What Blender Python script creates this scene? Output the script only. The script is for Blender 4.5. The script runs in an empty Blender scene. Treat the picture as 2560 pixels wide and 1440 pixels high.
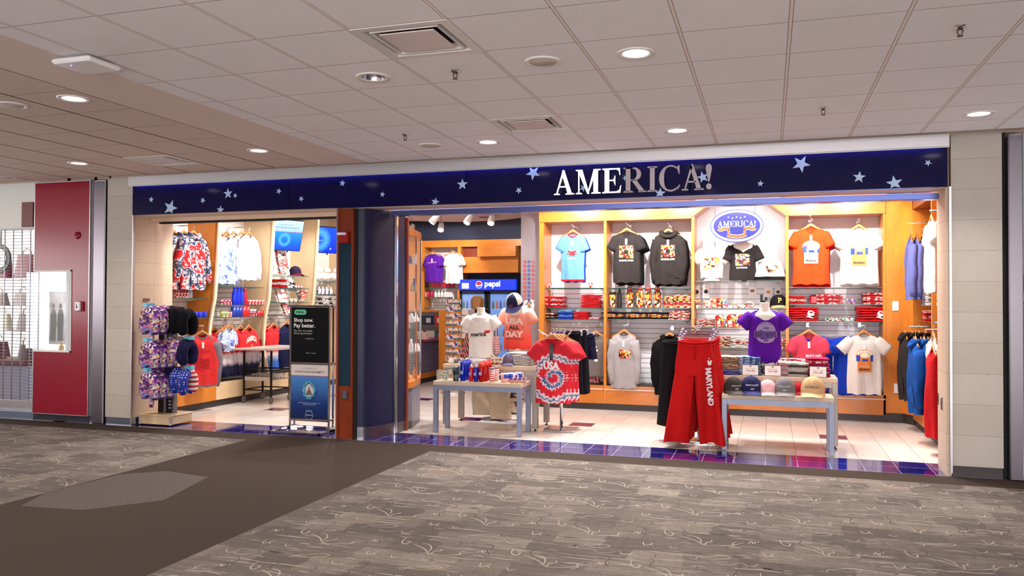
import bpy, math, random
from mathutils import Vector, Matrix, Euler
from math import sin, cos, pi, radians, sqrt, atan2, exp
random.seed(7)
SC = bpy.context.scene
COL = SC.collection
# ---------------------------------------------------------------- camera model (measured from the ceiling grid)
F = 2032.77; YAW = 0.306251; PITCH = 0.016041; ROLL = 0.0035457; CZ = 1.63882; H = 3.2067
W_ = Vector((-sin(YAW)*cos(PITCH), cos(YAW)*cos(PITCH), sin(PITCH)))
_r = Vector((cos(YAW), sin(YAW), 0)); _u = _r.cross(W_)
R_ = _r*cos(ROLL)+_u*sin(ROLL); U_ = -_r*sin(ROLL)+_u*cos(ROLL)
CP = Vector((0, 0, CZ))
def ray(x, y): return W_+R_*((x-1280)/F)-U_*((y-720)/F)
def aY(x, y, Y): d = ray(x, y); return CP+d*(Y/d.y)
def aX(x, y, X): d = ray(x, y); return CP+d*(X/d.x)
def aZ(x, y, Z=0.0): d = ray(x, y); return CP+d*((Z-CZ)/d.z)
# ---------------------------------------------------------------- mesh collector
class MB:
    def __init__(s): s.v = []; s.f = []; s.m = []; s.sm = []
    def add(s, vs, fs, m=0, sm=False, M=None):
        b = len(s.v)
        s.v += [tuple(M @ Vector(p)) for p in vs] if M is not None else [tuple(p) for p in vs]
        for f in fs:
            s.f.append([b+i for i in f]); s.m.append(m); s.sm.append(sm)
        return s
    def box(s, x0, x1, y0, y1, z0, z1, m=0, M=None, bev=0.0):
        if bev > 0:
            b = bev; vs = []; fs = []
            for z, i in ((z0, b), (z0+b, 0), (z1-b, 0), (z1, b)):
                k = b if i == 0 else b
                xa, xb, ya, yb = x0+i, x1-i, y0+i, y1-i
                c = b if i == 0 else b*.6
                vs += [(xa+c, ya, z), (xb-c, ya, z), (xb, ya+c, z), (xb, yb-c, z), (xb-c, yb, z), (xa+c, yb, z), (xa, yb-c, z), (xa, ya+c, z)]
            for r in range(3):
                for k in range(8):
                    a = r*8+k; n = r*8+(k+1) % 8
                    fs.append((a, n, n+8, a+8))
            fs.append(tuple(range(7, -1, -1))); fs.append(tuple(range(24, 32)))
            return s.add(vs, fs, m, False, M)
        vs = [(x0, y0, z0), (x1, y0, z0), (x1, y1, z0), (x0, y1, z0), (x0, y0, z1), (x1, y0, z1), (x1, y1, z1), (x0, y1, z1)]
        return s.add(vs, [(3, 2, 1, 0), (4, 5, 6, 7), (0, 1, 5, 4), (1, 2, 6, 5), (2, 3, 7, 6), (3, 0, 4, 7)], m, False, M)
    def prism(s, poly, y0, y1, m=0, M=None, ax='y'):
        # poly: list of (a,b) counter-clockwise seen from -y ; extruded between y0 and y1
        n = len(poly)
        if ax == 'y': f = lambda a, b, c: (a, c, b)
        elif ax == 'x': f = lambda a, b, c: (c, a, b)
        else: f = lambda a, b, c: (a, b, c)
        vs = [f(a, b, y0) for a, b in poly]+[f(a, b, y1) for a, b in poly]
        fs = [tuple(range(n)), tuple(range(2*n-1, n-1, -1))]+[(i+n, (i+1) % n+n, (i+1) % n, i) for i in range(n)]
        if ax == 'z': fs = [tuple(reversed(q)) for q in fs]
        return s.add(vs, fs, m, False, M)
    def lathe(s, prof, n=20, m=0, c=(0, 0, 0), M=None, sm=True, caps=True, sx=1, sy=1):
        vs = []; fs = []
        for r, z in prof:
            for k in range(n):
                a = 2*pi*k/n
                vs.append((c[0]+r*cos(a)*sx, c[1]+r*sin(a)*sy, c[2]+z))
        for i in range(len(prof)-1):
            for k in range(n):
                fs.append((i*n+k, i*n+(k+1) % n, (i+1)*n+(k+1) % n, (i+1)*n+k))
        s.add(vs, fs, m, sm, M)
        if caps:
            b = len(s.v)-len(vs)
            s.f.append([b+k for k in range(n-1, -1, -1)]); s.m.append(m); s.sm.append(False)
            e = b+(len(prof)-1)*n
            s.f.append([e+k for k in range(n)]); s.m.append(m); s.sm.append(False)
        return s
    def cyl(s, p0, p1, r0, r1=None, n=12, m=0, sm=True, M=None):
        return s.tube([p0, p1], [r0, r0 if r1 is None else r1], n, m, sm, M)
    def tube(s, pts, r, n=8, m=0, sm=True, M=None, close=False):
        pts = [Vector(p) for p in pts]; N = len(pts)
        if not isinstance(r, (list, tuple)): r = [r]*N
        vs = []; fs = []; prev = None
        for i, p in enumerate(pts):
            if close: t = pts[(i+1) % N]-pts[i-1]
            else: t = pts[min(i+1, N-1)]-pts[max(i-1, 0)]
            t.normalize()
            if prev is None:
                a = t.cross(Vector((0, 0, 1)))
                if a.length < 1e-3: a = t.cross(Vector((0, 1, 0)))
                a.normalize()
            else:
                a = prev-t*prev.dot(t); a.normalize()
            prev = a; b = t.cross(a)
            rr = r[i]; ra, rb = (rr if isinstance(rr, (tuple, list)) else (rr, rr))
            for k in range(n):
                q = 2*pi*k/n
                vs.append(p+a*(ra*cos(q))+b*(rb*sin(q)))
        L = N if close else N-1
        for i in range(L):
            j = (i+1) % N
            for k in range(n):
                fs.append((i*n+k, i*n+(k+1) % n, j*n+(k+1) % n, j*n+k))
        if not close:
            fs.append(tuple(range(n-1, -1, -1))); fs.append(tuple((N-1)*n+k for k in range(n)))
        return s.add(vs, fs, m, sm, M)
    def grid(s, fn, nu, nv, m=0, sm=True, M=None, cu=False, flip=False):
        U = nu if cu else nu+1
        vs = [fn(i/nu, j/nv) for j in range(nv+1) for i in range(U)]
        fs = []
        for j in range(nv):
            for i in range(nu):
                a = j*U+i; b = j*U+(i+1) % U; q = (a, b, b+U, a+U)
                fs.append(tuple(reversed(q)) if flip else q)
        return s.add(vs, fs, m, sm, M)
    def mesh(s, name, mats):
        me = bpy.data.meshes.new(name)
        me.from_pydata(s.v, [], s.f)
        for mt in mats: me.materials.append(mt)
        me.polygons.foreach_set('material_index', s.m)
        me.polygons.foreach_set('use_smooth', s.sm)
        me.update()
        return me
def mats_(m): return list(m) if isinstance(m, (list, tuple)) else [m]
def part(name, mb, mat, parent=None, loc=None, rot=None, label=None):
    o = bpy.data.objects.new(name, mb.mesh(name, mats_(mat))); COL.objects.link(o)
    if parent is not None: o.parent = parent
    if loc is not None: o.location = loc
    if rot is not None: o.rotation_euler = rot
    if label: o['label'] = label
    return o
def tag(o, label, cat, group=None, kind=None):
    if label: o['label'] = label
    if cat: o['category'] = cat
    if group: o['group'] = group
    if kind: o['kind'] = kind
    return o
def thing(name, label, cat, loc=(0, 0, 0), rz=0, group=None, rot=None):
    o = bpy.data.objects.new(name, None); COL.objects.link(o); o.location = loc
    o.rotation_euler = rot if rot else (0, 0, rz); o.empty_display_size = .05
    return tag(o, label, cat, group)
def solo(name, label, cat, mb, mat, loc=(0, 0, 0), rz=0, group=None, rot=None, kind=None):
    o = part(name, mb, mat, None, loc, rot if rot else (0, 0, rz))
    return tag(o, label, cat, group, kind)
def struct(name, mb, mat, loc=None):
    o = part(name, mb, mat, None, loc); o['kind'] = 'structure'; return o
CH = {}
def dup(root, loc, rz=None, label=None, group=None, rot=None, scale=None):
    r = root.copy(); COL.objects.link(r); r.location = loc
    if rz is not None: r.rotation_euler = (0, 0, rz)
    if rot is not None: r.rotation_euler = rot
    if scale is not None: r.scale = scale if isinstance(scale, (tuple, list)) else (scale,)*3
    if label: r['label'] = label
    if group: r['group'] = group
    elif 'group' in r and group == '': del r['group']
    for ch in list(root.children):
        c = ch.copy(); COL.objects.link(c); c.parent = r
        for g in list(ch.children):
            d = g.copy(); COL.objects.link(d); d.parent = c
    return r
# ---------------------------------------------------------------- materials
def s2l(c): return tuple(((x/255)/12.92 if x/255 <= .04045 else ((x/255+.055)/1.055)**2.4) for x in c)
class NT:
    def __init__(s, name):
        s.mat = bpy.data.materials.new(name); s.mat.use_nodes = True
        s.t = s.mat.node_tree; s.n = s.t.nodes; s.b = s.n['Principled BSDF']
    def new(s, typ, **k):
        n = s.n.new(typ)
        for a, b in k.items():
            if a.startswith('i_'):
                key = a[2:].replace('_', ' ')
                key = int(key) if key.isdigit() else key
                s.inp(n, key, b)
            else: setattr(n, a, b)
        return n
    def inp(s, n, key, v):
        sock = n.inputs[key]
        if isinstance(v, bpy.types.NodeSocket): s.t.links.new(v, sock)
        elif isinstance(v, bpy.types.Node): s.t.links.new(v.outputs[0], sock)
        else:
            if isinstance(v, tuple) and len(v) == 3 and sock.type == 'RGBA': v = v+(1,)
            sock.default_value = v
    def set(s, **k):
        for a, v in k.items(): s.inp(s.b, a.replace('_', ' '), v)
        return s
    def math(s, op, a, b=None, c=None, clamp=False):
        n = s.n.new('ShaderNodeMath'); n.operation = op; n.use_clamp = clamp
        s.inp(n, 0, a)
        if b is not None: s.inp(n, 1, b)
        if c is not None: s.inp(n, 2, c)
        return n.outputs[0]
    def mix(s, f, a, b, mode='MIX'):
        n = s.n.new('ShaderNodeMix'); n.data_type = 'RGBA'; n.blend_type = mode
        s.inp(n, 0, f); s.inp(n, 6, a); s.inp(n, 7, b)
        return n.outputs[2]
    def coord(s, which='Object', scale=None, rot=None, loc=None):
        c = s.n.new('ShaderNodeTexCoord').outputs[which]
        if scale is None and rot is None and loc is None: return c
        m = s.n.new('ShaderNodeMapping'); s.inp(m, 0, c)
        if scale is not None: m.inputs['Scale'].default_value = scale
        if rot is not None: m.inputs['Rotation'].default_value = rot
        if loc is not None: m.inputs['Location'].default_value = loc
        return m.outputs[0]
    def noise(s, vec, scale=5, detail=2, rough=.5, dist=0):
        n = s.n.new('ShaderNodeTexNoise'); s.inp(n, 'Vector', vec)
        n.inputs['Scale'].default_value = scale; n.inputs['Detail'].default_value = detail
        n.inputs['Roughness'].default_value = rough; n.inputs['Distortion'].default_value = dist
        return n
    def ramp(s, fac, stops, interp='LINEAR'):
        n = s.n.new('ShaderNodeValToRGB'); s.inp(n, 0, fac); r = n.color_ramp; r.interpolation = interp
        while len(r.elements) > 1: r.elements.remove(r.elements[-1])
        r.elements[0].position = stops[0][0]; r.elements[0].color = tuple(stops[0][1])+(1,) if len(stops[0][1]) == 3 else stops[0][1]
        for p, c in stops[1:]:
            e = r.elements.new(p); e.color = tuple(c)+(1,) if len(c) == 3 else c
        return n.outputs[0]
    def sep(s, v):
        n = s.n.new('ShaderNodeSeparateXYZ'); s.inp(n, 0, v); return n.outputs
    def bump(s, h, strength=.2, dist=.01):
        n = s.n.new('ShaderNodeBump'); n.inputs['Strength'].default_value = strength; n.inputs['Distance'].default_value = dist
        s.inp(n, 'Height', h); s.inp(s.b, 'Normal', n.outputs[0]); return n
MC = {}
def pm(rgb, rough=.6, metal=0, spec=.5, name=None, var=0.0, **k):
    """plain procedural material, colour given in sRGB 0-255, slight noise variation"""
    key = (rgb, rough, metal, spec, var, tuple(sorted(k.items())))
    if key in MC: return MC[key]
    t = NT(name or 'mat_%d' % len(MC)); c = s2l(rgb)
    if var > 0:
        n = t.noise(t.coord(), 9, 3)
        col = t.mix(n.outputs[0], tuple(x*(1-var) for x in c), tuple(min(1, x*(1+var)) for x in c))
        t.set(Base_Color=col)
    else: t.set(Base_Color=c)
    t.set(Roughness=rough, Metallic=metal, Specular_IOR_Level=spec)
    for a, v in k.items():
        t.inp(t.b, a.replace('_', ' '), v)
    MC[key] = t.mat; return t.mat
def emit(rgb, strength, name='glow', base=(20, 20, 20)):
    t = NT(name); t.set(Base_Color=s2l(base), Emission_Color=s2l(rgb), Emission_Strength=strength, Roughness=.4); return t.mat
FC = {}
def cloth(rgb, var=.12, rough=.9):
    if rgb in FC: return FC[rgb]
    t = NT('cloth'); c = s2l(rgb); v = t.coord()
    n = t.noise(v, 6, 3)
    t.set(Base_Color=t.mix(n.outputs[0], tuple(x*(1-var) for x in c), tuple(min(1, x*(1+var)) for x in c)), Roughness=rough, Specular_IOR_Level=.15)
    f = t.noise(t.coord(scale=(1.6, 1.6, .7)), 9, 3, .55, 1.2); t.bump(f.outputs[0], .45, .03)
    FC[rgb] = t.mat; return t.mat
def patches(name, cols, scale=18, sc=(1, 1, 1), rand=1.0, base=None):
    """constant-colour cells: printed busy patterns"""
    t = NT(name); v = t.coord(scale=sc)
    nz = t.noise(v, scale*.7, 2)
    vv = t.new('ShaderNodeMix', data_type='VECTOR'); t.inp(vv, 0, .06); t.inp(vv, 4, v); t.inp(vv, 5, nz.outputs[1])
    vo = t.new('ShaderNodeTexVoronoi'); vo.inputs['Scale'].default_value = scale; t.inp(vo, 'Vector', vv.outputs[1])
    h = t.sep(vo.outputs['Color'])[0]
    st = [(i/len(cols), s2l(c)) for i, c in enumerate(cols)]
    t.set(Base_Color=t.ramp(h, st, 'CONSTANT'), Roughness=.75, Specular_IOR_Level=.3)
    return t.mat
def wood(name, c1, c2, sc=(1, 1, 6), rough=.35, scale=3, coat=.0, rot=None):
    t = NT(name); v = t.coord(scale=sc, rot=rot)
    n = t.noise(v, scale, 5, .6, .6); n2 = t.noise(v, scale*12, 2)
    f = t.math('ADD', t.math('MULTIPLY', n.outputs[0], .75), t.math('MULTIPLY', n2.outputs[0], .25))
    t.set(Base_Color=t.ramp(f, [(.3, s2l(c1)), (.7, s2l(c2))]), Roughness=rough, Coat_Weight=coat, Specular_IOR_Level=.4)
    return t.mat
def steel(name, rgb=(190, 190, 192), rough=.28, sc=(1, 1, 60), metal=1.0):
    t = NT(name); n = t.noise(t.coord(scale=sc), 6, 3)
    c = s2l(rgb)
    t.set(Base_Color=t.mix(n.outputs[0], tuple(x*.85 for x in c), c), Metallic=metal,
          Roughness=t.math('ADD', t.math('MULTIPLY', n.outputs[0], .15), rough))
    return t.mat
def glass(name='glass', tint=(235, 245, 240), rough=.0, alpha=.12):
    t = NT(name)
    t.set(Base_Color=s2l(tint), Roughness=rough, Alpha=alpha, Specular_IOR_Level=.7, IOR=1.45)
    return t.mat
# ---------------------------------------------------------------- lettering
TXT = {}
def text_mesh(s, bold=0.0):
    """triangulated outline of a string, cap height about 0.7, returns (verts2d, faces, width)"""
    key = (s, bold)
    if key in TXT: return TXT[key]
    cu = bpy.data.curves.new('t', 'FONT'); cu.body = s; cu.size = 1; cu.offset = bold; cu.resolution_u = 3
    o = bpy.data.objects.new('t', cu); COL.objects.link(o)
    dg = bpy.context.evaluated_depsgraph_get(); me = bpy.data.meshes.new_from_object(o.evaluated_get(dg))
    vs = [(v.co.x, v.co.y) for v in me.vertices]; fs = [tuple(p.vertices) for p in me.polygons]
    bpy.data.objects.remove(o); bpy.data.curves.remove(cu); bpy.data.meshes.remove(me)
    x0 = min(v[0] for v in vs); x1 = max(v[0] for v in vs); y0 = min(v[1] for v in vs); y1 = max(v[1] for v in vs)
    vs = [((x-x0), (y-y0)) for x, y in vs]
    TXT[key] = (vs, fs, x1-x0, y1-y0); return TXT[key]
def put_text(mb, s, cx, cz, w=None, h=None, fn=None, m=0, bold=0.0, arc=0.0, rot=0.0, align='c', mir=False):
    """lettering centred at (cx,cz) in the x/z plane scaled to width w or height h; fn(x,z)->y or (x,y,z)"""
    vs, fs, tw, th = text_mesh(s, bold)
    if w and h: sx, sz = w/tw, h/th
    elif w: sx = sz = w/tw
    else: sx = sz = h/th
    out = []
    for x, y in vs:
        dx = (x-tw/2)*sx if align == 'c' else x*sx
        dz = (y-th/2)*sz
        if arc: dz += arc*(1-(2*dx/(tw*sx))**2)
        if rot: dx, dz = dx*cos(rot)-dz*sin(rot), dx*sin(rot)+dz*cos(rot)
        X, Z = cx+dx, cz+dz
        q = fn(X, Z) if fn else 0.0
        out.append(q if isinstance(q, (tuple, Vector)) else (X, q, Z))
    return mb.add(out, fs, m)
def poly2(mb, poly, fn=None, m=0):
    out = []
    for X, Z in poly:
        q = fn(X, Z) if fn else 0.0
        out.append(q if isinstance(q, (tuple, Vector)) else (X, q, Z))
    return mb.add(out, [tuple(range(len(poly)))], m)
def fan2(mb, c, poly, fn=None, m=0):
    pts = [c]+list(poly); out = []
    for X, Z in pts:
        q = fn(X, Z) if fn else 0.0
        out.append(q if isinstance(q, (tuple, Vector)) else (X, q, Z))
    n = len(poly)
    return mb.add(out, [(0, 1+i, 1+(i+1) % n) for i in range(n)], m)
def star_poly(cx, cz, r, rot=0, k=.4):
    return [(cx+(r if i % 2 == 0 else r*k)*sin(rot+i*pi/5), cz+(r if i % 2 == 0 else r*k)*cos(rot+i*pi/5)) for i in range(10)]
def ell(cx, cz, a, b, n=40, a0=0, a1=2*pi):
    return [(cx+a*cos(a0+(a1-a0)*i/n), cz+b*sin(a0+(a1-a0)*i/n)) for i in range(n)]
def arc_pts(cx, cz, a, b, a0, a1, n=16):
    return [(cx+a*cos(a0+(a1-a0)*i/n), cz+b*sin(a0+(a1-a0)*i/n)) for i in range(n+1)]
# serif capitals drawn stroke by stroke, cap height 1
def serif_letter(ch):
    S = []  # list of convex-ish polygons
    R = lambda x0, x1, z0, z1: S.append([(x0, z0), (x1, z0), (x1, z1), (x0, z1)])
    def foot(x0, x1, z=0): # bracketed serif
        if z == 0: S.append([(x0, 0), (x1, 0), (x1, .035), (x1-.06, .055), (x0+.06, .055), (x0, .035)])
        else: S.append([(x0, 1), (x0, .965), (x0+.06, .945), (x1-.06, .945), (x1, .965), (x1, 1)])
    if ch == 'A':
        S.append([(.10, .03), (.155, .03), (.45, .88), (.42, 1.0), (.40, 1.0)]); S.append([(.36, .86), (.63, .03), (.82, .03), (.47, 1.02), (.40, 1.02)])
        R(.24, .60, .30, .355); foot(0, .27); foot(.53, .93); return S, .93
    if ch == 'M':
        R(.11, .165, .03, .97); S.append([(.07, .97), (.165, .80), (.52, .0), (.60, .0), (.60, .05), (.30, .97)])
        S.append([(.52, .0), (.56, .0), (.93, .92), (.90, .97), (.80, .97)]); R(.80, 1.0, .03, .97)
        foot(0, .28); foot(.70, 1.12); foot(0, .30, 1); foot(.80, 1.12, 1); return S, 1.12
    if ch == 'E':
        R(.11, .31, .03, .97); R(.05, .78, .945, 1.0); R(.05, .80, 0, .055); foot(0, .4); foot(0, .4, 1)
        S.append([(.78, 1.0), (.62, .95), (.74, .88), (.77, .72), (.80, .72)]); S.append([(.84, .30), (.80, 0), (.62, .05), (.76, .12), (.81, .30)])
        R(.30, .52, .485, .535); S.append([(.50, .485), (.53, .40), (.56, .31), (.58, .31), (.58, .70), (.56, .70), (.53, .61), (.50, .535)]); return S, .86
    if ch == 'R':
        R(.11, .31, .03, .97); foot(0, .42); foot(0, .42, 1); R(.10, .45, .945, 1.0); R(.30, .45, .46, .51)
        n = 12
        for i in range(n):
            a0 = -pi/2+pi*i/n; a1 = -pi/2+pi*(i+1)/n
            S.append([(.44+.15*cos(a0), .73+.215*sin(a0)), (.44+.34*cos(a0), .73+.27*sin(a0)), (.44+.34*cos(a1), .73+.27*sin(a1)), (.44+.15*cos(a1), .73+.215*sin(a1))])
        S.append([(.36, .48), (.70, .03), (.93, .03), (.56, .50)]); foot(.66, 1.0); return S, .98
    if ch == 'I':
        R(.11, .31, .03, .97); foot(0, .42); foot(0, .42, 1); return S, .42
    if ch == 'C':
        n = 26
        for i in range(n):
            a0 = radians(48)+radians(262)*i/n; a1 = radians(48)+radians(262)*(i+1)/n
            def p(a, o):
                th = .07+.14*max(0, cos(a-pi))**1.2
                return (.50+(.49-(0 if o else th))*cos(a), .5+(.52-(0 if o else .055+.0*th))*sin(a))
            S.append([p(a0, 0), p(a0, 1), p(a1, 1), p(a1, 0)])
        S.append([(.80, .99), (.80, .84), (.845, .66), (.875, .66), (.875, 1.0)]); S.append([(.76, .10), (.80, .055), (.90, .20), (.87, .235)]); return S, .90
    if ch == '!':
        S.append([(.10, 1.0), (.02, .93), (0, .82), (.11, .30), (.15, .30), (.26, .82), (.24, .93), (.16, 1.0)])
        S.append(ell(.13, .12, .115, .115, 20)); return S, .27
    return S, .4
def serif_string(s, gap=.07):
    out = []; x = 0
    for ch in s:
        S, w = serif_letter(ch); out.append((ch, x, S, w)); x += w+gap
    return out, x-gap
# ================================================================= materials of the place
M_orange = wood('orange_veneer', (196, 110, 32), (224, 142, 52), (1.2, 1.2, .35), .32, 4, .2)
M_orange_h = wood('orange_veneer_flat', (190, 104, 30), (220, 136, 48), (.35, 1.2, 1.2), .32, 4, .2)
M_redwood = wood('red_stained_wood', (112, 40, 14), (140, 54, 22), (1, 1, .3), .35, 5, .2)
M_maple = wood('pale_maple', (218, 186, 142), (232, 204, 164), (1, 1, .3), .4, 4, .1)
M_maple_h = wood('pale_maple_flat', (212, 180, 136), (228, 200, 158), (.4, 1, 1), .4, 4, .1)
M_steel = steel('brushed_steel', (132, 126, 132), .26, (60, 60, 1))
M_alu = steel('satin_aluminium', (206, 202, 204), .3, (1, 1, 30))
M_fasciametal = steel('brushed_fascia_metal', (226, 220, 222), .34, (1, 20, 40), .55)
M_chrome = pm((215, 215, 220), .12, 1.0, name='chrome')
M_black = pm((14, 14, 16), .5, name='black_plastic')
M_blackmetal = pm((24, 24, 27), .35, .6, name='black_metal')
M_white = pm((236, 234, 230), .5, name='white_paint')
M_whitegloss = pm((240, 240, 240), .25, name='white_plastic')
M_dark = pm((18, 17, 18), .8, name='dark_gap')
M_kick = pm((52, 42, 40), .45, name='dark_kick')
M_glass = glass('clear_glass', (225, 240, 235), .0, .10)
M_glassedge = pm((46, 92, 78), .1, 0, .6, name='green_glass_edge')
M_ceilwall = pm((196, 168, 158), .8, name='shop_ceiling_paint')

def m_ceiling(name, rgb, X0, Y0, bar, dark):
    t = NT(name); v = t.sep(t.coord()); T = .6096
    def dist(c, o):
        f = t.math('FRACT', t.math('DIVIDE', t.math('SUBTRACT', c, o), T))
        return t.math('MULTIPLY', t.math('MINIMUM', f, t.math('SUBTRACT', 1.0, f)), T)
    dx = dist(v[0], X0); dy = dist(v[1], Y0)
    n = t.noise(t.coord(), 3, 4); sp = t.noise(t.coord(), 160, 2)
    c = s2l(rgb)
    base = t.mix(t.math('ADD', t.math('MULTIPLY', n.outputs[0], .8), t.math('MULTIPLY', sp.outputs[0], .3)), tuple(x*.9 for x in c), c)
    bx = t.math('LESS_THAN', dx, .009); by = t.math('LESS_THAN', dy, .006)
    sx = t.math('LESS_THAN', t.math('ABSOLUTE', t.math('SUBTRACT', dx, .0105)), .0018)  # thin shadow line painted beside each bar
    sy = t.math('LESS_THAN', dy, .0028)
    col = t.mix(t.math('MAXIMUM', bx, 0.0), base, s2l(bar)); col = t.mix(t.math('MULTIPLY', sy, t.math('SUBTRACT', 1.0, bx)), col, s2l(dark)); col = t.mix(sx, col, s2l(dark))
    t.set(Base_Color=col, Roughness=.85, Specular_IOR_Level=.2)
    return t.mat
M_ceil = m_ceiling('acoustic_tile', (248, 243, 245), .11709, 4.17714, (240, 228, 222), (132, 112, 106))
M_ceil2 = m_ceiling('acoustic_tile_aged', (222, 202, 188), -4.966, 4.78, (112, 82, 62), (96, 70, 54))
M_strip = pm((228, 210, 198), .85, name='plaster_strip', var=.03)

def m_stone(name, c1, c2, bw, bh, oz, face='x', warm=None):
    t = NT(name); co = t.sep(t.coord())
    u = co[0] if face == 'x' else co[1]
    cb = t.new('ShaderNodeCombineXYZ'); t.inp(cb, 0, u); t.inp(cb, 1, t.math('ADD', co[2], oz))
    br = t.new('ShaderNodeTexBrick'); t.inp(br, 'Vector', cb.outputs[0])
    br.offset = 0.0; br.inputs['Scale'].default_value = 1; br.inputs['Brick Width'].default_value = bw; br.inputs['Row Height'].default_value = bh
    br.inputs['Mortar Size'].default_value = .003; br.inputs['Mortar Smooth'].default_value = .3; br.inputs['Bias'].default_value = 0
    t.inp(br, 'Color1', s2l(c1)); t.inp(br, 'Color2', s2l(c2)); t.inp(br, 'Mortar', tuple(x*.6 for x in s2l(c1)))
    n = t.noise(t.coord(), 5, 6, .65); n2 = t.noise(t.coord(), 45, 3, .6)
    col = t.mix(t.math('MULTIPLY', n.outputs[0], .35), br.outputs[0], s2l((158, 134, 100)), 'MIX')
    pit = t.math('GREATER_THAN', n2.outputs[0], .67)
    col = t.mix(t.math('MULTIPLY', pit, .5), col, s2l((120, 100, 78)))
    t.set(Base_Color=col, Roughness=.55); t.bump(n2.outputs[0], .15, .004)
    return t.mat
M_stone = m_stone('limestone_block', (200, 192, 183), (188, 180, 168), 3, .29, .19)
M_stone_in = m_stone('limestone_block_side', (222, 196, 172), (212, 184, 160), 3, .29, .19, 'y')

def m_mosaic(name, col, grout, size=.022, cyl=None, rough=.34):
    t = NT(name)
    if cyl:
        co = t.sep(t.coord('UV')); u, w = co[0], co[1]
    else:
        co = t.sep(t.coord()); u, w = co[0], co[2]
    def ln(c):
        f = t.math('FRACT', t.math('DIVIDE', c, size)); return t.math('LESS_THAN', t.math('MINIMUM', f, t.math('SUBTRACT', 1.0, f)), .075)
    g = t.math('MAXIMUM', ln(u), ln(w))
    n = t.noise(t.coord(), 14, 3)
    c = s2l(col)
    t.set(Base_Color=t.mix(g, t.mix(n.outputs[0], tuple(x*.55 for x in c), tuple(x*1.4 for x in c)), s2l(grout)),
          Roughness=t.math('ADD', t.math('MULTIPLY', g, .5), rough), Specular_IOR_Level=.25)
    return t.mat
M_mosaic = m_mosaic('navy_mosaic', (18, 22, 56), (60, 58, 84), .0225, cyl=True)
M_mosaic_t = m_mosaic('teal_mosaic', (10, 38, 56), (46, 70, 84), .024)

def m_floor():
    t = NT('shop_floor_tile'); v = t.sep(t.coord()); P = .3115; x0 = .583; y0 = 8.60
    cx = t.math('DIVIDE', t.math('SUBTRACT', v[0], x0), P); cy = t.math('DIVIDE', t.math('SUBTRACT', v[1], y0), P)
    def ed(c):
        f = t.math('FRACT', c); return t.math('LESS_THAN', t.math('MINIMUM', f, t.math('SUBTRACT', 1.0, f)), .009)
    g = t.math('MAXIMUM', ed(cx), ed(cy))
    ix = t.math('FLOOR', cx); iy = t.math('FLOOR', cy)
    blue = t.math('LESS_THAN', cy, 2.0)
    mx = t.math('LESS_THAN', t.math('FLOORED_MODULO', ix, 5.0), .5); my = t.math('LESS_THAN', t.math('ABSOLUTE', t.math('SUBTRACT', t.math('FLOORED_MODULO', iy, 6.0), 0.0)), .5)
    acc = t.math('MULTIPLY', t.math('MULTIPLY', mx, my), t.math('GREATER_THAN', iy, 2.5))
    wn = t.new('ShaderNodeTexWhiteNoise'); cb = t.new('ShaderNodeCombineXYZ'); t.inp(cb, 0, ix); t.inp(cb, 1, iy); t.inp(wn, 'Vector', cb.outputs[0])
    cream = t.mix(wn.outputs[0], s2l((230, 218, 208)), s2l((242, 232, 222)))
    cobalt = t.mix(wn.outputs[0], s2l((26, 26, 98)), s2l((48, 34, 116)))
    plum = s2l((84, 24, 84))
    col = t.mix(blue, cream, cobalt); col = t.mix(acc, col, plum)
    gr = t.mix(blue, s2l((138, 118, 108)), s2l((170, 160, 190)))
    col = t.mix(g, col, gr)
    n = t.noise(t.coord(), 3, 3)
    r = t.math('ADD', .045, t.math('MULTIPLY', g, .4)); r = t.math('ADD', r, t.math('MULTIPLY', t.math('SUBTRACT', 1.0, blue), .1))
    t.set(Base_Color=col, Roughness=r, Specular_IOR_Level=t.math('ADD', .42, t.math('MULTIPLY', blue, .5)), Coat_Weight=t.math('MULTIPLY', blue, .5), Coat_Roughness=.05)
    return t.mat
M_floor = m_floor()

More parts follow.
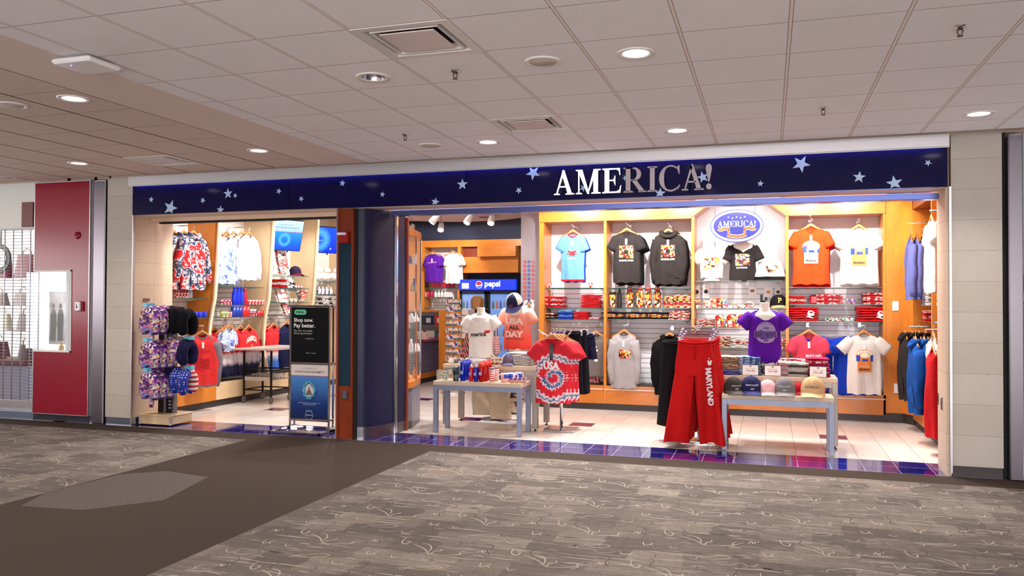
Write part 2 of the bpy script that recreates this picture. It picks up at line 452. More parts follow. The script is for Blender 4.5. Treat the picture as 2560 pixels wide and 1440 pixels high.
def m_carpet(pattern):
    t = NT('carpet_patterned' if pattern else 'carpet_plain'); v = t.coord()
    fine = t.noise(v, 320, 2, .7); mid = t.noise(v, 60, 3, .7)
    if pattern:
        br = t.new('ShaderNodeTexBrick'); wn = t.noise(v, 9, 4, .7); wm = t.new('ShaderNodeVectorMath', operation='SCALE'); wm.inputs[3].default_value = .12; t.inp(wm, 0, wn.outputs[1]); wa = t.new('ShaderNodeVectorMath', operation='ADD'); t.inp(wa, 0, v); t.inp(wa, 1, wm.outputs[0]); t.inp(br, 'Vector', wa.outputs[0]); br.offset = .37; br.inputs['Scale'].default_value = 1
        br.inputs['Brick Width'].default_value = .34; br.inputs['Row Height'].default_value = .26; br.inputs['Mortar Size'].default_value = 0
        t.inp(br, 'Color1', (0, 0, 0)); t.inp(br, 'Color2', (1, 1, 1))
        st = t.noise(t.coord(scale=(1.2, 9, 1)), 2.3, 4, .6, .4); bl = t.noise(v, 1.7, 2)
        st2 = t.noise(t.coord(scale=(9, 1.2, 1)), 2.3, 3, .6, .4)
        f = t.math('ADD', t.math('MULTIPLY', t.math('MULTIPLY', br.outputs[0], t.math('ADD', mid.outputs[0], .5)), .26), t.math('ADD', t.math('MULTIPLY', st.outputs[0], .44), t.math('MULTIPLY', t.math('ADD', bl.outputs[0], st2.outputs[0]), .13)))
        f = t.math('ADD', f, t.math('MULTIPLY', t.math('SUBTRACT', mid.outputs[0], .5), .25))
        col = t.ramp(f, [(.34, s2l((98, 89, 83))), (.5, s2l((118, 108, 100))), (.62, s2l((138, 127, 117))), (.76, s2l((162, 150, 137)))])
    else:
        col = t.mix(mid.outputs[0], s2l((60, 49, 42)), s2l((72, 60, 51)))
    col = t.mix(t.math('MULTIPLY', fine.outputs[0], .45), col, s2l((50, 42, 36)))
    t.set(Base_Color=col, Roughness=.95, Specular_IOR_Level=.1); t.bump(fine.outputs[0], .25, .004)
    return t.mat
M_carp = m_carpet(True); M_carpp = m_carpet(False)
M_squig = pm((164, 152, 136), .9, name='carpet_thread_light', var=.1)
M_squigd = pm((70, 60, 54), .9, name='carpet_thread_dark', var=.1)

# ================================================================= floor
XA, XB = -5.85, -3.53     # plain walkway strip in the carpet
b = MB(); b.box(XB, 7, -5, 8.2, -.03, 0); b.box(-14, XA, -5, 8.2, -.03, 0)
rnd = random.Random(3)
def ribbon(b, pts, w, m, z=.0006):
    n = len(pts); vs = []
    for i, p in enumerate(pts):
        a = Vector(pts[min(i+1, n-1)])-Vector(pts[max(i-1, 0)]); a.normalize() if a.length else None
        ww = w*(.25+.75*sin(pi*i/(n-1))**.6)
        vs += [(p[0]-a.y*ww, p[1]+a.x*ww, z), (p[0]+a.y*ww, p[1]-a.x*ww, z)]
    b.add(vs, [(2*i, 2*i+1, 2*i+3, 2*i+2) for i in range(n-1)], m)
def smoothpath(p, n=4):
    out = []
    for i in range(len(p)-1):
        p0 = Vector(p[max(i-1, 0)]); p1 = Vector(p[i]); p2 = Vector(p[i+1]); p3 = Vector(p[min(i+2, len(p)-1)])
        for k in range(n):
            t = k/n; out.append(tuple(.5*((2*p1)+(p2-p0)*t+(2*p0-5*p1+4*p2-p3)*t*t+(3*p1-p0-3*p2+p3)*t**3)))
    return out+[p[-1]]
MOTIF = [([(-.30, .14), (-.22, .11), (-.12, .06), (-.05, 0), (0, -.04)], 1, .0065), ([(-.21, .17), (-.12, .15), (-.06, .08), (-.05, 0)], 1, .006), ([(0, -.04), (.0, .03), (.05, .06), (.04, .10)], 1, .007),
    ([(0, -.04), (.10, -.03), (.2, 0), (.29, .05), (.36, .10)], 1, .006), ([(.22, -.03), (.27, .02), (.25, .06), (.29, .11)], 1, .006), ([(.40, .09), (.43, .15), (.45, .11), (.49, .17), (.50, .12)], 1, .007),
    ([(-.12, -.34), (-.06, -.36), (-.04, -.31), (.04, -.29), (.16, -.24), (.25, -.25), (.20, -.30), (.06, -.33), (-.04, -.31)], 1, .0055), ([(.54, -.08), (.57, -.16), (.62, -.13), (.64, -.08)], 1, .007), ([(.62, -.13), (.66, -.16)], 1, .006),
    ([(.70, .26), (.72, .16), (.78, .12), (.80, .18), (.75, .19)], 1, .007), ([(.30, .38), (.36, .35), (.45, .36), (.52, .41)], 1, .0045), ([(-.34, -.12), (-.30, -.17), (-.25, -.14)], 1, .006), ([(.36, -.34), (.42, -.40), (.48, -.38), (.50, -.33)], 1, .005),
    ([(-.30, .34), (-.24, .28), (-.26, .20), (-.20, .14)], 2, .006), ([(.44, .30), (.50, .24), (.48, .16), (.54, .08)], 2, .006), ([(.10, .30), (.16, .26), (.14, .20)], 2, .005), ([(.66, -.30), (.72, -.34), (.71, -.42)], 2, .005)]
for ix in range(-17, 9):
    for iy in range(0, 12):
        ox = ix*.78+.25+(.12 if iy % 2 else 0); oy = iy*.76+.35; ms = [(smoothpath([(x*.68+ox, y*1.0+oy) for x, y in p], 5), m, w*.72) for p, m, w in MOTIF]
        for k in range(24):
            x, y, L = ox-.3+rnd.random()*.78, oy-.35+rnd.random()*.76, .08+.3*rnd.random()**2; c = rnd.uniform(-.02, .03); ms.append(([(x-L/2, y), (x-L/4, y+c*.6), (x, y+c), (x+L/4, y+c*.7), (x+L/2, y+c*.1)], 3 if rnd.random() < .68 else 4, rnd.uniform(.003, .009)))
        for q, m, w in ms:
            if any(p[1] > 8.18 or p[1] < -.6 or (XA-.02 < p[0] < XB+.02) or p[0] < -13.5 or p[0] > 6.5 for p in q): continue
            ribbon(b, q, w, m, .0006 if m > 2 else .0010)
struct('floor', b, [M_carp, M_squig, M_squigd, pm((150, 138, 126), .95, name='carpet_streak_light', var=.15), pm((104, 93, 86), .95, name='carpet_streak_dark', var=.15)])
b = MB(); b.box(XA, XB, -5, 8.2, -.03, 0); b.box(-14, 7, 8.2, 8.575, -.03, 0)
struct('floor', b, M_carpp)
b = MB(); b.box(-9.2, 2.4, 8.575, 18, -.03, 0); struct('floor', b, M_floor)
# darker speckled wear patch on the walkway strip: a textured inlay
b = MB(); b.add([(x, y, .0008) for x, y in ((-5.66, 5.0), (-5.1, 5.05), (-4.72, 5.5), (-4.95, 6.35), (-5.5, 6.45), (-5.8, 6.2), (-5.84, 5.4))], [tuple(range(7))])
t = NT('carpet_speckled'); sp = t.noise(t.coord(), 190, 2, .8); t.set(Base_Color=t.ramp(sp.outputs[0], [(.40, s2l((62, 52, 45))), (.66, s2l((88, 77, 69)))]), Roughness=.95)
struct('floor', b, t.mat)

# ================================================================= ceiling
def holed(b, x0, x1, y0, y1, holes):
    xs = sorted({x0, x1}|{v for h in holes for v in h[:2]}); ys = sorted({y0, y1}|{v for h in holes for v in h[2:]})
    for i in range(len(xs)-1):
        for j in range(len(ys)-1):
            cx, cy = (xs[i]+xs[i+1])/2, (ys[j]+ys[j+1])/2
            if not any(h[0] < cx < h[1] and h[2] < cy < h[3] for h in holes): b.box(xs[i], xs[i+1], ys[j], ys[j+1], H, H+.05)
GC = lambda i, j: (.11709+(i+.5)*.6096, 4.17714+(j+.5)*.6096)
HS = [(-2.644-.08, -2.644+.08, 5.116-.08, 5.116+.08)]
for c in (GC(-4, 0), GC(-4, 4)): HS.append((c[0]-.27, c[0]+.27, c[1]-.27, c[1]+.27))
b = MB(); holed(b, -4.335, 7, -5, 8.29, HS); struct('ceiling', b, M_ceil)
b = MB(); b.box(-4.966, -4.335, -5, 8.29, H, H+.05); struct('ceiling', b, M_strip)
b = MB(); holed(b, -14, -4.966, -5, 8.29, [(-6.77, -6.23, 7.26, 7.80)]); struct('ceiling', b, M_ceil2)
b = MB(); b.box(-14, 7, 8.29, 8.62, 3.5, 3.55); b.box(-14, 7, 8.28, 8.30, H+.001, 3.5); struct('ceiling', b, M_dark)

# unseen walls added to shade the sides; their openings let world light in
b = MB(); b.box(-14, -4.6, -5.15, -5, 0, 3.3); b.box(5.6, 7, -5.15, -5, 0, 3.3); b.box(-14.1, -14, -5, 8.6, 0, 1.35); b.box(-14.1, -14, -5, 8.6, 2.75, 3.3); b.box(-14.1, -14, -5, .5, 1.35, 2.75); b.box(-14.1, -14, 6.5, 8.6, 1.35, 2.75); struct('wall_light_block', b, pm((206, 196, 188), .7, name='light_block_paint'))
b = MB(); b.box(7, 7.1, -5, 8.6, 0, 3.3); struct('wall_light_block', b, pm((120, 112, 106), .7))
# ================================================================= front wall: header, piers
b = MB(); b.box(-7.95, 1.64, 8.66, 8.92, 2.735, 3.6); b.box(-14, -7.95, 8.66, 8.92, 3.24, 3.6); b.box(1.64, 7, 8.66, 8.92, 3.24, 3.6)
struct('wall_front', b, pm((206, 178, 158), .45, name='soffit_paint'))
# fascia sign board
fas = thing('shop_fascia', 'long dark blue glossy fascia board with pale stars above the open shopfront', 'sign', (-3.15, 8.58, 2.74))
t = NT('blue_fascia'); z = t.sep(t.coord())[2]
t.set(Base_Color=s2l((6, 6, 60)), Roughness=.1, Specular_IOR_Level=.3)
M_fblue = t.mat
FX0, FX1 = -7.90+3.15, 1.62+3.15
for i, (xa, xb) in enumerate(((-7.90, -5.57), (-5.57, -3.26), (-3.26, -.78), (-.78, 1.62))):
    b = MB(); b.box(xa+3.15+.002, xb+3.15-.002, 0, .06, 0, .375, 0, bev=.003); part('panel', b, M_fblue, fas)
b = MB(); b.box(-7.95+3.15, 1.63+3.15, -.025, .09, .378, .497, 0, bev=.004); b.box(-4.8, 4.78, -.012, .06, .372, .38); part('metal_band', b, M_fasciametal, fas)
STARS = [(378, 499, 7, .1), (426, 520, 18, .35), (507, 501, 7, .5), (570, 484, 12, -.05), (588, 489, 6, .4), (551, 525, 10, .1), (697, 478, 7, .3), (753, 497, 7, .5),
         (856, 458, 8, .1), (956, 486, 7, .2), (1156, 461, 14, .0), (1088, 505, 11, .2), (1333, 432, 19, .75), (1297, 476, 9, .7),
         (1901, 459, 9, .1), (2003, 410, 24, .5), (2148, 443, 17, .12), (2236, 458, 22, -.15), (2320, 407, 10, .55), (1757, 443, 16, 1.0), (1650, 483, 15, .1), (1563, 445, 8, .8), (1458, 470, 10, .5)]
M_star = pm((178, 204, 236), .35, name='pale_blue_star')
for px, py, r, rot in STARS:
    c = aY(px, py, 8.578); e = aY(px+r, py, 8.578); R = e.x-c.x
    R = min(R, 9)
    poly = star_poly(c.x+3.15, c.z-2.74, R, rot)
    poly = [(x, min(max(z, .004), .371)) for x, z in poly]
    b = MB(); fan2(b, (c.x+3.15, min(max(c.z-2.74, .006), .37)), poly, lambda x, z: -.0025); part('star', b, M_star, fas)
# raised serif letters
sg = thing('raised_lettering', 'large raised serif letters spelling the shop name on the blue fascia', 'lettering', (-2.224, 8.53, 2.79))
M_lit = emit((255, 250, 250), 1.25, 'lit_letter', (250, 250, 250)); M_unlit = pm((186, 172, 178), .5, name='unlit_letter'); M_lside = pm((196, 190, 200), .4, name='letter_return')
out, tw = serif_string('AMERICA!'); hh = .262; sc = (2.224-.553)/tw
for i, (ch, x, S, w) in enumerate(out):
    b = MB()
    for poly in S:
        q = [((x+px)*sc, pz*hh) for px, pz in poly]
        a = sum(q[k][0]*q[(k+1) % len(q)][1]-q[(k+1) % len(q)][0]*q[k][1] for k in range(len(q)))
        if a < 0: q.reverse()
        n0 = len(b.f); b.prism(q, 0, .035, 0)
        for k in range(n0+1, len(b.f)): b.m[k] = 1
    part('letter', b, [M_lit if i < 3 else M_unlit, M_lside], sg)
# header bar of the roller grille behind the fascia
b = MB(); b.box(-4.36, 1.60, 8.93, 9.06, 2.665, 2.73, bev=.004); b.box(-4.3, 1.6, 9.06, 9.12, 2.69, 2.73)
solo('grille_header', 'metal header bar, tinted with blue reflection, spanning the wide opening under the fascia', 'door track', b, pm((104, 116, 178), .25, .75, name='reflected_blue_metal'))  # blue reflection is put into the metal's base colour
b = MB(); b.box(-7.78, -5.0, 8.93, 9.0, 2.655, 2.675); b.box(-7.9, -4.95, 8.92, 9.05, 2.68, 2.735, 1)
solo('grille_slot', 'dark slot in the pale head above the left opening', 'door track', b, [M_dark, pm((216, 186, 160), .4)])
# stone piers
def pier(nm, x0, x1, y1, jx, lab):
    b = MB(); b.box(x0, x1, 8.60, y1, .10, 3.24, 0)
    for i, f in enumerate(b.f): pass
    b.m[4] = 0; b.m[3] = 1; b.m[5] = 1
    b.box(x0+.004, x1-.004, 8.612, y1, 0, .10, 2)
    struct(nm, b, [M_stone, M_stone_in, steel('base_steel', (150, 152, 170), .25, (60, 1, 1)) if x0 < 0 else pm((64, 56, 54), .5)])
pier('wall_left', -8.32, -7.905, 9.16, 0, '')
b = MB(); b.box(-8.62, -8.00, 9.20, 9.46, .10, 3.5, 0); b.m[3] = 1; b.m[2] = 1; b.box(-8.62, -8.004, 9.205, 9.46, 0, .1, 2); b.box(-8.3, -7.985, 9.16, 9.20, 0, 3.5, 3)
struct('wall_left', b, [M_stone_in, M_stone_in, M_kick, M_dark])
pier('wall_right', 1.648, 2.075, 9.0, 0, '')
b = MB(); b.box(1.628, 1.648, 8.58, 8.62, .03, 2.74); struct('trim_1', b, M_alu)
b = MB(); b.box(-7.905, -7.893, 8.59, 8.62, .0, 2.74); struct('trim_2', b, M_alu)
b = MB(); b.box(1.60, 1.648, 8.62, 8.96, 0, 2.735, 0); b.box(1.615, 1.70, 8.98, 9.10, 0, 2.735, 0); b.box(1.66, 1.72, 8.95, 8.98, 0, 2.74, 1)
struct('wall_right', b, [M_stone_in, M_dark])
for yy, z0 in ((8.80, .60), (9.03, .62)):
    b = MB(); b.box(1.590 if yy < 9 else 1.605, 1.602 if yy < 9 else 1.617, yy-.02, yy+.02, z0, z0+.12, bev=.003); b.box(1.588 if yy < 9 else 1.603, 1.591 if yy < 9 else 1.606, yy-.006, yy+.006, z0+.03, z0+.09, 1)
    solo('key_switch', 'small steel key switch plate low on the right opening jamb, '+('nearer the concourse' if yy < 9 else 'inside the track'), 'switch', b, [M_steel, M_dark])
b = MB(); b.box(-7.903, -7.885, 8.80, 8.90, 1.62, 1.66, bev=.003); solo('wall_plaque', 'small dull metal plaque on the pale stone jamb left of the opening', 'plaque', b, steel('dull', (150, 120, 100), .4), (0, 0, 0))
# steel columns and black gaps
b = MB(); b.box(2.075, 2.115, 8.66, 8.7, 0, 3.24); b.box(-8.36, -8.32, 8.66, 8.7, 0, 3.3); b.box(-8.60, -8.555, 8.66, 8.7, 0, 3.3); struct('trim_3', b, M_dark)
b = MB(); b.box(2.115, 2.235, 8.55, 9.0, 0, 3.20, bev=.01); solo('steel_column', 'polished steel column cover at the right edge beside the stone pier', 'column', b, M_steel)
b = MB(); b.box(-8.555, -8.36, 8.60, 8.75, 0, 3.22, bev=.012); b.box(-8.62, -8.56, 8.64, 8.72, 0, 3.22); solo('steel_column', 'polished steel column cover between the red wall panel and the left stone pier', 'column', b, M_steel)

# ================================================================= mosaic column between the two openings
colm = thing('mosaic_column', 'tall rounded navy mosaic column with red wood panel between the two openings', 'column', (-4.66, 8.63, 0))
ox, oy = -4.66, 8.63
pl = [(-4.905, 9.42), (-4.905, 8.66), (-4.66, 8.66)]
path = [(-4.66, 8.66), (-4.585, 8.69), (-4.52, 8.77), (-4.462, 8.90), (-4.42, 9.03), (-4.405, 9.115)]
path2 = [(-4.395, 9.17), (-4.385, 9.28), (-4.385, 9.40)]
def wallstrip(pts, z0, z1, name, mat, parent, off=(0, 0)):
    me = bpy.data.meshes.new(name); vs = []; fs = []; us = []; L = 0
    for i, p in enumerate(pts):
        if i: L += (Vector(p)-Vector(pts[i-1])).length
        vs += [(p[0]-ox, p[1]-oy, z0), (p[0]-ox, p[1]-oy, z1)]; us.append(L)
    fs = [(2*i, 2*i+2, 2*i+3, 2*i+1) for i in range(len(pts)-1)]
    me.from_pydata(vs, [], fs); uv = me.uv_layers.new(name='UVMap')
    for p in me.polygons:
        p.use_smooth = True
        for li in p.loop_indices:
            vi = me.loops[li].vertex_index; uv.data[li].uv = (us[vi//2], z0 if vi % 2 == 0 else z1)
    me.materials.append(mat); o = bpy.data.objects.new(name, me); COL.objects.link(o); o.parent = parent; return o
sp1 = smoothpath(path)
wallstrip(sp1, .14, 2.735, 'mosaic_face', M_mosaic, colm)
wallstrip([(x+.004, y-.004) for x, y in sp1], 0, .14, 'base_band', M_steel, colm)
wallstrip(path2, .13, 2.70, 'mosaic_face', M_mosaic, colm); wallstrip([(x+.004, y) for x, y in path2], 0, .13, 'base_band', M_steel, colm)
b = MB(); b.box(-4.405-ox, -4.375-ox, 9.115-oy, 9.165-oy, 0, 2.735, bev=.004); part('guide_rail', b, M_chrome, colm)
b = MB(); b.box(-4.89-ox, -4.70-ox, .02, .75, 0, 2.735); b.box(-4.70-ox, -4.54-ox, .22, .75, 0, 2.735); b.box(-4.56-ox, -4.46-ox, .42, .75, 0, 2.735); part('core', b, M_redwood, colm)
b = MB(); b.box(-4.915-ox, -4.89-ox, -.02, .75, 0, 2.735, bev=.004); b.box(-4.725-ox, -4.70-ox, -.02, .05, 0, 2.735, bev=.004); b.box(-4.89-ox, -4.725-ox, 0, .02, 0, .62); b.box(-4.89-ox, -4.725-ox, 0, .02, 2.32, 2.735)
b.box(-4.4-ox, -4.36-ox, .775, .815, 0, 2.69)
part('wood_frame', b, M_redwood, colm)
b = MB(); b.box(-4.89-ox, -4.725-ox, .005, .02, .62, 2.32); part('mosaic_inlay', b, M_mosaic_t, colm)
b = MB(); b.box(-4.70-ox, -4.665-ox, .02, .06, 0, 2.735); part('dark_joint', b, M_dark, colm)
b = MB(); b.box(-4.94-ox, -4.916-ox, .01, .05, 0, 2.735); b.box(-4.94-ox, -4.916-ox, .12, .75, 0, 2.735); part('edge_trim', b, m_mosaic('side_mosaic', (128, 120, 140), (190, 180, 176), .0225), colm)
b = MB(); b.box(-.035, .035, -.012, 0, -.055, .055, bev=.006); b.box(-.022, .022, -.016, -.01, -.045, .045, 1); solo('switch_plate', 'grey metal plate low on the red wood panel of the mosaic column', 'switch', b, [M_steel, pm((110, 110, 116), .4, .6)], (-4.80, 8.62, .52))
fa = thing('fire_alarm', 'small red fire alarm strobe with white lens high on the mosaic column', 'alarm', (-4.81, 8.61, 2.40))
b = MB(); b.box(-.06, .06, -.05, 0, -.08, .06, bev=.008); part('housing', b, pm((150, 16, 14), .35), fa)
b = MB(); b.box(-.07, .045, -.075, -.04, .012, .042, bev=.008); part('strobe_lens', b, M_whitegloss, fa)

# ================================================================= shop shell
b = MB(); b.box(-9.2, 2.4, 9.06, 18, 3.5, 3.55); struct('ceiling', b, M_ceilwall)
b = MB(); b.box(-9.2, 2.4, 17.45, 17.6, 0, 3.5); struct('wall_back', b, pm((52, 58, 82), .7))
b = MB(); b.box(-3.42, 2.4, 12.66, 12.8, 0, 3.5); struct('wall_back', b, M_white)
b = MB(); b.box(-3.84, -3.42, 12.62, 17.45, 0, 3.5); b.box(-3.83, -3.42, 12.60, 12.615, 0, 3.3, 1); struct('wall_back', b, [pm((206, 190, 178), .6), steel('grey_column', (176, 166, 172), .3, (60, 60, 1), .7)])
b = MB(); b.box(2.3, 2.42, 9.0, 12.8, 0, 3.5); struct('wall_right', b, M_white)
b = MB(); b.box(-8.9, -8.68, 9.46, 17.45, 0, 3.5); struct('wall_left', b, M_white)
# oval dropped ceiling disc deep in the shop
b = MB(); b.lathe([(.0, .0), (1.35, 0), (1.4, .03), (1.4, .12), (0, .12)], 48, 0, caps=False, sx=1.15); solo('ceiling_disc', 'pale oval dropped ceiling disc deep inside the shop', 'ceiling panel', b, pm((214, 186, 174), .7), (-5.9, 14.6, 3.3))
EXPO = 0.64
# ================================================================= ceiling fixtures
DOWN = [(-.80, 5.10), (-.80, 7.53), (1.66, 7.57), (-2.64, 7.55), (-5.10, 7.30), (-5.17, 4.99), (-7.57, 7.39)]
M_ring = pm((226, 220, 216), .35, name='trim_ring'); M_lamp = emit((255, 248, 250), 4.5, 'lamp_disc')
def downlight(loc, label, lit=True):
    t = thing('downlight', label, 'ceiling light', loc, 0, 'round recessed ceiling lights')
    b = MB(); b.lathe([(.083, .012), (.086, -.006), (.115, -.009), (.12, 0), (.12, .01)], 32, caps=False); part('trim_ring', b, M_ring, t)
    b = MB()
    if lit: b.lathe([(.084, .004), (.084, .0)], 28); part('lens', b, M_lamp, t)
    else: b.lathe([(.084, -.002), (.078, .03), (.066, .048)], 28, caps=False); b.lathe([(.068, .046), (.068, .047)], 28); part('reflector', b, steel('reflector', (190, 186, 196), .15, (30, 30, 1)), t)
    return t
DL = ['nearest round lit downlight, upper right of centre over the concourse', 'round lit downlight just above the shop name letters', 'round lit downlight near the right stone pier',
      'round lit downlight between the unlit speaker grille and the far air diffuser', 'round lit downlight beside the end of the plain ceiling strip', 'round lit downlight in the browner ceiling, left of the plain strip', 'round lit downlight nearest the red wall panel']
for p, l in zip(DOWN, DL): downlight((p[0], p[1], H), l)
hole = downlight((-2.644, 5.116, H-.001), 'unlit round downlight with metal reflector beside the near air diffuser', False)
def speaker(loc, label):
    b = MB(); b.lathe([(.0, -.012), (.085, -.010), (.09, -.004)], 32, 0, caps=False); b.lathe([(.09, -.005), (.10, -.011), (.118, -.008), (.12, 0)], 32, 1, caps=False)
    solo('ceiling_speaker', label, 'speaker', b, [pm((196, 182, 172), .7), M_ring], loc, group='round ceiling speakers')
speaker((-1.408, 5.103, H), 'round pale ceiling speaker left of the nearest lit downlight'); speaker((-3.254, 7.544, H), 'round ceiling speaker close to the fascia, left of a lit downlight')
speaker((-5.82, 5.01, H), 'round dark ceiling speaker at the far left of the browner ceiling'); speaker((-9.32, 7.95, H), 'round ceiling speaker at the left end above the shuttered shop')
def sprinkler(loc, label):
    t = thing('sprinkler_head', label, 'sprinkler', loc, 0, 'fire sprinkler heads')
    b = MB(); b.lathe([(.036, 0), (.034, -.006), (.016, -.010)], 20, caps=False); part('escutcheon', b, M_chrome, t)
    b = MB(); b.cyl((0, 0, 0), (0, 0, -.018), .012); 
    for s in (-1, 1): b.tube([(s*.010, 0, -.015), (s*.015, 0, -.03), (s*.006, 0, -.05)], .0035, 6)
    b.lathe([(.003, -.052), (.017, -.054), (.017, -.057)], 12); part('head', b, pm((92, 66, 54), .35, .8), t)
sprinkler((-2.038, 5.144, H), 'brass sprinkler head just beyond the near air diffuser'); sprinkler((-3.271, 6.985, H), 'sprinkler head in the middle of the far tiles above the fascia')
sprinkler((1.036, 5.144, H), 'sprinkler head near the top right corner of the ceiling'); sprinkler((.419, 6.996, H), 'sprinkler head above the right half of the fascia')
def diffuser(c, label, s=.6):
    t = thing('air_diffuser', label, 'air vent', (c[0], c[1], H), 0, 'square ceiling air diffusers')
    def ring(o, i, z0, z1):
        b = MB(); vs = []
        for r, z in ((o, z0), (i, z1)):
            vs += [(-r, -r, z), (r, -r, z), (r, r, z), (-r, r, z)]
        return vs, [(k, (k+1) % 4, 4+(k+1) % 4, 4+k) for k in range(4)]
    h = s/2
    b = MB(); b.add(*ring(h, h-.05, -.004, -.004)); b.add(*ring(h-.05, h-.056, -.004, .05)); b.add(*ring(h, h, .0, -.004)); part('frame', b, M_ring, t)
    b = MB(); b.add(*ring(h-.084, h-.094, -.004, -.002)); b.add(*ring(h-.094, h-.10, -.002, .03)); b.add(*ring(h-.084, h-.080, -.004, .03)); part('louver', b, M_ring, t)
    b = MB(); b.add([(-h+.03, -h+.03, .052), (h-.03, -h+.03, .052), (h-.03, h-.03, .052), (-h+.03, h-.03, .052)], [(0, 1, 2, 3)]); part('throat', b, M_dark, t)
    b = MB(); b.box(-h+.125, h-.125, -h+.125, h-.125, -.006, .002, bev=.003); part('centre_plate', b, pm((224, 208, 200), .35), t)
g = lambda i, j: (.11709+(i+.5)*.6096, 4.17714+(j+.5)*.6096)
# tiles (-4..-3, 0..1) and (-4..-3, 4..5)
c = g(-4, 0); diffuser(c, 'large square air diffuser in the nearer ceiling tiles'); c = g(-4, 4); diffuser(c, 'square air diffuser near the fascia, right of the plain strip')
diffuser((-6.50, 7.53), 'square air diffuser in the browner ceiling near the fascia')
# wireless access point
t = thing('access_point', 'white square wireless access point with a blue light under the ceiling strip', 'wireless router', (-4.20, 4.19, H))
b = MB(); b.box(-.20, .11, -.13, .15, -.055, -.02, bev=.014); part('housing', b, M_whitegloss, t)
b = MB(); b.box(-.12, .04, -.06, .08, -.02, .0); part('bracket', b, M_black, t)
b = MB(); b.lathe([(.004, -.057), (.004, -.054)], 8, c=(-.1, -.06, 0)); part('status_light', b, emit((60, 90, 255), 12, 'blue_led'), t)
